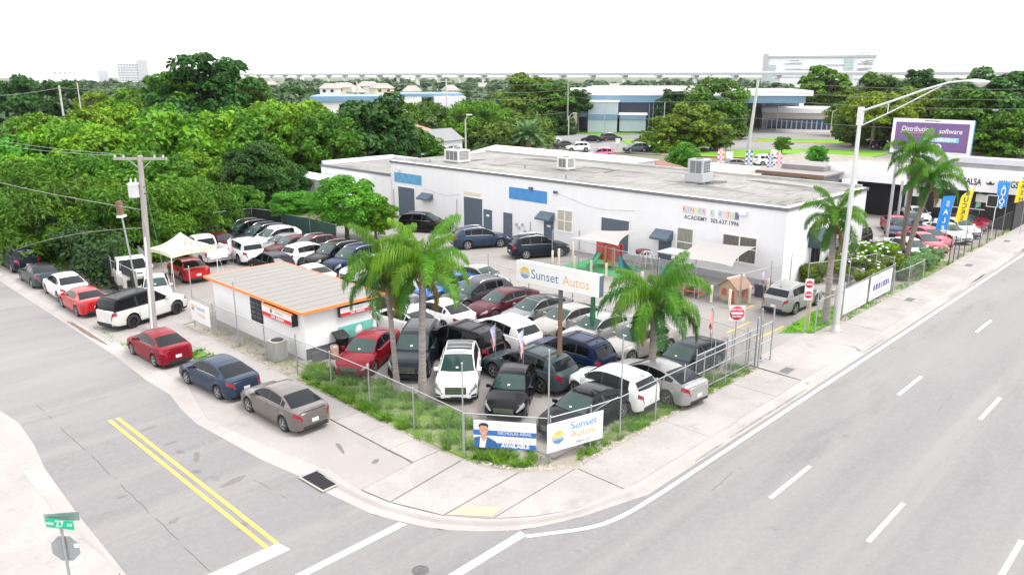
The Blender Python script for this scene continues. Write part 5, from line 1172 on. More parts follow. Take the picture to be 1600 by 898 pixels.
# small slim lamp posts of chain flags: tall thin rods with pennants
def pennant(P, h, label, m1, m2, lean=0):
    t = empty('pennant_pole', (P[0], P[1], 0), 0, label, 'flag', 'small flags on thin rods')
    MB().tube([(0, 0, 0), (lean, 0, h)], .014, 5).build('rod', M_galv, t)
    G = [[(lean + .02 - .34 * u * (1 - .2 * v), .12 * math.sin(3 * u + v * 2) * u, h - .05 - v * .75 - .28 * u) for v in lin(0, 1, 6)] for u in lin(0, 1, 6)]
    MB().grid(G, True).build('cloth', m1, t)
    G = [[(lean + .02 - .34 * u * (1 - .2 * v), .12 * math.sin(3 * u + v * 2) * u - .01, h - .55 - v * .5 - .28 * u) for v in lin(0, 1, 4)] for u in lin(0, 1, 6)]
    MB().grid(G, True).build('red_stripes', m2, t)
M_flagw = mat('flag blue white', (.45, .48, .62), .7, var=.5, vscale=14); M_flagr = mat('flag red white', (.58, .28, .27), .7, var=.5, vscale=16, stretch=(1, 1, 5))
pennant((24.0, 24.4), 2.5, 'small flag on a rod above the white utility car roof', M_flagw, M_flagr)
pennant((22.6, 21.3), 3.3, 'small flag on a rod between the black sedan and the steel grey car', M_flagw, M_flagr)
pennant((28.8, 19.9), 3.0, 'small flag on a rod before the champagne sedan', M_flagw, M_flagr)
pennant((31.2, 17.3), 3.1, 'small red and white flag over the dark slate sedan', M_flagr, M_flagr)
pennant((25.4, 53.0), 2.3, 'small flag on the tailgate of the white pickup', M_flagw, M_flagr)
pennant((43.6, 20.9), 2.2, 'small flag beside the silver utility car', M_flagw, M_flagr)

# ---- yellow canopy tent
t = empty('canopy_tent', (21.1, 51.3, 0), R(4), 'pale yellow pop up canopy tent with a round emblem over the red coupe', 'canopy')
hw = 1.55; pk = Vector((0, 0, 3.45)); N = 8; tm = mat('pale yellow canopy', (.56, .56, .40), .8, var=.07, vscale=2)
C4 = [Vector((sx * hw, sy * hw, 2.38)) for sx, sy in ((-1, -1), (1, -1), (1, 1), (-1, 1))]
for i in range(4):
    a, c = C4[i], C4[(i + 1) % 4]; G = []
    for u in lin(0, 1, 9):
        row = []
        for v in lin(0, 1, 9):
            e = a.lerp(c, v); e.z += .10 * 4 * v * (1 - v); p = e.lerp(pk, u); p.z -= .55 * 4 * u * (1 - u) * .36; row.append(p)
        G.append(row)
    MB().grid(G, True).build('canopy_panel', tm, t)
    G = [[Vector((p.x, p.y, p.z - d * .24)) * 1 for d in (0, 1)] for p in [Vector((*(a.lerp(c, v) * 1.004).xy, 2.385 + .10 * 4 * v * (1 - v))) for v in lin(0, 1, 9)]]
    MB().grid(G, True).build('valance', tm, t)
    MB().tube([(a.x, a.y, 0), (a.x, a.y, 2.4)], .025, 6).build('leg', M_plast, t); MB().tube([a + Vector((0, 0, -.05)), (a * 1.25).xy.to_3d()], .01, 4).build('guy_line', M_plast, t)
e1 = MB().lathe([(.20, 0), (.27, .0), (.27, .006), (.20, .006)], 24).build('emblem', mat('canopy emblem', (.38, .22, .20), .7), t); e1.matrix_local = frame((.05, -.82, 2.80), (1, 0, 0), (0, .75, .66))
e1 = MB().bx(-.12, .12, -.03, .03, 0, .006).build('emblem_bar', MATS['canopy emblem'], t); e1.matrix_local = frame((.05, -.82, 2.80), (1, 0, 0), (0, .75, .66))

# ---- play yard
t = empty('turf_mat', (42.9, 33.6, -.02), 0, 'green artificial turf mat under the play set', 'mat'); MB().prism([(-.4, -2.4), (3.3, -2.6), (3.3, 2.4), (-.2, 2.6)], 0, .02).build('turf', mat('artificial turf', (.05, .26, .09), .9, var=.15, vscale=8, bump=.4), t)
t = empty('play_set', (44.4, 33.4, 0), 0, 'plastic play set with red panels, orange ladder and green slides', 'play set')
MR = mat('faded red plastic', (.45, .07, .07), .45, var=.1); MO = mat('faded orange plastic', (.55, .22, .10), .5, var=.1); MG_ = mat('green plastic', (.03, .22, .12), .4, var=.1); MT = mat('deep teal plastic', (.02, .16, .20), .4, var=.1); MY = mat('yellow plastic', (.60, .45, .10), .5)
for (y, w) in ((.75, .7), (-.15, .35), (-.75, .5)): MB().prism(rrect(.1, w, .04), .5, 1.9).build('tower_panel', MR, t, (0, y, 0))
MB().bx(.3, .4, -1.0, 1.1, .5, 1.8).build('back_panel', MR, t)
for y in (.2, -.45): MB().bx(-.12, .05, y - .06, y + .06, 0, 1.6).build('ladder_post', MO, t)
MB().bx(-.1, .6, -1, 1.1, .48, .56).build('deck', MO, t)
for i in range(3): MB().bx(-.1, .02, -.4, .15, .15 + i * .16, .2 + i * .16).build('ladder_rung', MO, t)
def slide(y0, m, dx=-1.3, dy=0):
    G = [[(u * dx, y0 + u * dy + v, 1.0 * (1 - u) ** 1.4 + .05 + (.12 if abs(v) > .2 else 0)) for v in (-.24, -.2, 0, .2, .24)] for u in lin(0, 1, 8)]; MB().grid(G, False).build('slide', m, t)
slide(.75, MG_); slide(-1.0, MT, -.9, -1.0); slide(-.8, MT, -.2, -1.4)
t = empty('round_play_table', (45.6, 31.2, 0), 0, 'dark red round top play table under the first shade sail', 'table')
MB().lathe([(0, 1.45), (.5, 1.45), (.55, 1.4), (.55, 1.2), (0, 1.2)], 16).build('top', mat('dark red plastic', (.14, .02, .03), .5), t); MB().tube([(0, 0, 0), (0, 0, 1.2)], .07, 8).build('stem', M_ply, t)
def sail(P, label, nm='shade_sail'):
    c = sum((Vector(p) for p in P), Vector()) / 4; t = empty(nm, (c.x, c.y, 0), 0, label, 'shade sail', 'shade sails over the play yard'); P = [Vector(p) - Vector((c.x, c.y, 0)) for p in P]; G = []
    for i in range(13):
        u = i / 12; row = []
        for j in range(13):
            v = j / 12; uu = .5 + (u - .5) * (1 - .16 * 4 * v * (1 - v)); vv = .5 + (v - .5) * (1 - .16 * 4 * u * (1 - u))
            p = P[0] * (1 - uu) * (1 - vv) + P[1] * uu * (1 - vv) + P[2] * uu * vv + P[3] * (1 - uu) * vv; p.z -= .15 * math.sin(PI * u) * math.sin(PI * v); row.append(p)
        G.append(row)
    MB().grid(G, True).build('cloth', mat('grey beige shade cloth', (.29, .278, .27), .85, var=.04, vscale=1), t)
    for p, q in zip(P, (P[1], P[2], P[3], P[0])): MB().tube([p, p.lerp(q, .25) - Vector((0, 0, 0.0))], .008, 4).build('edge_cable', M_galv, t) if False else None
    return t
sail([(41.1, 34.4, 2.5), (43.6, 33.9, 2.8), (45.4, 31.8, 2.85), (41.9, 30.7, 2.4)], 'grey shade sail over the play set and turf')
sail([(41.3, 26.2, 2.4), (45.9, 27.0, 2.8), (46.4, 23.0, 2.8), (41.9, 22.2, 2.4)], 'grey shade sail in front of the curtained corner windows')
for k, (x, y, h) in enumerate(((42.6, 37.2, .95), (42.4, 36.4, 1.25), (42.3, 34.8, .95), (42.2, 33.2, .95), (42.1, 31.8, 1.0), (43.9, 36.3, 1.5), (41.6, 23.3, 1.1), (41.3, 21.9, 1.15), (43.0, 21.5, 1.1), (44.5, 21.1, 1.35), (41.8, 26.2, 1.0), (41.8, 28.6, 1.0))):
    t = empty('bollard', (x, y, 0), 0, 'cream painted bollard ' + ('farthest left by the play yard fence', 'tall one second from the left of the play yard', 'third from the left before the turf mat', 'fourth from the left before the turf mat', 'at the turf mat corner behind the palm', 'behind the turf mat near the wall', 'left of the toy house before the shade sail', 'directly in front of the toy house', 'between the toy house and the small flag', 'at the rear bumper of the silver car', 'half hidden behind the nearest palm crown', 'hidden deeper behind the nearest palm crown')[k], 'bollard', 'cream bollards along the play yard')
    MB().lathe([(.085, 0), (.085, h - .03), (.07, h), (0, h + .01)], 12).build('shaft', mat('cream bollard paint', (.58, .52, .42), .6, var=.05), t); MB().lathe([(.14, 0), (.13, .03), (.086, .035)], 12).build('foot', M_conc, t)
t = empty('toy_house', (43.0, 22.5, 0), R(-12), 'tan plastic toy house with a red door and cream roof ridge', 'playhouse')
MB().bx(-.6, .6, -.65, .65, 0, 1.0).build('wall', mat('tan plastic', (.40, .31, .20), .6, var=.08), t)
mr_ = mat('brown plastic roof', (.26, .15, .10), .6, var=.1)
for s in (-1, 1): o = MB().add([(-.75, s * .82, .85), (.75, s * .82, .85), (.75, 0, 1.45), (-.75, 0, 1.45), (-.75, s * .82, .92), (.75, s * .82, .92), (.75, 0, 1.52), (-.75, 0, 1.52)], [(0, 1, 2, 3), (4, 7, 6, 5), (0, 4, 5, 1), (0, 3, 7, 4), (1, 5, 6, 2)]).build('roof', mr_, t)
MB().bx(-.77, .77, -.07, .07, 1.45, 1.56).build('ridge', M_cream, t)
MB().add([(-.6, -.65, 1.0), (-.6, .65, 1.0), (-.6, 0, 1.42)], [(0, 2, 1)]).build('gable', MATS['tan plastic'], t)
MB().bx(-.64, -.602, -.45, -.1, 0, .8).build('door', MR, t); MB().bx(-.64, -.602, .15, .5, .4, .8).build('shutter', MR, t); MB().bx(-.3, .1, -.69, -.652, .4, .8).build('shutter', MR, t)
t = empty('green_ball', (42.1, 22.4, .14), 0, 'small green ball at the foot of the toy house', 'ball'); MB().lathe([(.14 * math.sin(a), -.14 * math.cos(a)) for a in lin(0, PI, 9)], 14).build('shell', MG_, t)
t = empty('picnic_table', (42.6, 25.0, 0), R(8), 'small wooden picnic table with red seats left of the toy house', 'table')
MB().bx(-.5, .5, -.7, .7, .62, .68).build('top', M_ply, t)
for s in (-1, 1): MB().bx(s * .75 - .12, s * .75 + .12, -.65, .65, .32, .37).build('seat', MR if s < 0 else MO, t); MB().bx(-.8, .8, s * .5 - .04, s * .5 + .04, .0, .6).build('leg', M_ply, t)
t = empty('teal_tub', (45.2, 28.6, 0), R(10), 'bright turquoise slatted tub near the wall under the fronds', 'planter'); MB().prism(rrect(1.1, .9, .1), 0, .75).build('tub', mat('turquoise plastic', (.03, .42, .42), .45, var=.06), t)
me = MB().bx(-.03, .03, -.02, .02, .05, .72).mesh('slat', MATS['turquoise plastic'])
for i in range(6): link('slat', me, t, (-.58, -.35 + i * .14, 0))
t = empty('play_canopy', (45.0, 28.0, 0), 0, 'small grey roofed play shelter above the turquoise tub', 'canopy'); MB().bx(-.9, .9, -1.1, 1.1, 1.85, 1.92).build('roof', M_grey, t)
for sx in (-.8, .8):
    for sy in (-1, 1): MB().tube([(sx, sy, 0), (sx, sy, 1.85)], .03, 6).build('post', M_brown, t)
t = empty('mulch_bed', (43.9, 27.6, -.02), 0, 'brown mulch bed behind the nearest palm crown', 'mulch'); MB().prism([(-1.2, -1.6), (2, -1.6), (2, 1.6), (-1, 1.6)], 0, .03).build('mulch', mat('bark mulch', (.20, .10, .06), .9, var=.35, vscale=9, bump=.6), t)
t = empty('dark_bin', (45.2, 21.6, 0), 0, 'low dark storage box against the fence by the toy house', 'storage box'); MB().bx(-.4, .4, -.7, .5, 0, .75).build('box', M_ink, t); MB().bx(-.43, .43, -.73, .53, .75, .8).build('lid', M_dgrey, t)
# wire dome behind
t = empty('wire_dome', (44.6, 30.2, 0), 0, 'pale wire climbing dome between the two shade sails', 'climbing frame')
for k in range(6):
    a = PI * k / 6; MB().tube([(1.0 * math.cos(a) * math.cos(b), 1.0 * math.sin(a) * math.cos(b), 1.7 * math.sin(b)) for b in lin(0, PI, 13)], .02, 5).build('hoop', M_galv, t)
for z in (.5, 1.0, 1.4): r_ = math.sqrt(1 - (z / 1.7) ** 2); MB().tube([(r_ * math.cos(a), r_ * math.sin(a), z) for a in lin(0, 2 * PI, 17)], .015, 4, cap=False).build('ring', M_galv, t)
# raised loading walk at the street end of the long building
t = empty('entrance_ramp', (47.6, 17.4, 0), 0, 'grey concrete ramp with a kerb before the dark doorway', 'ramp'); MB().prism([(0.6, 1.2), (8.6, 1.2), (8.6, 3.4), (.6, 3.4)], -.05, .16).build('slab', M_pad, t); MB().prism([(.5, 1.0), (8.7, 1.0), (8.7, 1.19), (.5, 1.19)], -.05, .42).build('edge', M_conc, t)
sheet('lawn', [(38.9, 17.6), (40.3, 16.3), (44.2, 16.25), (47.4, 17.2), (44, 18.0)], .0, M_lawn)
# banners on the avenue fence
for (x0, x1, lab, kind) in ((43.7, 47.2, 'white banner with faded lines of text beside the street light', 0), (47.6, 51.2, 'white banner with dark blue lettering on the avenue fence', 1)):
    t, M0 = panel_thing('fence_banner', ((x0 + x1) / 2, 16.08, 1.02), (1, 0, 0), x1 - x0, 1.5, lab, group='white banners on the avenue fence', bulge=.04)
    fd = mat('washed out print', (.36, .32, .35), .6)
    if kind == 0:
        for i in range(5):
            for j in range(6 - i % 2): flat(t, M0, (-1.1 + j * .42 + .1 * (i % 2), .5 - i * .25), (.30, .07), fd, 'faded_print', .05)
    else:
        bi = mat('banner blue ink', (.06, .07, .22), .5)
        for j in range(7): flat(t, M0, (-1.2 + j * .4, .0), (.27 if j % 3 else .17, .40), bi, 'blue_print', .05); flat(t, M0, (-1.2 + j * .4, -.45), (.28, .08), fd, 'faded_print', .05)
        flat(t, M0, (0, .45), (.5, .12), fd, 'faded_print', .05)
# feather flags
def feather(P, h, w, m, text, ink, label, twist=0, lean=.0, z0=1.8, curve=True):
    t = empty('feather_flag', (P[0], P[1], 0), R(-46) + twist, label, 'flag', 'advertising feather flags')
    MB().tube([(0, 0, 0), (0, 0, z0), (lean * .4, 0, z0 + h * .6), (lean, 0, z0 + h)], .02, 6).build('pole', M_galv, t)
    G = []
    for i in range(15):
        u = i / 14; L0 = lean * u * u; ww = w * (1 if not curve else (1 - max(0, (u - .72) / .28) ** 1.8)); G.append([(L0 - ww * v, .07 * math.sin(5 * u + 2 * v) * v, z0 + h * u + (-.05 * v if not curve else -.25 * v)) for v in lin(0, 1, 5)])
    MB().grid(G, True).build('cloth', m, t); MB().grid([[(x, y + .006, z) for x, y, z in r] for r in G], True, flip=True).build('cloth_back', m, t) if False else None
    n = len(text)
    for i, ch in enumerate(text):
        u = .80 - .72 * i / max(1, n - 1); o = lettering(ch, w * .62, ink, t, frame((lean * u * u - w * .5, -.10, z0 + h * u - .1), (-1 if True else 1, 0, 0), (0, 0, 1)), extrude=.001, bold=.01)
M_fb = mat('flag bright blue', (.01, .22, .62), .55, var=.08); M_fy = mat('flag yellow', (.80, .62, .01), .55, var=.05); M_fg = mat('flag mint green', (.22, .58, .38), .6, var=.12)
feather((67.0, 17.4), 2.7, .92, M_fb, 'SALE', M_vinyl, 'bright blue feather flag with white sale lettering turned from view', lean=.25, curve=False)
feather((73.0, 17.6), 2.9, .95, M_fy, 'BUCKS', M_ink, 'yellow feather flag with dark lettering in the used car yard', lean=.3)
feather((81.0, 18.6), 2.6, .42, M_fg, '', M_ink, 'narrow mint green feather flag in the used car yard', z0=1.9, lean=.1)
feather((79.3, 16.2), 2.2, 1.05, M_fb, 'AUTOS', M_vinyl, 'blue flag hanging high near the far iron fence', z0=2.3, curve=False)
feather((79.6, 14.9), 2.3, .9, M_fy, 'CASH', M_ink, 'yellow flag at the right edge of the picture', z0=3.0)
t = empty('bus_stop_sign', (75.6, 16.2, 0), 0, 'white post with a small dark framed board by the far sidewalk', 'sign'); MB().tube([(0, 0, 0), (0, 0, 2.9)], .03, 6).build('post', M_plast, t)
MB().box((-.05, .3, 3.2), (.04, .8, .95)).build('board', M_black, t)
for a in ((.3, 3.68, .86, .05), (.3, 2.72, .86, .05), (-.1, 3.2, .05, 1.0), (.7, 3.2, .05, 1.0)): MB().box((-.08, a[0], a[1]), (.03, a[2], a[3])).build('frame', M_plast, t)
# ================================================================ BUILDINGS BEYOND
t = empty('tyre_shop', (81, 15, 0), 0, 'long black fronted shop with a wide white fascia and shop name', 'building')
MB().bx(0, 6, .8, 17.5, -.2, 3.62).build('wall', M_black, t); MB().bx(-.9, -.5, .6, 17.6, 3.3, 4.9).build('fascia', M_stucco2, t); MB().bx(-.5, 6, .6, 17.4, 3.64, 4.7).build('roof', mat('car shop roof', (.27, .26, .25), .8, var=.12, vscale=.6), t)
MB().bx(-.7, -.3, 17.7, 22.3, 2.9, 4.1).build('fascia', M_stucco2, t); MB().bx(-.3, 6, 17.7, 22.3, 2.9, 3.8).build('roof', MATS['car shop roof'], t); MB().bx(0, 6, 17.7, 22.2, 0, 2.88).build('wall', M_black, t)
F2 = lambda y, z: frame((-.93, y, z), (0, -1, 0), (0, 0, 1))
lettering('SALSA', .82, M_black, t, F2(4.35, 4.15), extrude=.001, bold=.015, xs=.66); lettering('KINGS', .82, M_black, t, F2(1.45, 4.15), extrude=.001, bold=.015, xs=.66)
cr = MB().add([(0, -.26, 0), (0, .26, 0), (0, .38, .26), (0, .16, .12), (0, 0, .36), (0, -.16, .12), (0, -.38, .26)], [(0, 1, 2, 3, 4, 5, 6)]).build('crown_emblem', M_black, t, (-.93, 2.88, 4.0))
for (y0, y1) in ((10.5, 15.5),): MB().bx(-.06, -.004, y0, y1, 0, 3.0).build('bay_opening', M_void, t)
for y in (9.9, 16.2): MB().bx(-.5, -.3, y - .1, y + .1, 0, 3.6).build('column', M_grey, t)
MB().bx(-.3, -.004, 3.0, 4.0, 2.3, 3.0).build('window_air_conditioner', M_hvac, t); MB().bx(-.04, -.004, 6.9, 7.5, 1.4, 2.2).build('notice', M_plast, t); MB().bx(-.06, -.004, 3.2, 6.4, 1.55, 1.63).build('rail', M_plast, t)
o = MB().bx(-.2, .2, 8.8, 9.7, 2.1, 3.0).build('roof_box', M_hvac, t); o.location.x = -.4; o.location.z = .2
t = empty('roof_cooler', (72.2, 27.0, 0), 0, 'stacked white louvred box on the low shop roof past the corner', 'air conditioner')
MB().bx(0, 1.0, 0, 1.0, 3.3, 4.3).build('casing', M_plast, t)
me = MB().bx(-.04, 0, .06, .94, 0, .08).mesh('louvre', M_grey)
for i in range(5): link('louvre', me, t, (0, 0, 3.4 + i * .17))
t = empty('side_shop', (68, 22.5, 0), 0, 'low dark shop roof with a white edge beyond the long building', 'building')
MB().bx(0, 5, 4.5, 11, -.2, 3.0).build('wall', M_dgrey, t); MB().bx(-.3, 5.3, 4.2, 11.3, 3.02, 3.3).build('roof', M_stucco2, t)
sheet('used_car_yard_pavement', [(62, 17.2), (81, 17.2), (81, 34), (62, 34)], -.02, M_lot)
sheet('yard_edge', [(57.6, 15.85), (64, 15.85), (64, 18.5), (57, 22.5)], -.03, M_turf)
t = empty('grey_garage', (76, 31.4, 0), 0, 'grey block garage with a brown eave and low dark opening', 'garage')
MB().bx(0, 7, 0, 6.4, -.2, 3.9).build('wall', mat('grey block', (.24, .25, .27), .8, var=.06, vscale=2, bump=.3), t); MB().bx(-.6, 7.4, -.4, 6.8, 3.92, 4.1).build('roof', mat('grey membrane', (.22, .205, .20), .8, var=.1, vscale=.7), t); MB().bx(-.66, -.602, -.4, 6.8, 3.8, 4.12).build('eave', M_brown, t)
MB().bx(-.04, -.004, 2.5, 5.5, 2.6, 3.2).build('opening', M_void, t); MB().bx(-.08, -.004, 1.6, 1.75, 0, 3.9).build('downpipe', M_brown, t)
MB().bx(2.5, 7, 1, 5.5, 4.12, 4.6).build('upper_roof', MATS['grey membrane'], t)
t = empty('white_canopy_roof', (71.5, 38.2, 0), 0, 'broad white sloping canopy roof beside the grey garage', 'canopy')
MB().add([(0, 0, 3.6), (0, 6.5, 3.6), (5, 6.5, 4.2), (5, 0, 4.2), (0, 0, 3.7), (0, 6.5, 3.7), (5, 6.5, 4.3), (5, 0, 4.3)], [(0, 1, 2, 3), (4, 7, 6, 5), (0, 4, 5, 1), (0, 3, 7, 4), (1, 5, 6, 2), (2, 6, 7, 3)]).build('roof', M_stucco2, t)
for y in (.3, 6.2): MB().bx(.2, .4, y - .1, y + .1, 0, 3.6).build('post', M_brown, t)
MB().bx(3, 3.1, .4, 6, 0, 3.8).build('back_wall', M_void, t)
# white long roofs just behind the main roof edge
t = empty('white_warehouse', (63.5, 49, 0), R(0), 'low warehouse with a broad white roof behind the long building', 'building')
MB().bx(0, 9.5, 0, 20, -.2, 4.5).build('wall', M_blockw, t); MB().add([(-.4, -.4, 4.51), (9.9, -.4, 4.51), (9.9, 20.4, 4.51), (-.4, 20.4, 4.51), (5, -.4, 5.2), (5, 20.4, 5.2)], [(0, 4, 5, 3), (1, 2, 5, 4), (0, 1, 4), (2, 3, 5), (0, 3, 2, 1)]).build('roof', M_stucco2, t)
MB().bx(-.05, -.004, 5, 9, 0, 3.2).build('door', M_void, t); MB().bx(-.05, -.004, 14, 16, 1.2, 2.4).build('window', M_glass, t)
t = empty('brown_roof_house', (76, 50.2, 0), R(-4), 'small house with a reddish brown hipped roof behind the round shrub', 'house')
MB().bx(0, 6, 0, 6.5, -.2, 2.5).build('wall', M_cream, t); MB().add([(-.5, -.5, 2.5), (6.5, -.5, 2.5), (6.5, 7, 2.5), (-.5, 7, 2.5), (3, 3, 3.9), (3, 4, 3.9)], [(0, 1, 4), (1, 2, 5, 4), (2, 3, 5), (3, 0, 4, 5), (0, 3, 2, 1)]).build('roof', mat('red brown shingles', (.20, .105, .09), .85, var=.12), t); MB().bx(-.04, -.004, 3, 5, 1, 2.1).build('window', M_glass, t)
t = empty('grey_gable_house', (84, 99.5, 0), R(8), 'grey white gabled house with a dark window between trees', 'house')
MB().add([(0, 0, -.2), (0, 7, -.2), (9, 7, -.2), (9, 0, -.2), (0, 0, 3.6), (0, 7, 3.6), (9, 7, 3.6), (9, 0, 3.6), (0, 3.5, 5.4), (9, 3.5, 5.4)], [(0, 4, 8, 5, 1), (1, 5, 6, 2), (2, 6, 9, 7, 3), (3, 7, 4, 0)]).build('wall', M_blockw, t)
MB().add([(-.3, -.5, 3.45), (9.3, -.5, 3.45), (9.3, 3.5, 5.6), (-.3, 3.5, 5.6), (-.3, 7.5, 3.45), (9.3, 7.5, 3.45)], [(0, 1, 2, 3), (3, 2, 5, 4)]).build('roof', mat('dull grey roof', (.20, .20, .205), .8, var=.15), t); t.scale = (.8, .75, .85); MB().bx(-.05, -.004, 2.6, 3.5, 1.0, 3.0).build('window', M_void, t); 
t = empty('pink_roof_house', (87, 108, 0), R(12), 'house with a terracotta roof left of the grey gabled one', 'house')
MB().bx(0, 8, 0, 9, -.2, 3.2).build('wall', M_cream, t); MB().add([(-.5, -.5, 3.2), (8.5, -.5, 3.2), (8.5, 9.5, 3.2), (-.5, 9.5, 3.2), (4, 3, 5.0), (4, 6, 5.0)], [(0, 1, 4), (1, 2, 5, 4), (2, 3, 5), (3, 0, 4, 5), (0, 3, 2, 1)]).build('roof', M_terra, t)
t = empty('blue_tarp_stall', (68, 84, 0), R(20), 'pale blue tarp shelter at the edge of the long roof', 'stall'); MB().bx(0, 6, 0, 5, 2.9, 3.1).build('roof', mat('pale blue tarp', (.25, .42, .50), .7, var=.2), t)
for x in (.2, 5.8):
    for y in (.2, 4.8): MB().bx(x - .06, x + .06, y - .06, y + .06, 0, 2.9).build('post', M_plast, t)
MB().bx(.3, 5.7, 2, 2.1, 0, 2.8).build('back_sheet', MATS['pale blue tarp'], t)
def facing(px, d):
    x, y = at(px, d); a = AZ - math.atan2(px - 800, 1259.0); return (x, y, 0), a - PI / 2
def fbox(t, px0, px1, y0, y1, d, px, n, m, dep=6, off=0):
    """box given by its picture extent at distance d, in the frame of a thing that faces the camera at column px"""
    k = d / 1228.; x0, x1 = (px0 - px) * k, (px1 - px) * k; z0, z1 = 13.5 - (y1 - 118) * d / 1259., 13.5 - (y0 - 118) * d / 1259.
    return MB().bx(x0, x1, off, off + dep, max(-.3, z0), z1).build(n, m, t)
M_sky = mat('blue metal band', (.14, .25, .36), .5, var=.08, vscale=.3); M_skyd = mat('deep blue band', (.08, .17, .28), .5); M_pale = mat('pale blue grey panel', (.40, .46, .53), .6, var=.06, vscale=.3)
loc, rz = facing(1000, 196)
t = empty('school_building', loc, rz, 'pale blue and white school building with dark ribbon windows', 'building')
fbox(t, 905, 1150, 150, 208, 200, 1000, 'wall', mat('dark curtain wall', (.03, .04, .07), .2), 30, 8)
fbox(t, 880, 1250, 149, 160, 196, 1000, 'blue_band', M_sky, 32, 6.5); fbox(t, 870, 1260, 141, 149, 196, 1000, 'roof_edge', M_stucco2, 34, 6.2); fbox(t, 915, 1160, 137, 141, 196, 1000, 'upper_roof', M_stucco2, 26, 12)
o1 = fbox(t, 921, 967, 160, 208, 190, 1000, 'stair_block', M_pale, 8, 0); fbox(t, 919, 969, 158, 160, 190, 1000, 'coping', M_stucco2, 8.4, -.2); fbox(t, 921, 967, 179, 187, 189.8, 1000, 'blue_stripe', M_sky, .3, -.3)
o2 = fbox(t, 971, 1012, 180, 206, 191, 1000, 'entrance_block', M_pale, 8, 1); fbox(t, 969, 1014, 178, 180, 191, 1000, 'coping', M_stucco2, 8.4, .8); fbox(t, 971, 1012, 181, 187, 190.8, 1000, 'blue_stripe', M_sky, .3, .7)
fbox(t, 905, 920, 176, 183, 192, 1000, 'blue_stripe', M_sky, 4, 1.5)
for i in range(12):
    fbox(t, 1016 + i * 6, 1016.8 + i * 6, 161, 206, 199, 1000, 'mullion', M_pale, .2, 7.6)
loc, rz = facing(1205, 232)
t = empty('school_hall', loc, rz, 'school hall with a deep blue roof band and white columns', 'building')
fbox(t, 1150, 1252, 152, 205, 235, 1205, 'wall', M_pale, 20, 4); fbox(t, 1148, 1254, 144, 153, 232, 1205, 'blue_band', M_skyd, 24, 0); fbox(t, 1148, 1254, 141, 144, 232, 1205, 'roof_edge', M_stucco2, 24, -.2)
for px_ in (1168, 1182, 1195, 1247): fbox(t, px_, px_ + 6, 153, 200, 232, 1205, 'column', M_stucco2, 1.5, .2)
fbox(t, 1158, 1168, 165, 185, 231.5, 1205, 'blue_panel', mat('vivid blue panel', (.02, .22, .50), .5), .6, .1)
loc, rz = facing(1270, 222)
t = empty('cream_school_wing', loc, rz, 'low cream wing with a long row of blue windows', 'building')
fbox(t, 1206, 1345, 170, 200, 224, 1270, 'wall', mat('warm cream render', (.55, .49, .45), .7, var=.05), 14, 1); fbox(t, 1204, 1347, 165, 172, 222, 1270, 'roof_edge', M_stucco2, 16, 0)
fbox(t, 1212, 1342, 181, 199, 222, 1270, 'window_band', M_glassb, .3, .6)
for i in range(20): fbox(t, 1212 + i * 6.9, 1213.6 + i * 6.9, 183, 199, 221.8, 1270, 'mullion', M_grey, .25, .3)
loc, rz = facing(1278, 560)
t = empty('white_office_block', loc, rz + .05, 'big white modern block with grey stripes and green glass on the horizon', 'building')
d_ = 560
M_hz = mat('haze paled white cladding', (.74, .75, .77), .7); M_hzg = mat('haze paled grey cladding', (.42, .43, .46), .7); M_hzgl = mat('haze paled green glazing', (.40, .52, .50), .4)  # distance haze is painted into these skyline colours
fbox(t, 1208, 1352, 90, 145, d_, 1278, 'wall', M_hz, 40); fbox(t, 1201, 1209, 87, 145, d_, 1278, 'side_tower', M_hzg, 30, -1); fbox(t, 1328, 1345, 85, 90, d_, 1278, 'plant_room', M_hzg, 12, 4); fbox(t, 1209, 1352, 90, 93, d_, 1278, 'parapet', M_hzg, .8, -.9)
for (a, c) in ((1211, 1220), (1311, 1323)): 
    for r_ in range(5): fbox(t, a, c, 97 + r_ * 8 - (3 if a > 1300 else -6), 103.5 + r_ * 8 - (3 if a > 1300 else -6), d_, 1278, 'window', M_hzgl, .5, -.6)
rr = random.Random(5)
for i in range(34):
    x0 = rr.choice([rr.uniform(1222, 1290), rr.uniform(1325, 1338)]); y0 = rr.uniform(96, 134); fbox(t, x0, x0 + rr.uniform(8, 24 if x0 < 1300 else 12), y0, y0 + 1.0, d_, 1278, 'grey_strip', M_hzg, .4, -.5)
loc, rz = facing(208, 1000); d_ = 1000
t = empty('apartment_tower', loc, rz, 'pale grey apartment tower on the left horizon', 'building'); fbox(t, 189, 226, 99, 140, d_, 208, 'wall', M_hz, 25); fbox(t, 215, 228, 97, 140, d_, 208, 'side_tower', M_hzg, 20, -2)
for i in range(7): fbox(t, 190.5 + i * 3.6, 192.3 + i * 3.6, 100.5, 132, d_, 208, 'balcony_strip', M_hzg, .8, -1)
for i in range(9): fbox(t, 189, 215, 102 + i * 3.5, 102.9 + i * 3.5, d_, 208, 'floor_band', M_hz, .9, -1.6)
loc, rz = facing(120, 900); d_ = 900
t = empty('hospital_block', loc, rz, 'long pale block with a stepped roof on the left horizon', 'building'); fbox(t, 92, 145, 112, 140, d_, 120, 'wall', M_hz, 25); fbox(t, 80, 93, 116, 140, d_, 120, 'wing', M_hz, 20, 4); fbox(t, 145, 158, 111, 140, d_, 120, 'end_tower', M_hzg, 25, -1); fbox(t, 118, 146, 118, 128, d_, 120, 'lower_wing', M_hz, 6, -7)
for i in range(9): fbox(t, 94 + i * 5.5, 97 + i * 5.5, 113.5, 115.5, d_, 120, 'window', M_hzg, .5, -.6)
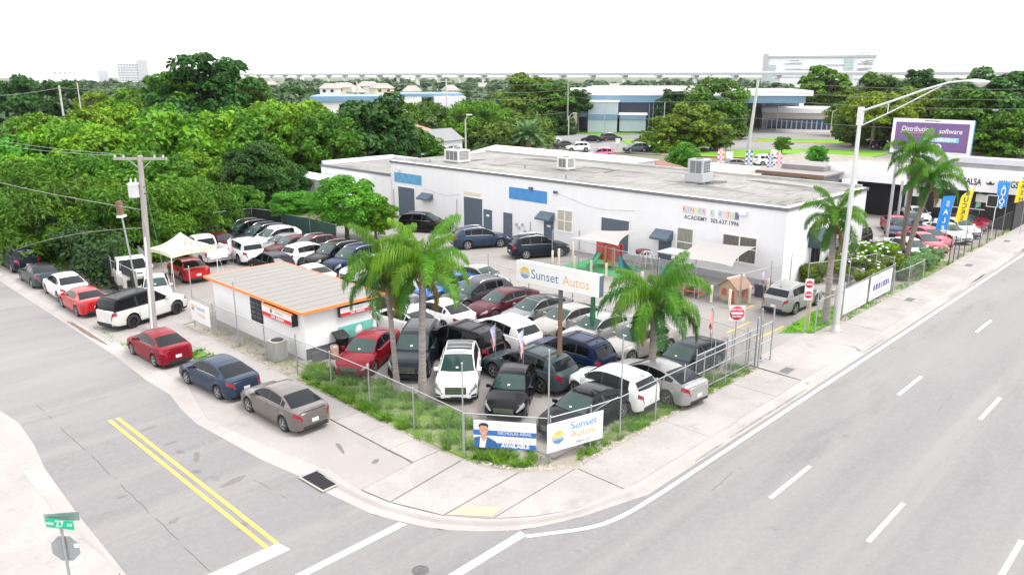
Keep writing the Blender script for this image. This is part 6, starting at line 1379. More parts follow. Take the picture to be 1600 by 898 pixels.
loc, rz = facing(55, 1100); t = empty('pale_hall', loc, rz, 'faint pale hall at the far left horizon', 'building'); fbox(t, 40, 80, 118, 135, 1100, 55, 'wall', M_hz, 25); fbox(t, 46, 62, 116, 118, 1100, 55, 'roof', M_hzg, 20, 2)
for i, (px_, y_, w_) in enumerate(((238, 116, 10), (250, 117, 7), (636, 113, 6), (645, 114.5, 5), (683, 115, 6), (470, 116, 8))):
    loc, rz = facing(px_, 1500); t = empty('distant_tower', loc, rz, ('squat pale block just right of the apartment tower', 'small pale block second right of the apartment tower', 'tiny pale tower on the centre left horizon', 'second tiny tower on the centre left horizon', 'third tiny tower on the centre left horizon', 'pale block on the horizon above the light green trees')[i], 'building', 'faint blocks on the horizon')
    fbox(t, px_ - w_ / 2, px_ + w_ / 2, y_, 125, 1500, px_, 'wall', M_hz, 20); fbox(t, px_ - w_ / 4, px_ + w_ / 4, y_ - .8, y_, 1500, px_, 'plant_room', M_hzg, 8, 3)
loc, rz = facing(608, 205); d_ = 205
t = empty('blue_roof_warehouse', loc, rz, 'long low white warehouse with a blue metal roof edge', 'building')
fbox(t, 492, 625, 156, 176, d_, 608, 'wall', M_stucco2, 20); fbox(t, 490, 627, 149, 157, d_, 608, 'blue_roof', M_sky, 22, -1); fbox(t, 675, 722, 150, 180, d_, 608, 'end_block', M_blockw, 20, -2); fbox(t, 625, 720, 146, 151, d_, 608, 'rear_roof', M_sky, 20, 3)
for i in range(12): fbox(t, 572 + i * 4.6 + (i // 4) * 2, 575 + i * 4.6 + (i // 4) * 2, 158, 161, d_, 608, 'window', M_glass, .4, -.5) if 572 + i * 4.6 < 622 else None
M_hro = mat('far tiled roof', (.29, .265, .25), .8, var=.1); 
for i, (px_, y_, w_, d_) in enumerate(((512, 132, 26, 330), (540, 131, 34, 340), (572, 129, 30, 350), (600, 132, 30, 335), (640, 136, 22, 300), (708, 135, 18, 300), (480, 134, 24, 360), (560, 137, 20, 290), (752, 131, 26, 420), (965, 132, 30, 420), (1040, 131, 36, 430), (420, 128, 30, 500))):
    loc, rz = facing(px_, d_); t = empty('far_house', loc, rz + (.3 if i % 2 else -.2), '%s far house, %s' % (('cream', 'beige', 'tan', 'white', 'pinkish', 'pale')[i % 6], ('left end of the row above the blue roof', 'second in the row above the blue roof', 'wide one in the middle of the row above the blue roof', 'right end of the row above the blue roof', 'by itself right of the row above the blue roof', 'just beyond the utility pole with crossarms', 'behind the light green trees', 'low one in front of the far row', 'near the horizon behind the leafy trees', 'left one behind the school roof', 'right one behind the school roof', 'near the horizon over the left wood')[i]), 'house', 'houses beyond the trees')
    k = d_ / 1228.; z1 = 13.5 - (y_ - 118) * d_ / 1259.; W2 = w_ * k / 2; MB().bx(-W2, W2, 0, 8, -.2, max(2.4, z1 - 1.4)).build('wall', M_cream if i % 2 else M_stucco, t)
    zb = max(2.4, z1 - 1.4); MB().add([(-W2 - .5, -.5, zb), (W2 + .5, -.5, zb), (W2 + .5, 8.5, zb), (-W2 - .5, 8.5, zb), (-W2 * .6, 4, z1 + .6), (W2 * .6, 4, z1 + .6)], [(0, 1, 5, 4), (1, 2, 5), (2, 3, 4, 5), (3, 0, 4), (0, 3, 2, 1)]).build('roof', M_hro, t)
    for s in (-.5, .4): MB().bx(W2 * s - .6, W2 * s + .6, -.08, -.004, zb - 1.5, zb - .4).build('window', M_glass, t)
# right edge: cream building behind the big trees, black kerb wall
loc, rz = facing(1560, 185); d_ = 185
t = empty('cream_hall', loc, rz, 'cream hall with dark windows behind the trees at the right edge', 'building'); fbox(t, 1470, 1660, 150, 226, d_, 1560, 'wall', mat('pale cream wall', (.56, .53, .48), .7), 15); fbox(t, 1470, 1660, 217, 222, d_, 1560, 'dark_base', M_black, .3, -.32)
for px_ in (1487, 1527, 1556, 1586): fbox(t, px_ - 4, px_ + 4, 203, 216, d_, 1560, 'window', M_void, .2, -.25)
# billboard
t = empty('billboard', (141.2, 41, 0), 0, 'large white framed purple billboard with handwritten style lettering', 'billboard')
ba = Vector((141.4, 47.4, 0)); bb_ = Vector((141.0, 35.0, 0)); M0 = frame((0, .2, 3.7), (bb_ - ba), (0, 0, 1)); L_ = 12.4
def pb(c, d, m, n): o = MB().box(c, d).build(n, m, t); o.matrix_local = M0; return o
pb((0, 0, -.2), (L_, 5.7, .4), M_stucco2, 'frame'); M_pur = mat('billboard purple', (.16, .085, .24), .5, var=.08, vscale=.3); pb((0, .0, .015), (L_ - 1.1, 4.55, .03), M_pur, 'poster'); pb((L_ / 2 + .03, 0, -.2), (.05, 5.7, .42), M_signsky, 'side_panel')
txt(t, M0, 'Distribution', -2.35, 1.2, 1.15, M_vinyl, z=.035, shear=.25, extrude=.001, xs=.85, bold=.01); txt(t, M0, 'software', 2.9, 1.0, 1.1, M_vinyl, z=.035, shear=.2, extrude=.001, xs=.9, bold=.01)
pb((-2.2, .62, .034), (5.2, .08, .004), M_inkorange, 'underline'); pb((1.6, -.35, .033), (5.4, .75, .004), mat('billboard cyan', (.22, .55, .62), .5), 'brush_stroke'); [pb((-.5 + i * .42, -.35 + .06 * (i % 2), .037), (.24, .34 + .12 * (i % 3), .004), M_vinyl, 'brush_lettering') for i in range(11)]
for s in (-1, 1): o = MB().lathe([(.33, 0), (.55, 0), (.55, .004), (.33, .004)], 24).build('ring_emblem', M_vinyl, t); o.matrix_local = M0 @ Matrix.Translation((.9 + s * .42, -1.55, .035 + s * .003))
for x in (-4, 0, 4): o = MB().tube([(x, -2.8, -.5), (x, -4.2, -.5)], .15, 8).build('leg', M_dgrey, t); o.matrix_local = M0
pb((0, -2.95, .3), (L_, .08, .9), M_dgrey, 'catwalk'); pb((0, 2.58, .012), (2.4, .14, .01), M_dgrey, 'frame_plate')
t = empty('low_block_wall', (95, 14.5, 0), 0, 'grey block parapet wall with pipes beside the billboard', 'wall'); MB().bx(-.2, 6, -1, 16, 0, 4.6).build('wall', mat('grey parapet', (.33, .33, .34), .8, var=.15, vscale=.8), t); MB().bx(-.3, 0 - .201, -1, 16, 4.4, 5.0).build('coping', M_blockw, t)
# elevated rail line across the horizon
t = empty('elevated_rail', (0, 0, 0), 0, 'long elevated concrete rail line crossing the horizon', 'viaduct')
A0 = Vector((*at(1700, 430), 0)); A1 = Vector((*at(330, 980), 0)); dv = (A1 - A0).normalized(); L_ = (A1 - A0).length; nv = Vector((-dv.y, dv.x, 0)); ang = math.atan2(dv.y, dv.x)
MB().box((A0 + A1) / 2 + Vector((0, 0, 14.2)), (L_, 7, 1.5), rz=ang).build('deck', M_hzg, t); MB().box((A0 + A1) / 2 + Vector((0, 0, 15.3)) - nv * -3.2, (L_, .25, .7), rz=ang).build('parapet', M_hz, t)
me = MB().bx(-1, 1, -1, 1, -.2, 13.4).bx(-1.2, 1.2, -3, 3, 12.2, 13.44).mesh('pier', M_hz)
for i in range(int(L_ / 26)): o = link('pier', me, t, A0 + dv * (12 + i * 26)); o.rotation_euler = (0, 0, ang)

# ================================================================ POLES AND WIRES BEYOND
def simple_pole(px, d, ytop, label, m=M_galv, r=.17, arms=1, group='poles along the back street', lean=0):
    x, y = at(px, d); h = 13.5 - (ytop - 118) * d / 1259.
    t = empty('street_pole', (x, y, 0), 0, label, 'pole', group); MB().tube([(0, 0, -.2), (lean * rt.x, lean * rt.y, h)], [r, r * .7], 8).build('shaft', m, t)
    for k in range(arms): MB().box((lean * rt.x, lean * rt.y, h - .6 - k * 1.3), (2.6, .14, .14), rz=AZ - PI / 2 + .3).build('crossarm', m, t)
    return Vector((x + lean * rt.x, y + lean * rt.y, h))
M_cpole = mat('concrete pole', (.46, .45, .43), .7, var=.08); M_gpole = mat('grey green pole', (.24, .27, .22), .8)
p1 = simple_pole(1178, 160, 124, 'tall concrete pole right of the big round tree', M_cpole, .36, 0, lean=.9)
p2 = simple_pole(888, 190, 126, 'greenish timber pole left of the school block', M_gpole, .2, 1)
p3 = simple_pole(697, 178, 123, 'white topped pole in the centre above the grey gabled house', M_cpole, .2, 1)
p4 = simple_pole(557, 240, 127, 'pale pole rising above the dark green tree', M_cpole, .28, 0)
p5 = simple_pole(947, 178, 158, 'thin grey pole in front of the school block', M_galv, .13, 0)
p6 = simple_pole(1041, 150, 158, 'thin grey pole between the leafy trees', M_galv, .1, 0)
p7 = simple_pole(90, 150, 131, 'white pole standing out of the wood at left', M_cpole, .2, 0)
p8 = simple_pole(872, 200, 190, 'short timber pole beside the palm bush', M_gpole, .16, 0)
p9 = simple_pole(119, 170, 128, 'thin white pole second from left in the wood', M_cpole, .14, 0)
PR = Vector((*at(1750, 165), 12.0)); PL = Vector((*at(250, 300), 15))
wl = [(p4, 'left'), (p3, 'mid'), (p2, 'mid'), (p1, 'right'), (PR, 'end')]
for k, dz in enumerate((-.3, -2.0, -3.6, -7.2)):
    for i in range(4):
        a, c = wl[i][0], wl[i + 1][0]; cable(a + Vector((0, 0, dz)), c + Vector((0, 0, dz)), .9, .028, '%s wire strung %s' % (('topmost', 'second', 'third', 'lowest')[k], ('from the pale pole to the white topped pole', 'from the white topped pole to the greenish pole', 'from the greenish pole to the concrete pole', 'from the concrete pole out of the right edge')[i]), 'wires along the back street', n=10)
cable(p7 - Vector((0, 0, .4)), (*at(-60, 120), 10.9), .3, .03, 'wire running left from the white pole in the wood', 'wires along the back street'); cable(p7 - Vector((0, 0, .4)), (*at(260, 240), 12), 1.0, .03, 'wire running right from the white pole in the wood', 'wires along the back street')
def lamp_post(px, d, ytop, armpx, label, m=M_galv):
    x, y = at(px, d); h = 13.5 - (ytop - 118) * d / 1259.; t = empty('lamp_post', (x, y, 0), 0, label, 'street lamp', 'lamp posts beyond the roofs'); a = armpx * d / 1215.
    MB().tube([(0, 0, -.2), (0, 0, h)], [.14, .1], 8).build('shaft', m, t); e = rt * a; MB().tube([(0, 0, h - .2), e * .5 + Vector((0, 0, h + .55)), e + Vector((0, 0, h + .7))], .06, 6).build('arm', m, t); MB().box(e + Vector((0, 0, h + .66)), (.9, .35, .16), rz=AZ - PI / 2).build('head', M_plast, t)
lamp_post(726, 118, 185, 6, 'white lamp post just past the rooftop air conditioner', M_cpole); lamp_post(1307, 192, 168, 20, 'tan lamp post with a long arm before the cream wing', mat('tan post', (.42, .36, .27), .7)); lamp_post(890, 187, 180, 9, 'short lamp arm beside the greenish pole', M_cpole)
lamp_post(1220, 215, 160, -6, 'thin lamp post in front of the school hall', M_galv); lamp_post(1581, 165, 168, -14, 'tan lamp post among the big trees at right', MATS['tan post'])
# chequered flags and small white signs
def chequer(px, d, ytop, ybot, wpx, c, label):
    x, y = at(px, d); k = d / 1228.; z1 = 13.5 - (ytop - 118) * d / 1259.; z0 = 13.5 - (ybot - 118) * d / 1259.; W2 = wpx * k
    t = empty('chequered_flag', (x, y, 0), AZ - PI / 2, label, 'flag', 'chequered flags behind the roofs'); MB().tube([(0, 0, 0), (0, 0, z1)], .05, 6).build('pole', M_plast, t)
    mc = mat('chequer ' + c, {'red': (.55, .12, .22), 'blue': (.06, .10, .32)}[c], .6); h = z1 - z0; n = 7; MB().bx(-W2 / 2, W2 / 2, .0, .02, z0, z1 - h * .06).build('cloth', M_vinyl, t)
    me = MB().bx(0, W2 / 3, -.02, -.003, 0, h / n * .9).mesh('square', mc)
    for i in range(n):
        for j in range(3):
            if (i + j) % 2 == 0: link('square', me, t, (-W2 / 2 + j * W2 / 3, 0, z0 + i * h / n * .96))
chequer(1135.5, 104, 226, 253, 10, 'red', 'red and white chequered flag, left one behind the roofs'); chequer(1180.5, 100, 228, 254, 10, 'blue', 'blue and white chequered flag on the left behind the roofs')
chequer(1215, 104, 232, 254, 8, 'blue', 'blue and white chequered flag on the right before the white van'); chequer(1229, 100, 230, 254, 10, 'red', 'red and white chequered flag, right one behind the roofs')
for i, (px_, d_, y0) in enumerate(((1149, 108, 231), (969, 155, 214), (1220, 125, 227))):
    x, y = at(px_, d_); z1 = 13.5 - (y0 - 118) * d_ / 1259.; t = empty('white_notice_board', (x, y, 0), AZ - PI / 2, ('blank white board right of the left chequered flags', 'small white board on the street before the school', 'small white board above the right chequered flags')[i], 'sign', 'white notice boards'); MB().tube([(0, .05, 0), (0, .05, z1)], .05, 6).build('post', M_galv, t); MB().bx(-.45, .45, -.03, .0, z1 - .95, z1).build('board', M_plast, t)

# ================================================================ CARS BEYOND
G5 = 'cars on the street beyond the roofs'
def fcar(px, py, kind, hd, col, lab, z=0):
    a = AZ - math.atan2(px - 800, 1259.0); d = 13.5 * 1259. / (py - 118); d *= 1.02
    car(kind, d * math.cos(a), d * math.sin(a), math.degrees(AZ) - 90 + hd, col, lab, G5, far=True, z=-.13)
fcar(862, 223, 'suv', 10, 'white', 'white car to the right of the palm bush'); fcar(927, 221, 'sedan', 175, 'ink', 'dark car waiting in the street before the school block'); fcar(958, 219, 'suv', 8, 'grey', 'grey car behind the small white board')
fcar(1013, 222, 'suv', 170, 'black', 'black car by the left leafy tree beyond the roofs'); fcar(998, 236, 'suv', 195, 'steel', 'grey blue utility car on the back street'); fcar(905, 236, 'suv', 190, 'white', 'white utility car behind the rooftop air conditioner')
fcar(784, 227, 'suv', 175, 'white', 'white car left of the palm bush'); fcar(768, 219, 'suv', 12, 'white', 'white van shaped car under the spreading tree'); fcar(740, 219, 'sedan', 5, 'ink', 'dark car under the spreading tree'); fcar(700, 208, 'sedan', 100, 'silver', 'silver car parked by the central pole'); fcar(682, 206, 'suv', 100, 'white', 'white car parked left of the central pole')
fcar(1358, 216, 'sedan', 20, 'crimson', 'red car in the car park left of the billboard'); fcar(1376, 217, 'sedan', 20, 'ink', 'dark car in the car park left of the billboard'); fcar(1390, 222, 'suv', 30, 'black', 'black utility car touching the billboard edge'); fcar(1345, 214, 'sedan', 15, 'wine', 'dark red car in the car park')
fcar(1540, 247, 'sedan', 4, 'steel', 'dark grey sedan at the right of the billboard'); fcar(1522, 241, 'suv', 5, 'black', 'black car behind the dark grey sedan')
fcar(1212, 252, 'suv', 8, 'white', 'white car behind the right chequered flags'); fcar(1160, 258, 'sedan', 2, 'ash', 'grey car roof before the left chequered flag'); fcar(942, 246, 'suv', 185, 'pink', 'bright pink car behind the roofs', z=0)
fcar(845, 219, 'sedan', 170, 'ink', 'dark car hidden behind the palm bush'); fcar(885, 231, 'sedan', 15, 'grey', 'grey car beside the white utility car'); fcar(1470, 226, 'sedan', 0, 'white', 'white car behind the billboard')
# ---- white pickups and the flatbed truck
def pickup(X, Y, hd, col, label, nm='pickup_truck', group=G2, hood=True):
    t = empty(nm, (X, Y, -.012), R(hd), label, 'pickup truck', group); pm = paint(col); T = dict(TYPES['big']); T['L'] = 5.7; T['W'] = .99; T['fa'] = 1.85; T['ra'] = -1.75; T['wr'] = .40; T['bot'] = .34
    T['deck'] = [(-2.85, .8), (-2.8, .82), (-.6, .82), (-.58, 1.12), (1.1, 1.12), (1.6, 1.12), (2.4, 1.06), (2.72, .98), (2.83, .8), (2.85, .5)]
    T['roof'] = [(-.62, 1.12), (-.5, 1.5), (-.35, 1.82), (.3, 1.88), (.75, 1.84), (1.0, 1.70), (1.5, 1.12)]; T['rw'] = .70; T['A'] = 1.5; T['B'] = .95; T['C'] = -.36; T['D'] = -.62
    mb = MB(); xs = stations(T); vr = [0, 1, 2, 3, 4, 5, 6, 7]; G = [[body_pt(T, x, v, -1) for v in vr] + [body_pt(T, x, v, 1) for v in vr[-2::-1]] for x in xs]; mb.grid(G, True); mb.add(G[0], [tuple(range(15))]); mb.add(G[-1], [tuple(range(14, -1, -1))])
    hx = lin(T['D'], T['A'], 20); hr = range(7); mb.grid([[house_pt(T, x, v, -1) for v in hr] + [house_pt(T, x, v, 1) for v in (5, 4, 3, 2, 1, 0)] for x in hx], True)
    o = mb.build('body', pm, t, angle=32)
    for s in (-1, 1): MB().bx(-2.8, -.66, s * .92 - .05, s * .92 + .05, .78, 1.28).build('bed_side', pm, t)
    MB().bx(-2.86, -2.78, -.86, .86, .78, 1.28).build('tailgate', pm, t); MB().bx(-2.76, -.66, -.86, .86, .80, .86).build('bed_floor', M_black, t); MB().bx(-3.0, -2.87, -.9, .9, .42, .62).build('rear_bumper', M_chrome, t)
    MB().bx(-.70, -.655, -.8, .8, 1.18, 1.7).build('rear_window', M_back, t) if False else None
    g = MB(); g.add([(-.63, -.66, 1.22), (-.63, .66, 1.22), (-.44, .60, 1.68), (-.44, -.60, 1.68)], [(0, 3, 2, 1)]); g.build('rear_window', M_back, t, (-.03, 0, .01))
    for s in (-1, 1):
        for (a, c) in ((1.0, .42), (.34, -.30)): g = MB(); patch(T, house_pt, lin(c, a, 5), [1, 1.5, 1.98], s, .008, g); g.build('side_window', M_tint, t)
        MB().bx(-2.87, -2.80, s * .93 - .055, s * .93 + .06, .82, 1.12).build('taillight', M_lampR, t); p = Vector((1.05, s * 1.1, 1.22)); MB().box(p, (.12, .22, .2)).build('mirror', pm, t)
        g = MB(); patch(T, body_pt, lin(2.5, 2.83, 5), [3.0, 3.5, 4.2], s, .01, g); g.build('headlight', M_lampW, t)
    g = MB(); cols = [4.15, 5, 6]; g.grid([[house_pt(T, x, v, -1) + Vector((.006, 0, .01)) for v in cols] + [house_pt(T, x, v, 1) + Vector((.006, 0, .01)) for v in (5, 4.15)] for x in lin(1.0, 1.42, 6)], True); g.build('windshield', M_wind, t)
    MB().bx(2.83, 2.87, -.6, .6, .6, .95).build('grille', M_trim, t); MB().bx(-2.6, 2.6, -.8, .8, .35, .7).build('underbody', M_trim, t)
    ty = wheel_mesh(.40, .24); rm = rim_mesh(.40, .24, M_rim)
    for xa in (T['fa'], T['ra']):
        for s in (-1, 1): wl_ = link('wheel', ty, t, (xa, s * .86, .40)); wl_.rotation_euler = (0, 0, 0 if s > 0 else PI); link('rim', rm, wl_, (0, .11, 0))
    return t
pickup(25.1, 57.0, 86, 'white', 'white pickup truck with an open bed, tailgate toward the office')
# flatbed work truck
t = empty('flatbed_truck', (18.0, 52.4, 0), R(258), 'old white stake-sided work truck under the trees', 'truck', None); pm = paint('pearl')
MB().bx(.2, 1.7, -1.0, 1.0, .7, 1.5).prism([(.2, -.98), (1.55, -.98), (1.55, .98), (.2, .98)], 1.5, 1.55).build('cab_base', pm, t)
MB().add([(.25, -.95, 1.5), (.25, .95, 1.5), (1.7, .95, 1.5), (1.7, -.95, 1.5), (.3, -.82, 2.25), (.3, .82, 2.25), (1.15, .80, 2.25), (1.15, -.80, 2.25)], [(0, 4, 5, 1), (1, 5, 6, 2), (2, 6, 7, 3), (3, 7, 4, 0), (4, 7, 6, 5)]).build('cab', pm, t)
MB().add([(1.63, -.82, 1.6), (1.63, .82, 1.6), (1.22, .72, 2.17), (1.22, -.72, 2.17)], [(0, 1, 2, 3)]).build('windshield', M_tint, t, (.03, 0, .02))
for s in (-1, 1): MB().add([(.45, s * .945, 1.6), (1.4, s * .945, 1.6), (1.1, s * .85, 2.12), (.45, s * .85, 2.12)], [(0, 1, 2, 3)]).build('side_window', M_tint, t, (0, s * .02, 0)); MB().box((1.5, s * 1.15, 1.6), (.06, .12, .3)).build('mirror', M_chrome, t)
MB().prism([(1.7, -.9), (2.9, -.8), (2.98, -.5), (2.98, .5), (2.9, .8), (1.7, .9)], .7, 1.42).build('bonnet', pm, t); MB().bx(2.98, 3.03, -.62, .62, .8, 1.25).build('grille', M_trim, t); MB().bx(2.95, 3.15, -.98, .98, .5, .68).build('bumper', M_chrome, t)
for s in (-1, 1): MB().bx(2.0, 2.35, s * .28 - .16, s * .28 + .16, 1.421, 1.44).build('bonnet_vent', M_trim, t)
MB().bx(-2.9, .1, -1.1, 1.1, .95, 1.08).build('bed', M_ply, t)
me = MB().bx(-.03, .03, -.03, .03, 0, 1.1).mesh('stake', M_galv)
for s in (-1, 1):
    for i in range(6): link('stake', me, t, (-2.8 + i * .56, s * 1.05, 1.08))
    for z in (1.4, 1.8, 2.15): MB().bx(-2.85, .05, s * 1.05 - .02, s * 1.05 + .02, z, z + .05).build('rail', M_galv, t)
ty = wheel_mesh(.42, .26); rm = rim_mesh(.42, .26, M_rim)
for xa in (2.3, -1.8):
    for s in (-1, 1): wl_ = link('wheel', ty, t, (xa, s * .88, .42)); wl_.rotation_euler = (0, 0, 0 if s > 0 else PI); link('rim', rm, wl_, (0, .11, 0))
MB().bx(-2.7, 2.8, -.7, .7, .45, .72).build('chassis', M_trim, t)
# ================================================================ VEGETATION
def leaf_cloud(centres, radii, n_per, size, squash=.75, tall=0, seed=0, up=.5, droop=0, asp=.55, shell=.75, fill=.12):
    """leaf quads on the shells of many small clumps. returns V, F"""
    g = np.random.default_rng(seed); C = np.repeat(centres, n_per, 0); Rr = np.repeat(radii, n_per)
    n = len(C); d = g.normal(size=(n, 3)); d[:, 2] = np.abs(d[:, 2]) * 1.0 - .35 * g.random(n); d /= np.linalg.norm(d, axis=1)[:, None]
    rad = Rr * (shell + (1.08 - shell) * g.random(n) ** .7); k = g.random(n) < fill; rad[k] *= g.random(k.sum())
    P = C + d * rad[:, None] * np.array([1, 1, squash]); P[:, 2] -= droop * (np.hypot(d[:, 0], d[:, 1]) ** 2) * Rr
    nrm = d * .8 + g.normal(size=(n, 3)) * .55 + np.array([0, 0, up]); nrm /= np.linalg.norm(nrm, axis=1)[:, None]
    a = np.cross(nrm, g.normal(size=(n, 3))); a /= np.linalg.norm(a, axis=1)[:, None]; b_ = np.cross(nrm, a)
    s = size * (.6 + .8 * g.random(n)); la = a * s[:, None]; lb = b_ * (s * asp)[:, None]
    bend = nrm * (s * .18)[:, None]
    V = np.stack([P - la, P + lb - bend * 0 + bend, P + la, P - lb + bend], 1).reshape(-1, 3); F = np.arange(4 * n).reshape(-1, 4)
    return V, F
def crown_centres(kind, g, n):
    """clump centres filling an irregular crown of unit radius, centre at 0"""
    if kind == 'dome':
        th = g.random(n) * 2 * PI; z = g.random(n) ** .8; r = np.sqrt(1 - (z * .9) ** 2) * (.55 + .5 * g.random(n) ** .5); c = np.stack([r * np.cos(th), r * np.sin(th), z * .72 - .22], 1)
    elif kind == 'round':
        d = g.normal(size=(n, 3)); d /= np.linalg.norm(d, axis=1)[:, None]; c = d * (.55 + .42 * g.random(n))[:, None]; c[:, 2] *= .82
    elif kind == 'layered':
        lv = g.integers(0, 5, n); z = lv * .25 - .42 + g.normal(size=n) * .085; rm = np.array([.92, 1.0, .92, .76, .5])[lv]; th = g.random(n) * 2 * PI; r = rm * g.random(n) ** .45; c = np.stack([r * np.cos(th), r * np.sin(th), z], 1)
    else:
        th = g.random(n) * 2 * PI; z = g.random(n) * 1.3 - .65; r = (1 - (z / .75).clip(-1, 1) ** 2 * .7) ** .5 * g.random(n) ** .5 * .95; c = np.stack([r * np.cos(th), r * np.sin(th), z], 1)
    ph = g.random(4) * 6.28; a = np.arctan2(c[:, 1], c[:, 0]); w = 1 + .13 * np.sin(2 * a + ph[0]) + .11 * np.sin(3 * a + ph[1]) + .08 * np.sin(5 * a + ph[2]); c[:, :2] *= w[:, None]
    return c
CR = {}
def crown_mesh(kind, var, lod):
    """unit-radius crown shared by all trees of a kind"""
    k = (kind, var, lod)
    if k in CR: return CR[k]
    g = np.random.default_rng(hash((kind, var)) % 9973 if False else sum(map(ord, kind)) * 31 + var * 7)
    n, per, sz = {0: (190, 210, .036), 1: (130, 130, .050), 2: (70, 90, .085), 3: (34, 60, .15)}[lod]
    rr = {'dome': .19, 'round': .20, 'layered': .19, 'wispy': .19}[kind]
    c = crown_centres(kind, g, n); rad = rr * (.45 + 1.0 * g.random(n) ** 1.5)
    V, F = leaf_cloud(c, rad, per, sz * (1.1 if kind == 'wispy' else 1), squash=.6 if kind == 'layered' else .78, seed=var + 5, up=.8 if kind == 'layered' else .35, droop=.25 if kind == 'wispy' else .05, asp=.3 if kind == 'wispy' else .55)
    CR[k] = np_mesh('crown', V, F); return CR[k]
TR = {}
def trunk_mesh(kind, var):
    k = (kind, var)
    if k in TR: return TR[k]
    g = np.random.default_rng(var * 17 + 3); mb = MB(); fork = .45
    mb.tube([(0, 0, -.02), (.01, 0, .15), (.0, .012, .3), (.02, .0, fork)], [.062, .05, .045, .042], 9)
    for i in range(6):
        a = 2 * PI * i / 6 + g.random() * .7; L_ = .42 + .25 * g.random(); zz = .62 + .3 * g.random()
        p0 = Vector((0.02, 0, fork - .05 * g.random())); p2 = Vector((math.cos(a) * L_, math.sin(a) * L_, zz)); p1 = p0.lerp(p2, .5) + Vector((0, 0, .03)); mb.tube([p0, p1, p2], [.03, .018, .008], 6)
        for j in range(2):
            b2 = a + (g.random() - .5) * 1.8; mb.tube([p1, p1 + Vector((math.cos(b2) * .25, math.sin(b2) * .25, .2))], [.013, .004], 5)
    TR[k] = mb.mesh('trunk', M_bark); return TR[k]
LF = {'green': leaf_mat('leaf green', (.030, .10, .004), (.105, .245, .007)), 'light': leaf_mat('leaf light green', (.058, .16, .003), (.19, .36, .006)), 'deep': leaf_mat('leaf deep green', (.012, .050, .005), (.042, .135, .012)), 'shade': leaf_mat('leaf shade darkened green', (.010, .032, .005), (.030, .075, .010)),
      'olive': leaf_mat('leaf olive', (.042, .092, .010), (.12, .20, .020)), 'gold': leaf_mat('leaf yellow green', (.065, .115, .004), (.165, .25, .009)), 'bright': leaf_mat('leaf bright green', (.04, .16, .008), (.11, .34, .015)), 'brown': leaf_mat('leaf dry', (.10, .07, .03), (.20, .13, .05)), 'far': leaf_mat('leaf far green', (.045, .085, .04), (.08, .13, .055))}
def tree(X, Y, H, rad, kind, leaf, label, group=None, lod=1, squash=1, cbase=None, name='leafy_tree', z0=-.2, rz=None):
    """crown of horizontal radius rad whose top is at height H"""
    var = random.randint(0, 3); t = empty(name, (X, Y, z0), 0, label, 'tree', group)
    top = {'dome': .68, 'round': 1.05, 'layered': .78, 'wispy': .85}[kind]; sz_ = rad * squash; zc = H - z0 - top * sz_
    o = link('crown', crown_mesh(kind, var, lod), t, (0, 0, zc)); o.scale = (rad, rad * random.uniform(.9, 1.08), sz_); o.rotation_euler = (0, 0, random.uniform(0, 6.28) if rz is None else rz)
    if not o.data.materials: o.data.materials.append(LF[leaf])
    o.material_slots[0].link = 'OBJECT'; o.material_slots[0].material = LF[leaf]
    tr = link('trunk', trunk_mesh(kind, var), t, (0, 0, 0)); hs = max(zc + .1 * sz_, 1.5) / .7; tr.scale = (min(rad * 1.2, hs), min(rad * 1.2, hs), hs)
    return t
def ptree(px, ytop, d, wpx, kind, leaf, label, **k):
    x, y = at(px, d); H = 13.5 - (ytop - 118) * d / 1259.; return tree(x, y, H, wpx / 2 * d / 1215., kind, leaf, label, **k)
GW = 'trees of the wood at the left'
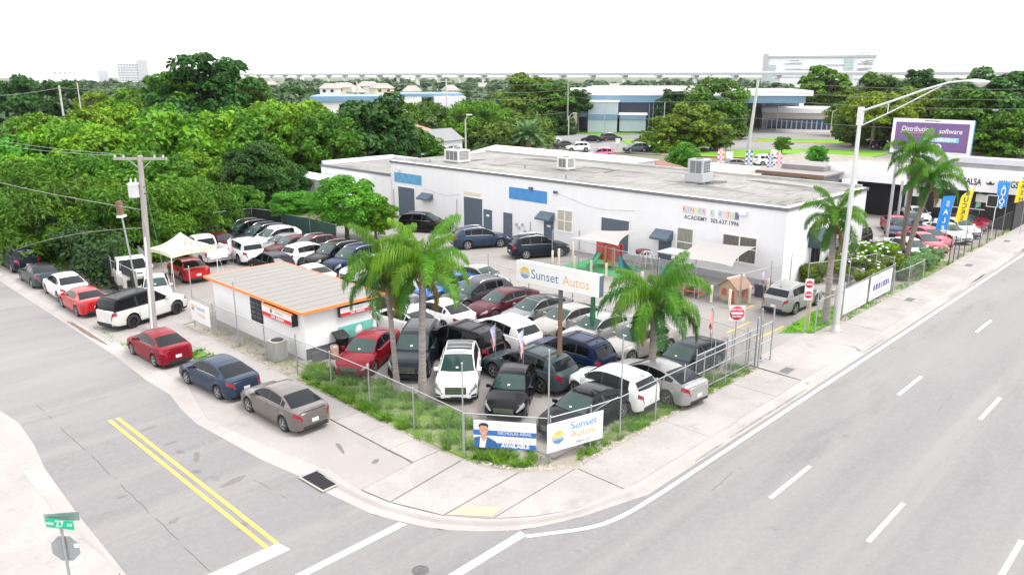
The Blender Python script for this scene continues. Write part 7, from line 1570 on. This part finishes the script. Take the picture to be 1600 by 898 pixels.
rows = [ # px, top y, distance, width px, kind, leaf, words
 (10, 262, 72, 190, 'wispy', 'green', 'feathery dark green tree overhanging the far left street cars'), (95, 252, 68, 190, 'wispy', 'green', 'feathery green tree above the dark blue utility car'),
 (178, 262, 65, 170, 'wispy', 'green', 'feathery green tree directly behind the utility pole transformer'), (262, 262, 68, 150, 'wispy', 'green', 'feathery green tree behind the yellow canopy'), (320, 282, 76, 90, 'round', 'deep', 'small dark tree over the shaded end of the lot'),
 (45, 218, 84, 180, 'wispy', 'green', 'dull green tree in the second rank at far left'), (135, 215, 84, 170, 'wispy', 'green', 'mid green tree in the second rank of the wood'), (225, 205, 84, 170, 'round', 'green', 'rounded green tree behind the crossarm'), (305, 215, 88, 120, 'round', 'light', 'light green tree right of the crossarm'),
 (388, 205, 80, 110, 'round', 'deep', 'dark round tree at the right end of the wood above the white shed'), (352, 238, 84, 90, 'round', 'green', 'smaller tree left of the dark round one'), (425, 240, 84, 75, 'round', 'deep', 'dark tree beside the white annex'),
 (15, 180, 105, 150, 'round', 'bright', 'bright green tree at the left edge'), (85, 160, 105, 150, 'round', 'light', 'yellowish green tree in the third rank'), (160, 165, 100, 150, 'round', 'light', 'yellow green tree in the third rank'), (245, 150, 102, 170, 'round', 'light', 'large light green tree in the middle of the wood'),
 (330, 152, 104, 150, 'round', 'light', 'light green tree right of the middle of the wood'), (405, 155, 100, 130, 'round', 'green', 'green tree over the shaded lot end'), (455, 146, 104, 130, 'round', 'light', 'tall light green tree beside the darkest tree'), (500, 160, 98, 100, 'round', 'green', 'lower green tree at the edge of the darkest tree'),
 (575, 158, 108, 170, 'layered', 'deep', 'broad dark green tree behind the low white annex'), (615, 190, 104, 70, 'round', 'deep', 'dark green shoulder tree beside the broad dark one'), (520, 200, 100, 90, 'round', 'deep', 'deep shade tree right behind the annex roof'),
 (35, 152, 135, 110, 'round', 'green', 'green tree in the fourth rank at left'), (110, 148, 135, 110, 'round', 'light', 'light green tree in the fourth rank'), (180, 146, 140, 110, 'round', 'light', 'light tree in the fourth rank'), (250, 142, 135, 110, 'round', 'green', 'green tree below the tall domed tree'), (345, 145, 130, 120, 'round', 'green', 'green tree at the foot of the tall domed tree'), (420, 142, 130, 120, 'round', 'light', 'light green tree right of the tall domed tree'), (480, 146, 135, 80, 'round', 'light', 'light green tree by the pale pole'),
 (322, 94, 150, 165, 'layered', 'deep', 'tall dark domed tree rising above the skyline at left'), (262, 117, 150, 100, 'layered', 'green', 'lower left shoulder tree of the tall domed tree'), (395, 124, 155, 60, 'layered', 'green', 'right shoulder tree of the tall domed tree'),
 (20, 112, 230, 70, 'round', 'deep', 'dark tree on the skyline at the left edge'), (66, 120, 240, 60, 'round', 'deep', 'dark tree on the skyline under the pale hall'), (105, 119, 260, 30, 'round', 'deep', 'small dark tree in front of the long pale block'), (150, 127, 220, 60, 'round', 'gold', 'yellow flowering tree on the skyline'), (200, 128, 210, 60, 'round', 'light', 'pale green tree below the apartment tower'), (240, 128, 200, 60, 'round', 'green', 'green tree right of the apartment tower'), (460, 121, 250, 70, 'round', 'deep', 'dark tree on the skyline beside the far houses'), (405, 123, 300, 50, 'round', 'far', 'pale tree on the skyline near the centre left'),
]
for r_ in rows:
    ptree(*r_, group=GW, lod=0 if r_[2] < 90 else 1 if r_[2] < 160 else 2, name='woodland_tree', squash=1.25 if r_[2] < 80 else 1.1)
# trees inside and behind the lot
tree(36.7, 55.2, 6.0, 2.95, 'round', 'bright', 'round bright green tree growing at the back of the lot before the annex', lod=0, z0=0, squash=.9)
tree(38.5, 53.6, 4.0, 1.9, 'round', 'light', 'small light green tree beside the round one behind the palms', lod=0, z0=0)
tree(35.8, 62.0, 3.6, 2.3, 'wispy', 'bright', 'low spreading green tree over the screen fence', lod=0, z0=0, squash=.6)
tree(33.2, 66.5, 4.4, 2.2, 'round', 'green', 'low dark tree over the black screen fence', lod=1, z0=0)
tree(46, 72, 3.6, 1.6, 'round', 'green', 'small tree against the low annex wall', lod=1, z0=0) if False else None
mids = [
 (655, 152, 165, 105, 'wispy', 'olive', 'greyish green tree in front of the blue roof warehouse'), (705, 175, 160, 60, 'wispy', 'olive', 'low grey green tree behind the central pole'), (745, 152, 160, 110, 'wispy', 'green', 'dark green tree left of the spreading one'), (790, 165, 158, 150, 'wispy', 'olive', 'wide spreading grey green tree above the palm bush'), (640, 200, 140, 60, 'round', 'olive', 'low tree beside the grey gabled house'),
 (825, 122, 205, 110, 'layered', 'gold', 'yellowish tree left of the greenish pole'), (862, 128, 200, 90, 'layered', 'green', 'dark green tree behind the greenish pole'), (905, 140, 196, 46, 'layered', 'deep', 'narrow dark tree at the left end of the school'), (866, 165, 192, 70, 'round', 'deep', 'dark low tree left of the school'),
 (1120, 111, 186, 100, 'round', 'green', 'tallest dense tree in front of the school roof'), (1130, 150, 184, 80, 'round', 'olive', 'lower dense tree under the tallest one'), (1056, 142, 196, 56, 'layered', 'deep', 'dark tree before the school windows'), (1042, 182, 150, 78, 'layered', 'gold', 'flat topped yellow green street tree with two thin trunks'), (1090, 162, 152, 90, 'layered', 'gold', 'flat topped street tree beside the flat topped pair'), (1118, 185, 155, 60, 'layered', 'olive', 'olive street tree right of the flat topped pair'),
 (1076, 213, 122, 54, 'round', 'bright', 'round bright green tree behind the tall rooftop unit'), (998, 239, 118, 38, 'round', 'olive', 'small round shrub before the brown roofed house'), (1232, 206, 150, 26, 'wispy', 'green', 'young thin tree on the lawn'), (1290, 218, 132, 34, 'wispy', 'bright', 'young leafy tree beside the tan lamp post'),
 (1286, 104, 262, 80, 'layered', 'green', 'tall tree in front of the big white block'), (1262, 130, 258, 50, 'round', 'olive', 'lower tree at the foot of the big white block'), (1315, 118, 262, 60, 'round', 'olive', 'olive tree right of the tall one before the white block'), (1372, 116, 270, 76, 'layered', 'olive', 'flat crowned tree right of the big white block'), (1437, 112, 270, 56, 'layered', 'deep', 'dark flat crowned tree above the lamp arm'), (1405, 135, 240, 60, 'round', 'gold', 'golden tree under the flat crowned pair'),
 (1375, 140, 166, 88, 'dome', 'gold', 'broad round topped golden green tree left of the billboard'), (1345, 160, 172, 60, 'round', 'olive', 'tree at the left of the round topped one'), (1440, 133, 176, 90, 'dome', 'gold', 'broad tree directly behind the billboard'), (1490, 150, 178, 80, 'dome', 'olive', 'tree behind the right half of the billboard'), (1415, 160, 180, 80, 'round', 'olive', 'shaded tree between the two broad ones'), (1330, 148, 200, 56, 'round', 'olive', 'tree over the end of the cream wing'),
 (1575, 112, 172, 120, 'layered', 'deep', 'largest spreading dark tree at the right edge'), (1540, 140, 168, 110, 'layered', 'green', 'spreading dark tree with a pale trunk at right'), (1600, 170, 165, 90, 'layered', 'green', 'low boughed tree at the very right edge'), (1512, 165, 175, 70, 'layered', 'deep', 'dark tree over the grey sedan at right'), (1650, 130, 170, 110, 'layered', 'green', 'tree just at the picture edge on the right'),
 (925, 126, 420, 34, 'round', 'far', 'round tree under the rail line left of the school'), (983, 124, 430, 26, 'round', 'far', 'round tree under the rail line above the school'),
]
for r_ in mids: ptree(*r_, group='trees beyond the long building', lod=1 if r_[2] < 210 else 2, name='street_tree')
# far woods: one mass of low crowns along the horizon
ptree(655, 196, 112, 70, 'round', 'green', 'green tree hiding part of the grey gabled house', group='trees beyond the long building', lod=1, name='street_tree')
def far_woods():
    g = np.random.default_rng(3); Vs = []; Fs = []; o = 0; n = 620
    for i in range(n):
        px = g.uniform(-60, 1700); d = g.choice([g.uniform(230, 420), g.uniform(400, 900)]); 
        if 860 < px < 1350 and d < 300: continue
        if 470 < px < 760 and d < 345: continue
        x, y = at(px, d); h = g.uniform(5, 10.5 if d > 350 else 8.0); r = g.uniform(5, 10); c = crown_centres('round', g, 12) * np.array([r, r, h * .5]) + np.array([x, y, h * .5])
        V, F = leaf_cloud(c, np.full(12, r * .45), 20, .9 + d / 500, seed=i); Vs.append(V); Fs.append(F + o); o += len(V)
    me = np_mesh('far_woods', np.concatenate(Vs), np.concatenate(Fs), LF['far']); ob = link('far_woods', me); ob['kind'] = 'stuff'; ob['label'] = 'low green woods spreading to the horizon'; ob['category'] = 'woods'
far_woods()
# understorey, its leaf colour darkened to paint in shade under the wood
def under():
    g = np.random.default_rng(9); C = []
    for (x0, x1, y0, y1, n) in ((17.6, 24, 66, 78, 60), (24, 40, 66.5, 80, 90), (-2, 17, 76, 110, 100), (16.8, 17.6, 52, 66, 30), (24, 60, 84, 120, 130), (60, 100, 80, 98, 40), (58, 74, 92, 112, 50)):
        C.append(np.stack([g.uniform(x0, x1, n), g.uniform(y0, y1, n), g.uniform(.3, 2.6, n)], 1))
    C = np.concatenate(C); V, F = leaf_cloud(C, g.uniform(.8, 1.7, len(C)), 130, .17, seed=4); ob = link('undergrowth', np_mesh('undergrowth', V, F, LF['shade'])); ob['kind'] = 'stuff'; ob['label'] = 'undergrowth coloured dark for the shade under the wood'; ob['category'] = 'undergrowth'
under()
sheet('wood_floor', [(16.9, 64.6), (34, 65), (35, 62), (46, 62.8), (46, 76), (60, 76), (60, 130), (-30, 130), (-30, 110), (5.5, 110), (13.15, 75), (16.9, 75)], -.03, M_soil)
# ---------------------------------------------------------------- palms
def frond_mesh(L_, th0, th1, seed, leaf=.78, n=54, stiff=False, lw=1):
    """one frond: a rib that rises at th0 and bends to th1 degrees, with rows of narrow leaflets hanging from it"""
    g = np.random.default_rng(seed); rach = [Vector((.0, 0, 0))]
    for i in range(1, n + 1):
        th = R(th0 + (th1 - th0) * (i / n) ** 1.15); rach.append(rach[-1] + Vector((math.cos(th), 0, math.sin(th))) * (L_ / n))
    mb = MB(); ks = list(range(0, n, 6)) + [n]; mb.tube([rach[i] for i in ks], [.030 * (1 - .85 * i / n) for i in ks], 5); V = [tuple(v) for v in mb.v]; F4 = [f for f in mb.f if len(f) == 4]
    for i in range(7, n + 1):
        u = i / n; p = rach[i]; t = (rach[i] - rach[i - 1]).normalized(); sz = leaf * (math.sin(PI * min(1, .12 + u * .84)) ** .5)
        for s in (-1, 1):
            for rep in range(1 if stiff else 4):
                side = Vector((0, s, 0)); el = g.uniform(-.5, .55) if not stiff else .25; d1 = (side * g.uniform(.45, 1.0) + t * g.uniform(.5, 1.1) + Vector((0, 0, el))).normalized(); d2 = (d1 * (.32 if not stiff else 1) + Vector((0, 0, -g.uniform(.8, 1.4) if not stiff else -.15))).normalized(); z_ = sz * g.uniform(.75, 1.15)
                q0 = p; q1 = p + d1 * z_ * .45; q2 = q1 + d2 * z_ * .62; wv = t * (.008 + .009 * g.random()) * lw; o = len(V)
                for q, k in ((q0, .7), (q1, 1), (q2, .15)): V += [tuple(q + wv * k), tuple(q - wv * k)]
                F4 += [(o, o + 1, o + 3, o + 2), (o + 2, o + 3, o + 5, o + 4)]
    return np_mesh('frond', np.array(V), np.array(F4))
FR = [frond_mesh(2.9, 86, 15, 1), frond_mesh(3.1, 72, -62, 2), frond_mesh(3.0, 45, -85, 3), frond_mesh(2.6, 12, -92, 4), frond_mesh(2.3, -25, -95, 5)]
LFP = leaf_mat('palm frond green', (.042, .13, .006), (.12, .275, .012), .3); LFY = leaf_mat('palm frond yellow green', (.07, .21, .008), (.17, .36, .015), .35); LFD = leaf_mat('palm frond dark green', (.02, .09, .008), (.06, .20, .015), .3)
for f in FR: f.materials.append(LFP)
def palm(X, Y, zc, label, scale=1, nf=19, lean=(0, 0), r=.16, leaf=LFP, group='queen palms', low=0, seed=1, wind=0, trunk=M_palmbark):
    g = random.Random(seed); t = empty('palm_tree', (X, Y, 0), 0, label, 'palm tree', group)
    n = 9; P = [Vector((lean[0] * (i / n) ** 1.5, lean[1] * (i / n) ** 1.5, zc * i / n)) for i in range(n + 1)]; rr = [r * (1.25 - .4 * min(1, i / 3) + .04 * math.sin(i * 2.1)) for i in range(n + 1)]; P.insert(0, Vector((0, 0, -.1))); rr.insert(0, r * 1.4)
    MB().tube(P, rr, 12).build('trunk', trunk, t); top_ = P[-1]
    me = MB().tube([(0, 0, 0), (.02, 0, .01)], [r * 1.02, r * 1.0], 12, cap=False).mesh('ring_scar', trunk)
    bt = MB()
    for i in range(14):
        a = i * 2.4; z = -.75 + .055 * i; o = Vector((math.cos(a), math.sin(a), 0)); bt.tube([top_ + o * r * .8 + Vector((0, 0, z)), top_ + o * (r * 1.5) + Vector((0, 0, z + .28)), top_ + o * (r * 2.3) + Vector((0, 0, z + .5))], [.07, .05, .02], 5)
    b_ = bt.build('leaf_base', M_boot, t); b_['kind'] = 'stuff'
    for i in range(nf):
        a = i * 2.399 + g.uniform(-.25, .25); u = (i + .5) / nf; k = 0 if u < .16 else 1 if u < .45 else 2 if u < .72 else 3 if u < .92 else 4
        o = link('frond', FR[k], t, top_ + Vector((0, 0, .05))); o.rotation_euler = (g.uniform(-.2, .2), g.uniform(-.14, .14), a); s = scale * g.uniform(.82, 1.1); o.scale = (s, s, s)
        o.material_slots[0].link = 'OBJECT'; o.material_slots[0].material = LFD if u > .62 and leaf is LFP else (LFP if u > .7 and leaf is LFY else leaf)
    for i in range(2):
        o = link('frond', FR[4], t, top_ - Vector((0, 0, .15))); o.rotation_euler = (0, .25, g.uniform(0, 6.28)); o.scale = (scale * .8,) * 3; o.material_slots[0].link = 'OBJECT'; o.material_slots[0].material = LFB
        o['label'] = 'dry brown hanging frond'
    return t
LFB = leaf_mat('dry frond', (.16, .10, .03), (.30, .20, .07), .2)
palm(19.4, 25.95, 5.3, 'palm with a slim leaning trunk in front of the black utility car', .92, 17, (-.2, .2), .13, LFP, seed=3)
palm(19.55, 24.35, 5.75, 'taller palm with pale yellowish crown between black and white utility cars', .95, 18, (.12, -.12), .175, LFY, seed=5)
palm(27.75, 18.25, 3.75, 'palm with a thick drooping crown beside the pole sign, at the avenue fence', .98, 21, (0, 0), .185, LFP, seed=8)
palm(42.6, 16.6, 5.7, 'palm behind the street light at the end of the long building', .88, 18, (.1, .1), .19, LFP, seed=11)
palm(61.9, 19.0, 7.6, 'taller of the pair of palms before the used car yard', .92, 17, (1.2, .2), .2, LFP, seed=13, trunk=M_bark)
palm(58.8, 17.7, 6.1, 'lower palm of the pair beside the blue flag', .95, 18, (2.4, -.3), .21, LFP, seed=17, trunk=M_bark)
t = empty('street_pole', (66.0, 21.5, 0), 0, 'plain grey pole standing among the palms of the car yard', 'pole', 'poles in the used car yard'); MB().tube([(0, 0, 0), (0, 0, 7.5)], .12, 8).build('shaft', M_grey, t)
t = empty('street_pole', (76.0, 24.0, 0), 0, 'plain grey pole before the black shop front', 'pole', 'poles in the used car yard'); MB().tube([(0, 0, 0), (0, 0, 4.2)], .12, 8).build('shaft', M_grey, t)
# date palm bush
FD = frond_mesh(3.6, 20, -35, 21, leaf=.55, n=50, stiff=True, lw=3); FD.materials.append(leaf_mat('date palm green', (.06, .14, .05), (.14, .27, .10)))
t = empty('date_palm', (*at(827, 148), -.2), 0, 'stout grey green date palm with a full round head of fronds', 'palm tree')
MB().tube([(0, 0, 0), (0, 0, 2.6)], [.5, .55], 12).build('trunk', M_boot, t)
for i in range(46):
    a = i * 2.399; u = i / 46; o = link('frond', FD, t, (0, 0, 2.7)); o.rotation_euler = (random.uniform(-.15, .15), -(1.1 - 1.5 * u), a); s = 1.05; o.scale = (s, s * 1.6, s)
# ---------------------------------------------------------------- shrubs, hedge, verge
def shrub(X, Y, r, h, leaf, label, flowers=0, group=None, name='shrub', ry=None):
    t = empty(name, (X, Y, 0), 0, label, 'shrub', group); g = np.random.default_rng(int(X * 10)); n = 26; c = crown_centres('round', g, n) * np.array([r, ry or r, h * .45]) + np.array([0, 0, h * .5]); V, F = leaf_cloud(c, g.uniform(.3, .5, n), 240, .075, seed=int(X)); o = link('foliage', np_mesh('foliage', V, F, LF[leaf]), t)
    MB().tube([(0, 0, 0), (.1, 0, h * .5)], [.05, .03], 6).build('stem', M_bark, t)
    if flowers:
        mb = MB()
        for i in range(flowers): a = g.uniform(0, 6.28); rr = g.uniform(.2, 1) ; mb.lathe([(0, .07), (.07, .05), (.10, .0), (.05, -.04)], 7, (r * rr * math.cos(a), (ry or r) * rr * math.sin(a), h * (1.02 - .35 * rr)))
        f = mb.build('blossom', M_vinyl, t); f['kind'] = 'stuff'
    return t
shrub(55.5, 19.2, 2.3, 2.3, 'gold', 'large white flowering shrub between the palms and the hedge', 26); shrub(52.5, 18.6, 1.9, 1.9, 'gold', 'white flowering shrub beside the wire cage', 14); shrub(58.6, 19.4, 1.6, 2.2, 'light', 'white flowering shrub next to the parked dark car', 12)
shrub(50.3, 20.75, .65, 1.6, 'gold', 'yellow flowering shrub in a dark planter at the building corner', 0) ; shrub(54.2, 20.9, .6, 1.2, 'gold', 'small yellow green potted shrub by the street end windows', 0)
t = empty('dark_planter', (50.3, 20.75, 0), 0, 'dark planter pot under the yellow flowering shrub', 'planter'); MB().lathe([(.0, 0), (.32, 0), (.42, .6), (.38, .6), (.34, .5), (0, .5)], 14).build('pot', M_dgrey, t)
t = empty('dark_planter', (54.2, 20.9, 0), 0, 'dark planter pot by the street end windows', 'planter'); MB().lathe([(.0, 0), (.3, 0), (.4, .5), (.36, .5), (0, .42)], 14).build('pot', M_black, t)
LF['sage'] = leaf_mat('hedge sage green', (.09, .17, .055), (.20, .33, .12))
def hedge():
    g = np.random.default_rng(5); n = 120; u = g.random(n); C = np.stack([55.4 + u * 7.0, 16.75 + g.uniform(-.55, .55, n) + u * .1, g.uniform(.25, 1.15, n)], 1); V, F = leaf_cloud(C, g.uniform(.2, .36, n), 230, .05, seed=2)
    t = empty('clipped_hedge', (0, 0, 0), 0, 'long clipped grey green hedge along the avenue sidewalk', 'hedge'); link('foliage', np_mesh('foliage', V, F, LF['sage']), t); MB().bx(55.5, 62.3, 16.5, 17.1, 0, .9).build('woody_core', M_bark, t)
hedge()
LF['turf'] = leaf_mat('grass blades', (.10, .22, .02), (.24, .38, .05), .45)
def grass(name, polys, dens, h, leaf, label, seed=1, lean=1.15, thr=.1):
    g = np.random.default_rng(seed); Ps = []
    for P, dn in polys:
        P = np.array(P); x0, y0 = P.min(0); x1, y1 = P.max(0); n = int((x1 - x0) * (y1 - y0) * dn); q = g.uniform([x0, y0], [x1, y1], (n, 2)); ins = np.zeros(n, bool); j = len(P) - 1
        for i in range(len(P)):
            c = ((P[i, 1] > q[:, 1]) != (P[j, 1] > q[:, 1])) & (q[:, 0] < (P[j, 0] - P[i, 0]) * (q[:, 1] - P[i, 1]) / (P[j, 1] - P[i, 1] + 1e-9) + P[i, 0]); ins ^= c; j = i
        q = q[ins]; nz = np.sin(q[:, 0] * 3.1 + 1.3 * np.sin(q[:, 1] * 2.3)) * np.sin(q[:, 1] * 2.7 + q[:, 0]) + .6 * np.sin(q[:, 0] * 7.7) * np.sin(q[:, 1] * 6.9); q = q[nz + g.normal(size=len(q)) * .3 > thr]; Ps.append(q)
    q = np.concatenate(Ps); n = len(q); hh = h * (.4 + g.random(n)); a = g.random(n) * 2 * PI; w = .013 + .014 * g.random(n); ln = np.stack([np.cos(a + 1.3), np.sin(a + 1.3)], 1) * (lean * hh * g.random(n))[:, None]
    z = np.zeros(n) - .04; dx = np.stack([np.cos(a) * w, np.sin(a) * w], 1)
    V = np.stack([np.c_[q - dx, z], np.c_[q + dx, z], np.c_[q + dx * .8 + ln * .4, z + hh * .6], np.c_[q + ln, z + hh]], 1).reshape(-1, 3)
    me = np_mesh(name, V, np.arange(4 * n).reshape(-1, 4), LF[leaf]); o = link(name, me); o['kind'] = 'stuff'; o['label'] = label; o['category'] = 'grass'
verge = [(17.45, 31.2), (18.6, 31.4), (19.5, 30.9), (19.7, 28), (19.6, 24), (19.8, 19.5), (19.3, 17.1), (18.2, 17.3), (17.3, 19.4), (17.15, 22), (17.1, 26)]
sheet('verge_turf', [(17.12, 30.5), (18.3, 31), (19.4, 30.6), (19.5, 27), (19.3, 22), (19.2, 18.2), (18.2, 17.5), (17.35, 18.9), (17.2, 22)], -.03, M_turf)
sheet('verge_turf', [(22.3, 16.15), (32.6, 16.15), (32.6, 17.1), (26, 17.2), (22.6, 17.2)], -.028, M_turf)
grass('verge_grass', [(verge, 1100)], 1, .26, 'turf', 'bright rough grass on the verge inside the corner fence', 1, thr=.38)
grass('verge_grass', [([(17.1, 19.2), (17.4, 18.6), (18.4, 17.2), (19.4, 16.5), (19.1, 17.4), (18, 18.9)], 700), ([(19.6, 16.1), (32.8, 15.85), (32.8, 17.2), (22.5, 17.4)], 520), ([(17.05, 19.6), (17.5, 19.6), (17.6, 30), (17.2, 30)], 260)], 1, .18, 'turf', 'thinner yellowish grass along the foot of the corner fence', 2)
grass('lawn_grass', [([(39.0, 17.5), (40.3, 16.3), (44.2, 16.25), (47.2, 17.2), (44, 17.9)], 260), ([(44, 15.82), (50, 15.85), (50, 16.4), (44, 16.2)], 160), ([(50.5, 15.85), (62, 15.9), (62, 16.3), (50.5, 16.5)], 120)], 1, .16, 'bright', 'short grass of the small lawn and the banner fence foot', 3)
grass('kerb_grass', [([(15.0, 35.6), (15.9, 34.6), (15.9, 37.4), (15.3, 37.6), (14.9, 36.4)], 700), ([(13.2, 39.5), (13.5, 39.5), (13.5, 46), (13.2, 46)], 120)], 1, .18, 'bright', 'grass tuft between the crimson sedan and the sidewalk', 4)
sheet('verge_turf', [(14.95, 35.4), (15.8, 34.5), (15.95, 37.2), (15.2, 37.5)], -.008, M_turf)
grass('weeds', [([(62.5, 15.85), (97, 15.85), (97, 16.2), (62.5, 16.2)], 60), ([(31.3, 20.2), (32.4, 20.2), (32.4, 21), (31.3, 21)], 500), ([(17.3, 31), (18.3, 31.5), (18.4, 41), (17.35, 41)], 22)], 1, .25, 'light', 'scattered weeds along fences', 5)
# rubble edge between sidewalk and dirt
def rubble():
    g = np.random.default_rng(8); mb = MB()
    for i in range(900):
        k = g.random(); 
        if k < .45: x, y = 17.1 + abs(g.normal()) * .18, g.uniform(22, 42)
        elif k < .8: x, y = g.uniform(19.6, 33), 15.86 + abs(g.normal()) * .12
        else: a = g.random(); x, y = 17.15 + a * 2.2 + g.normal() * .1, 19.2 - a * 2.9 - .35 * math.sin(PI * a) + g.normal() * .1
        s = g.uniform(.015, .05); mb.add([(x - s, y - s * g.uniform(.5, 1), -.04), (x + s, y - s * .7, -.04), (x + s * .6, y + s, -.04), (x - s * .8, y + s * .8, -.04), (x, y, s * g.uniform(.4, 1) - .03)], [(0, 1, 4), (1, 2, 4), (2, 3, 4), (3, 0, 4)])
    o = mb.build('rubble', mat('pale limestone rubble', (.42, .38, .33), .9, var=.25, vscale=3)); o['kind'] = 'stuff'; o['label'] = 'pale limestone rubble strewn along the sidewalk edge'; o['category'] = 'rubble'
rubble()
# ================================================================ AIR
hz = MB().bx(-420, 6100, -420, 6100, -1.4, 36).build('haze', None); hz['kind'] = 'stuff'
hm = bpy.data.materials.new('haze'); hm.use_nodes = True; hn = hm.node_tree.nodes; hn.clear(); ho = hn.new('ShaderNodeOutputMaterial'); hv = hn.new('ShaderNodeVolumePrincipled')
hv.inputs['Color'].default_value = (.93, .95, 1, 1); hv.inputs['Density'].default_value = .00005; hv.inputs['Anisotropy'].default_value = 0
hm.node_tree.links.new(hv.outputs[0], ho.inputs['Volume']); hz.data.materials.append(hm)
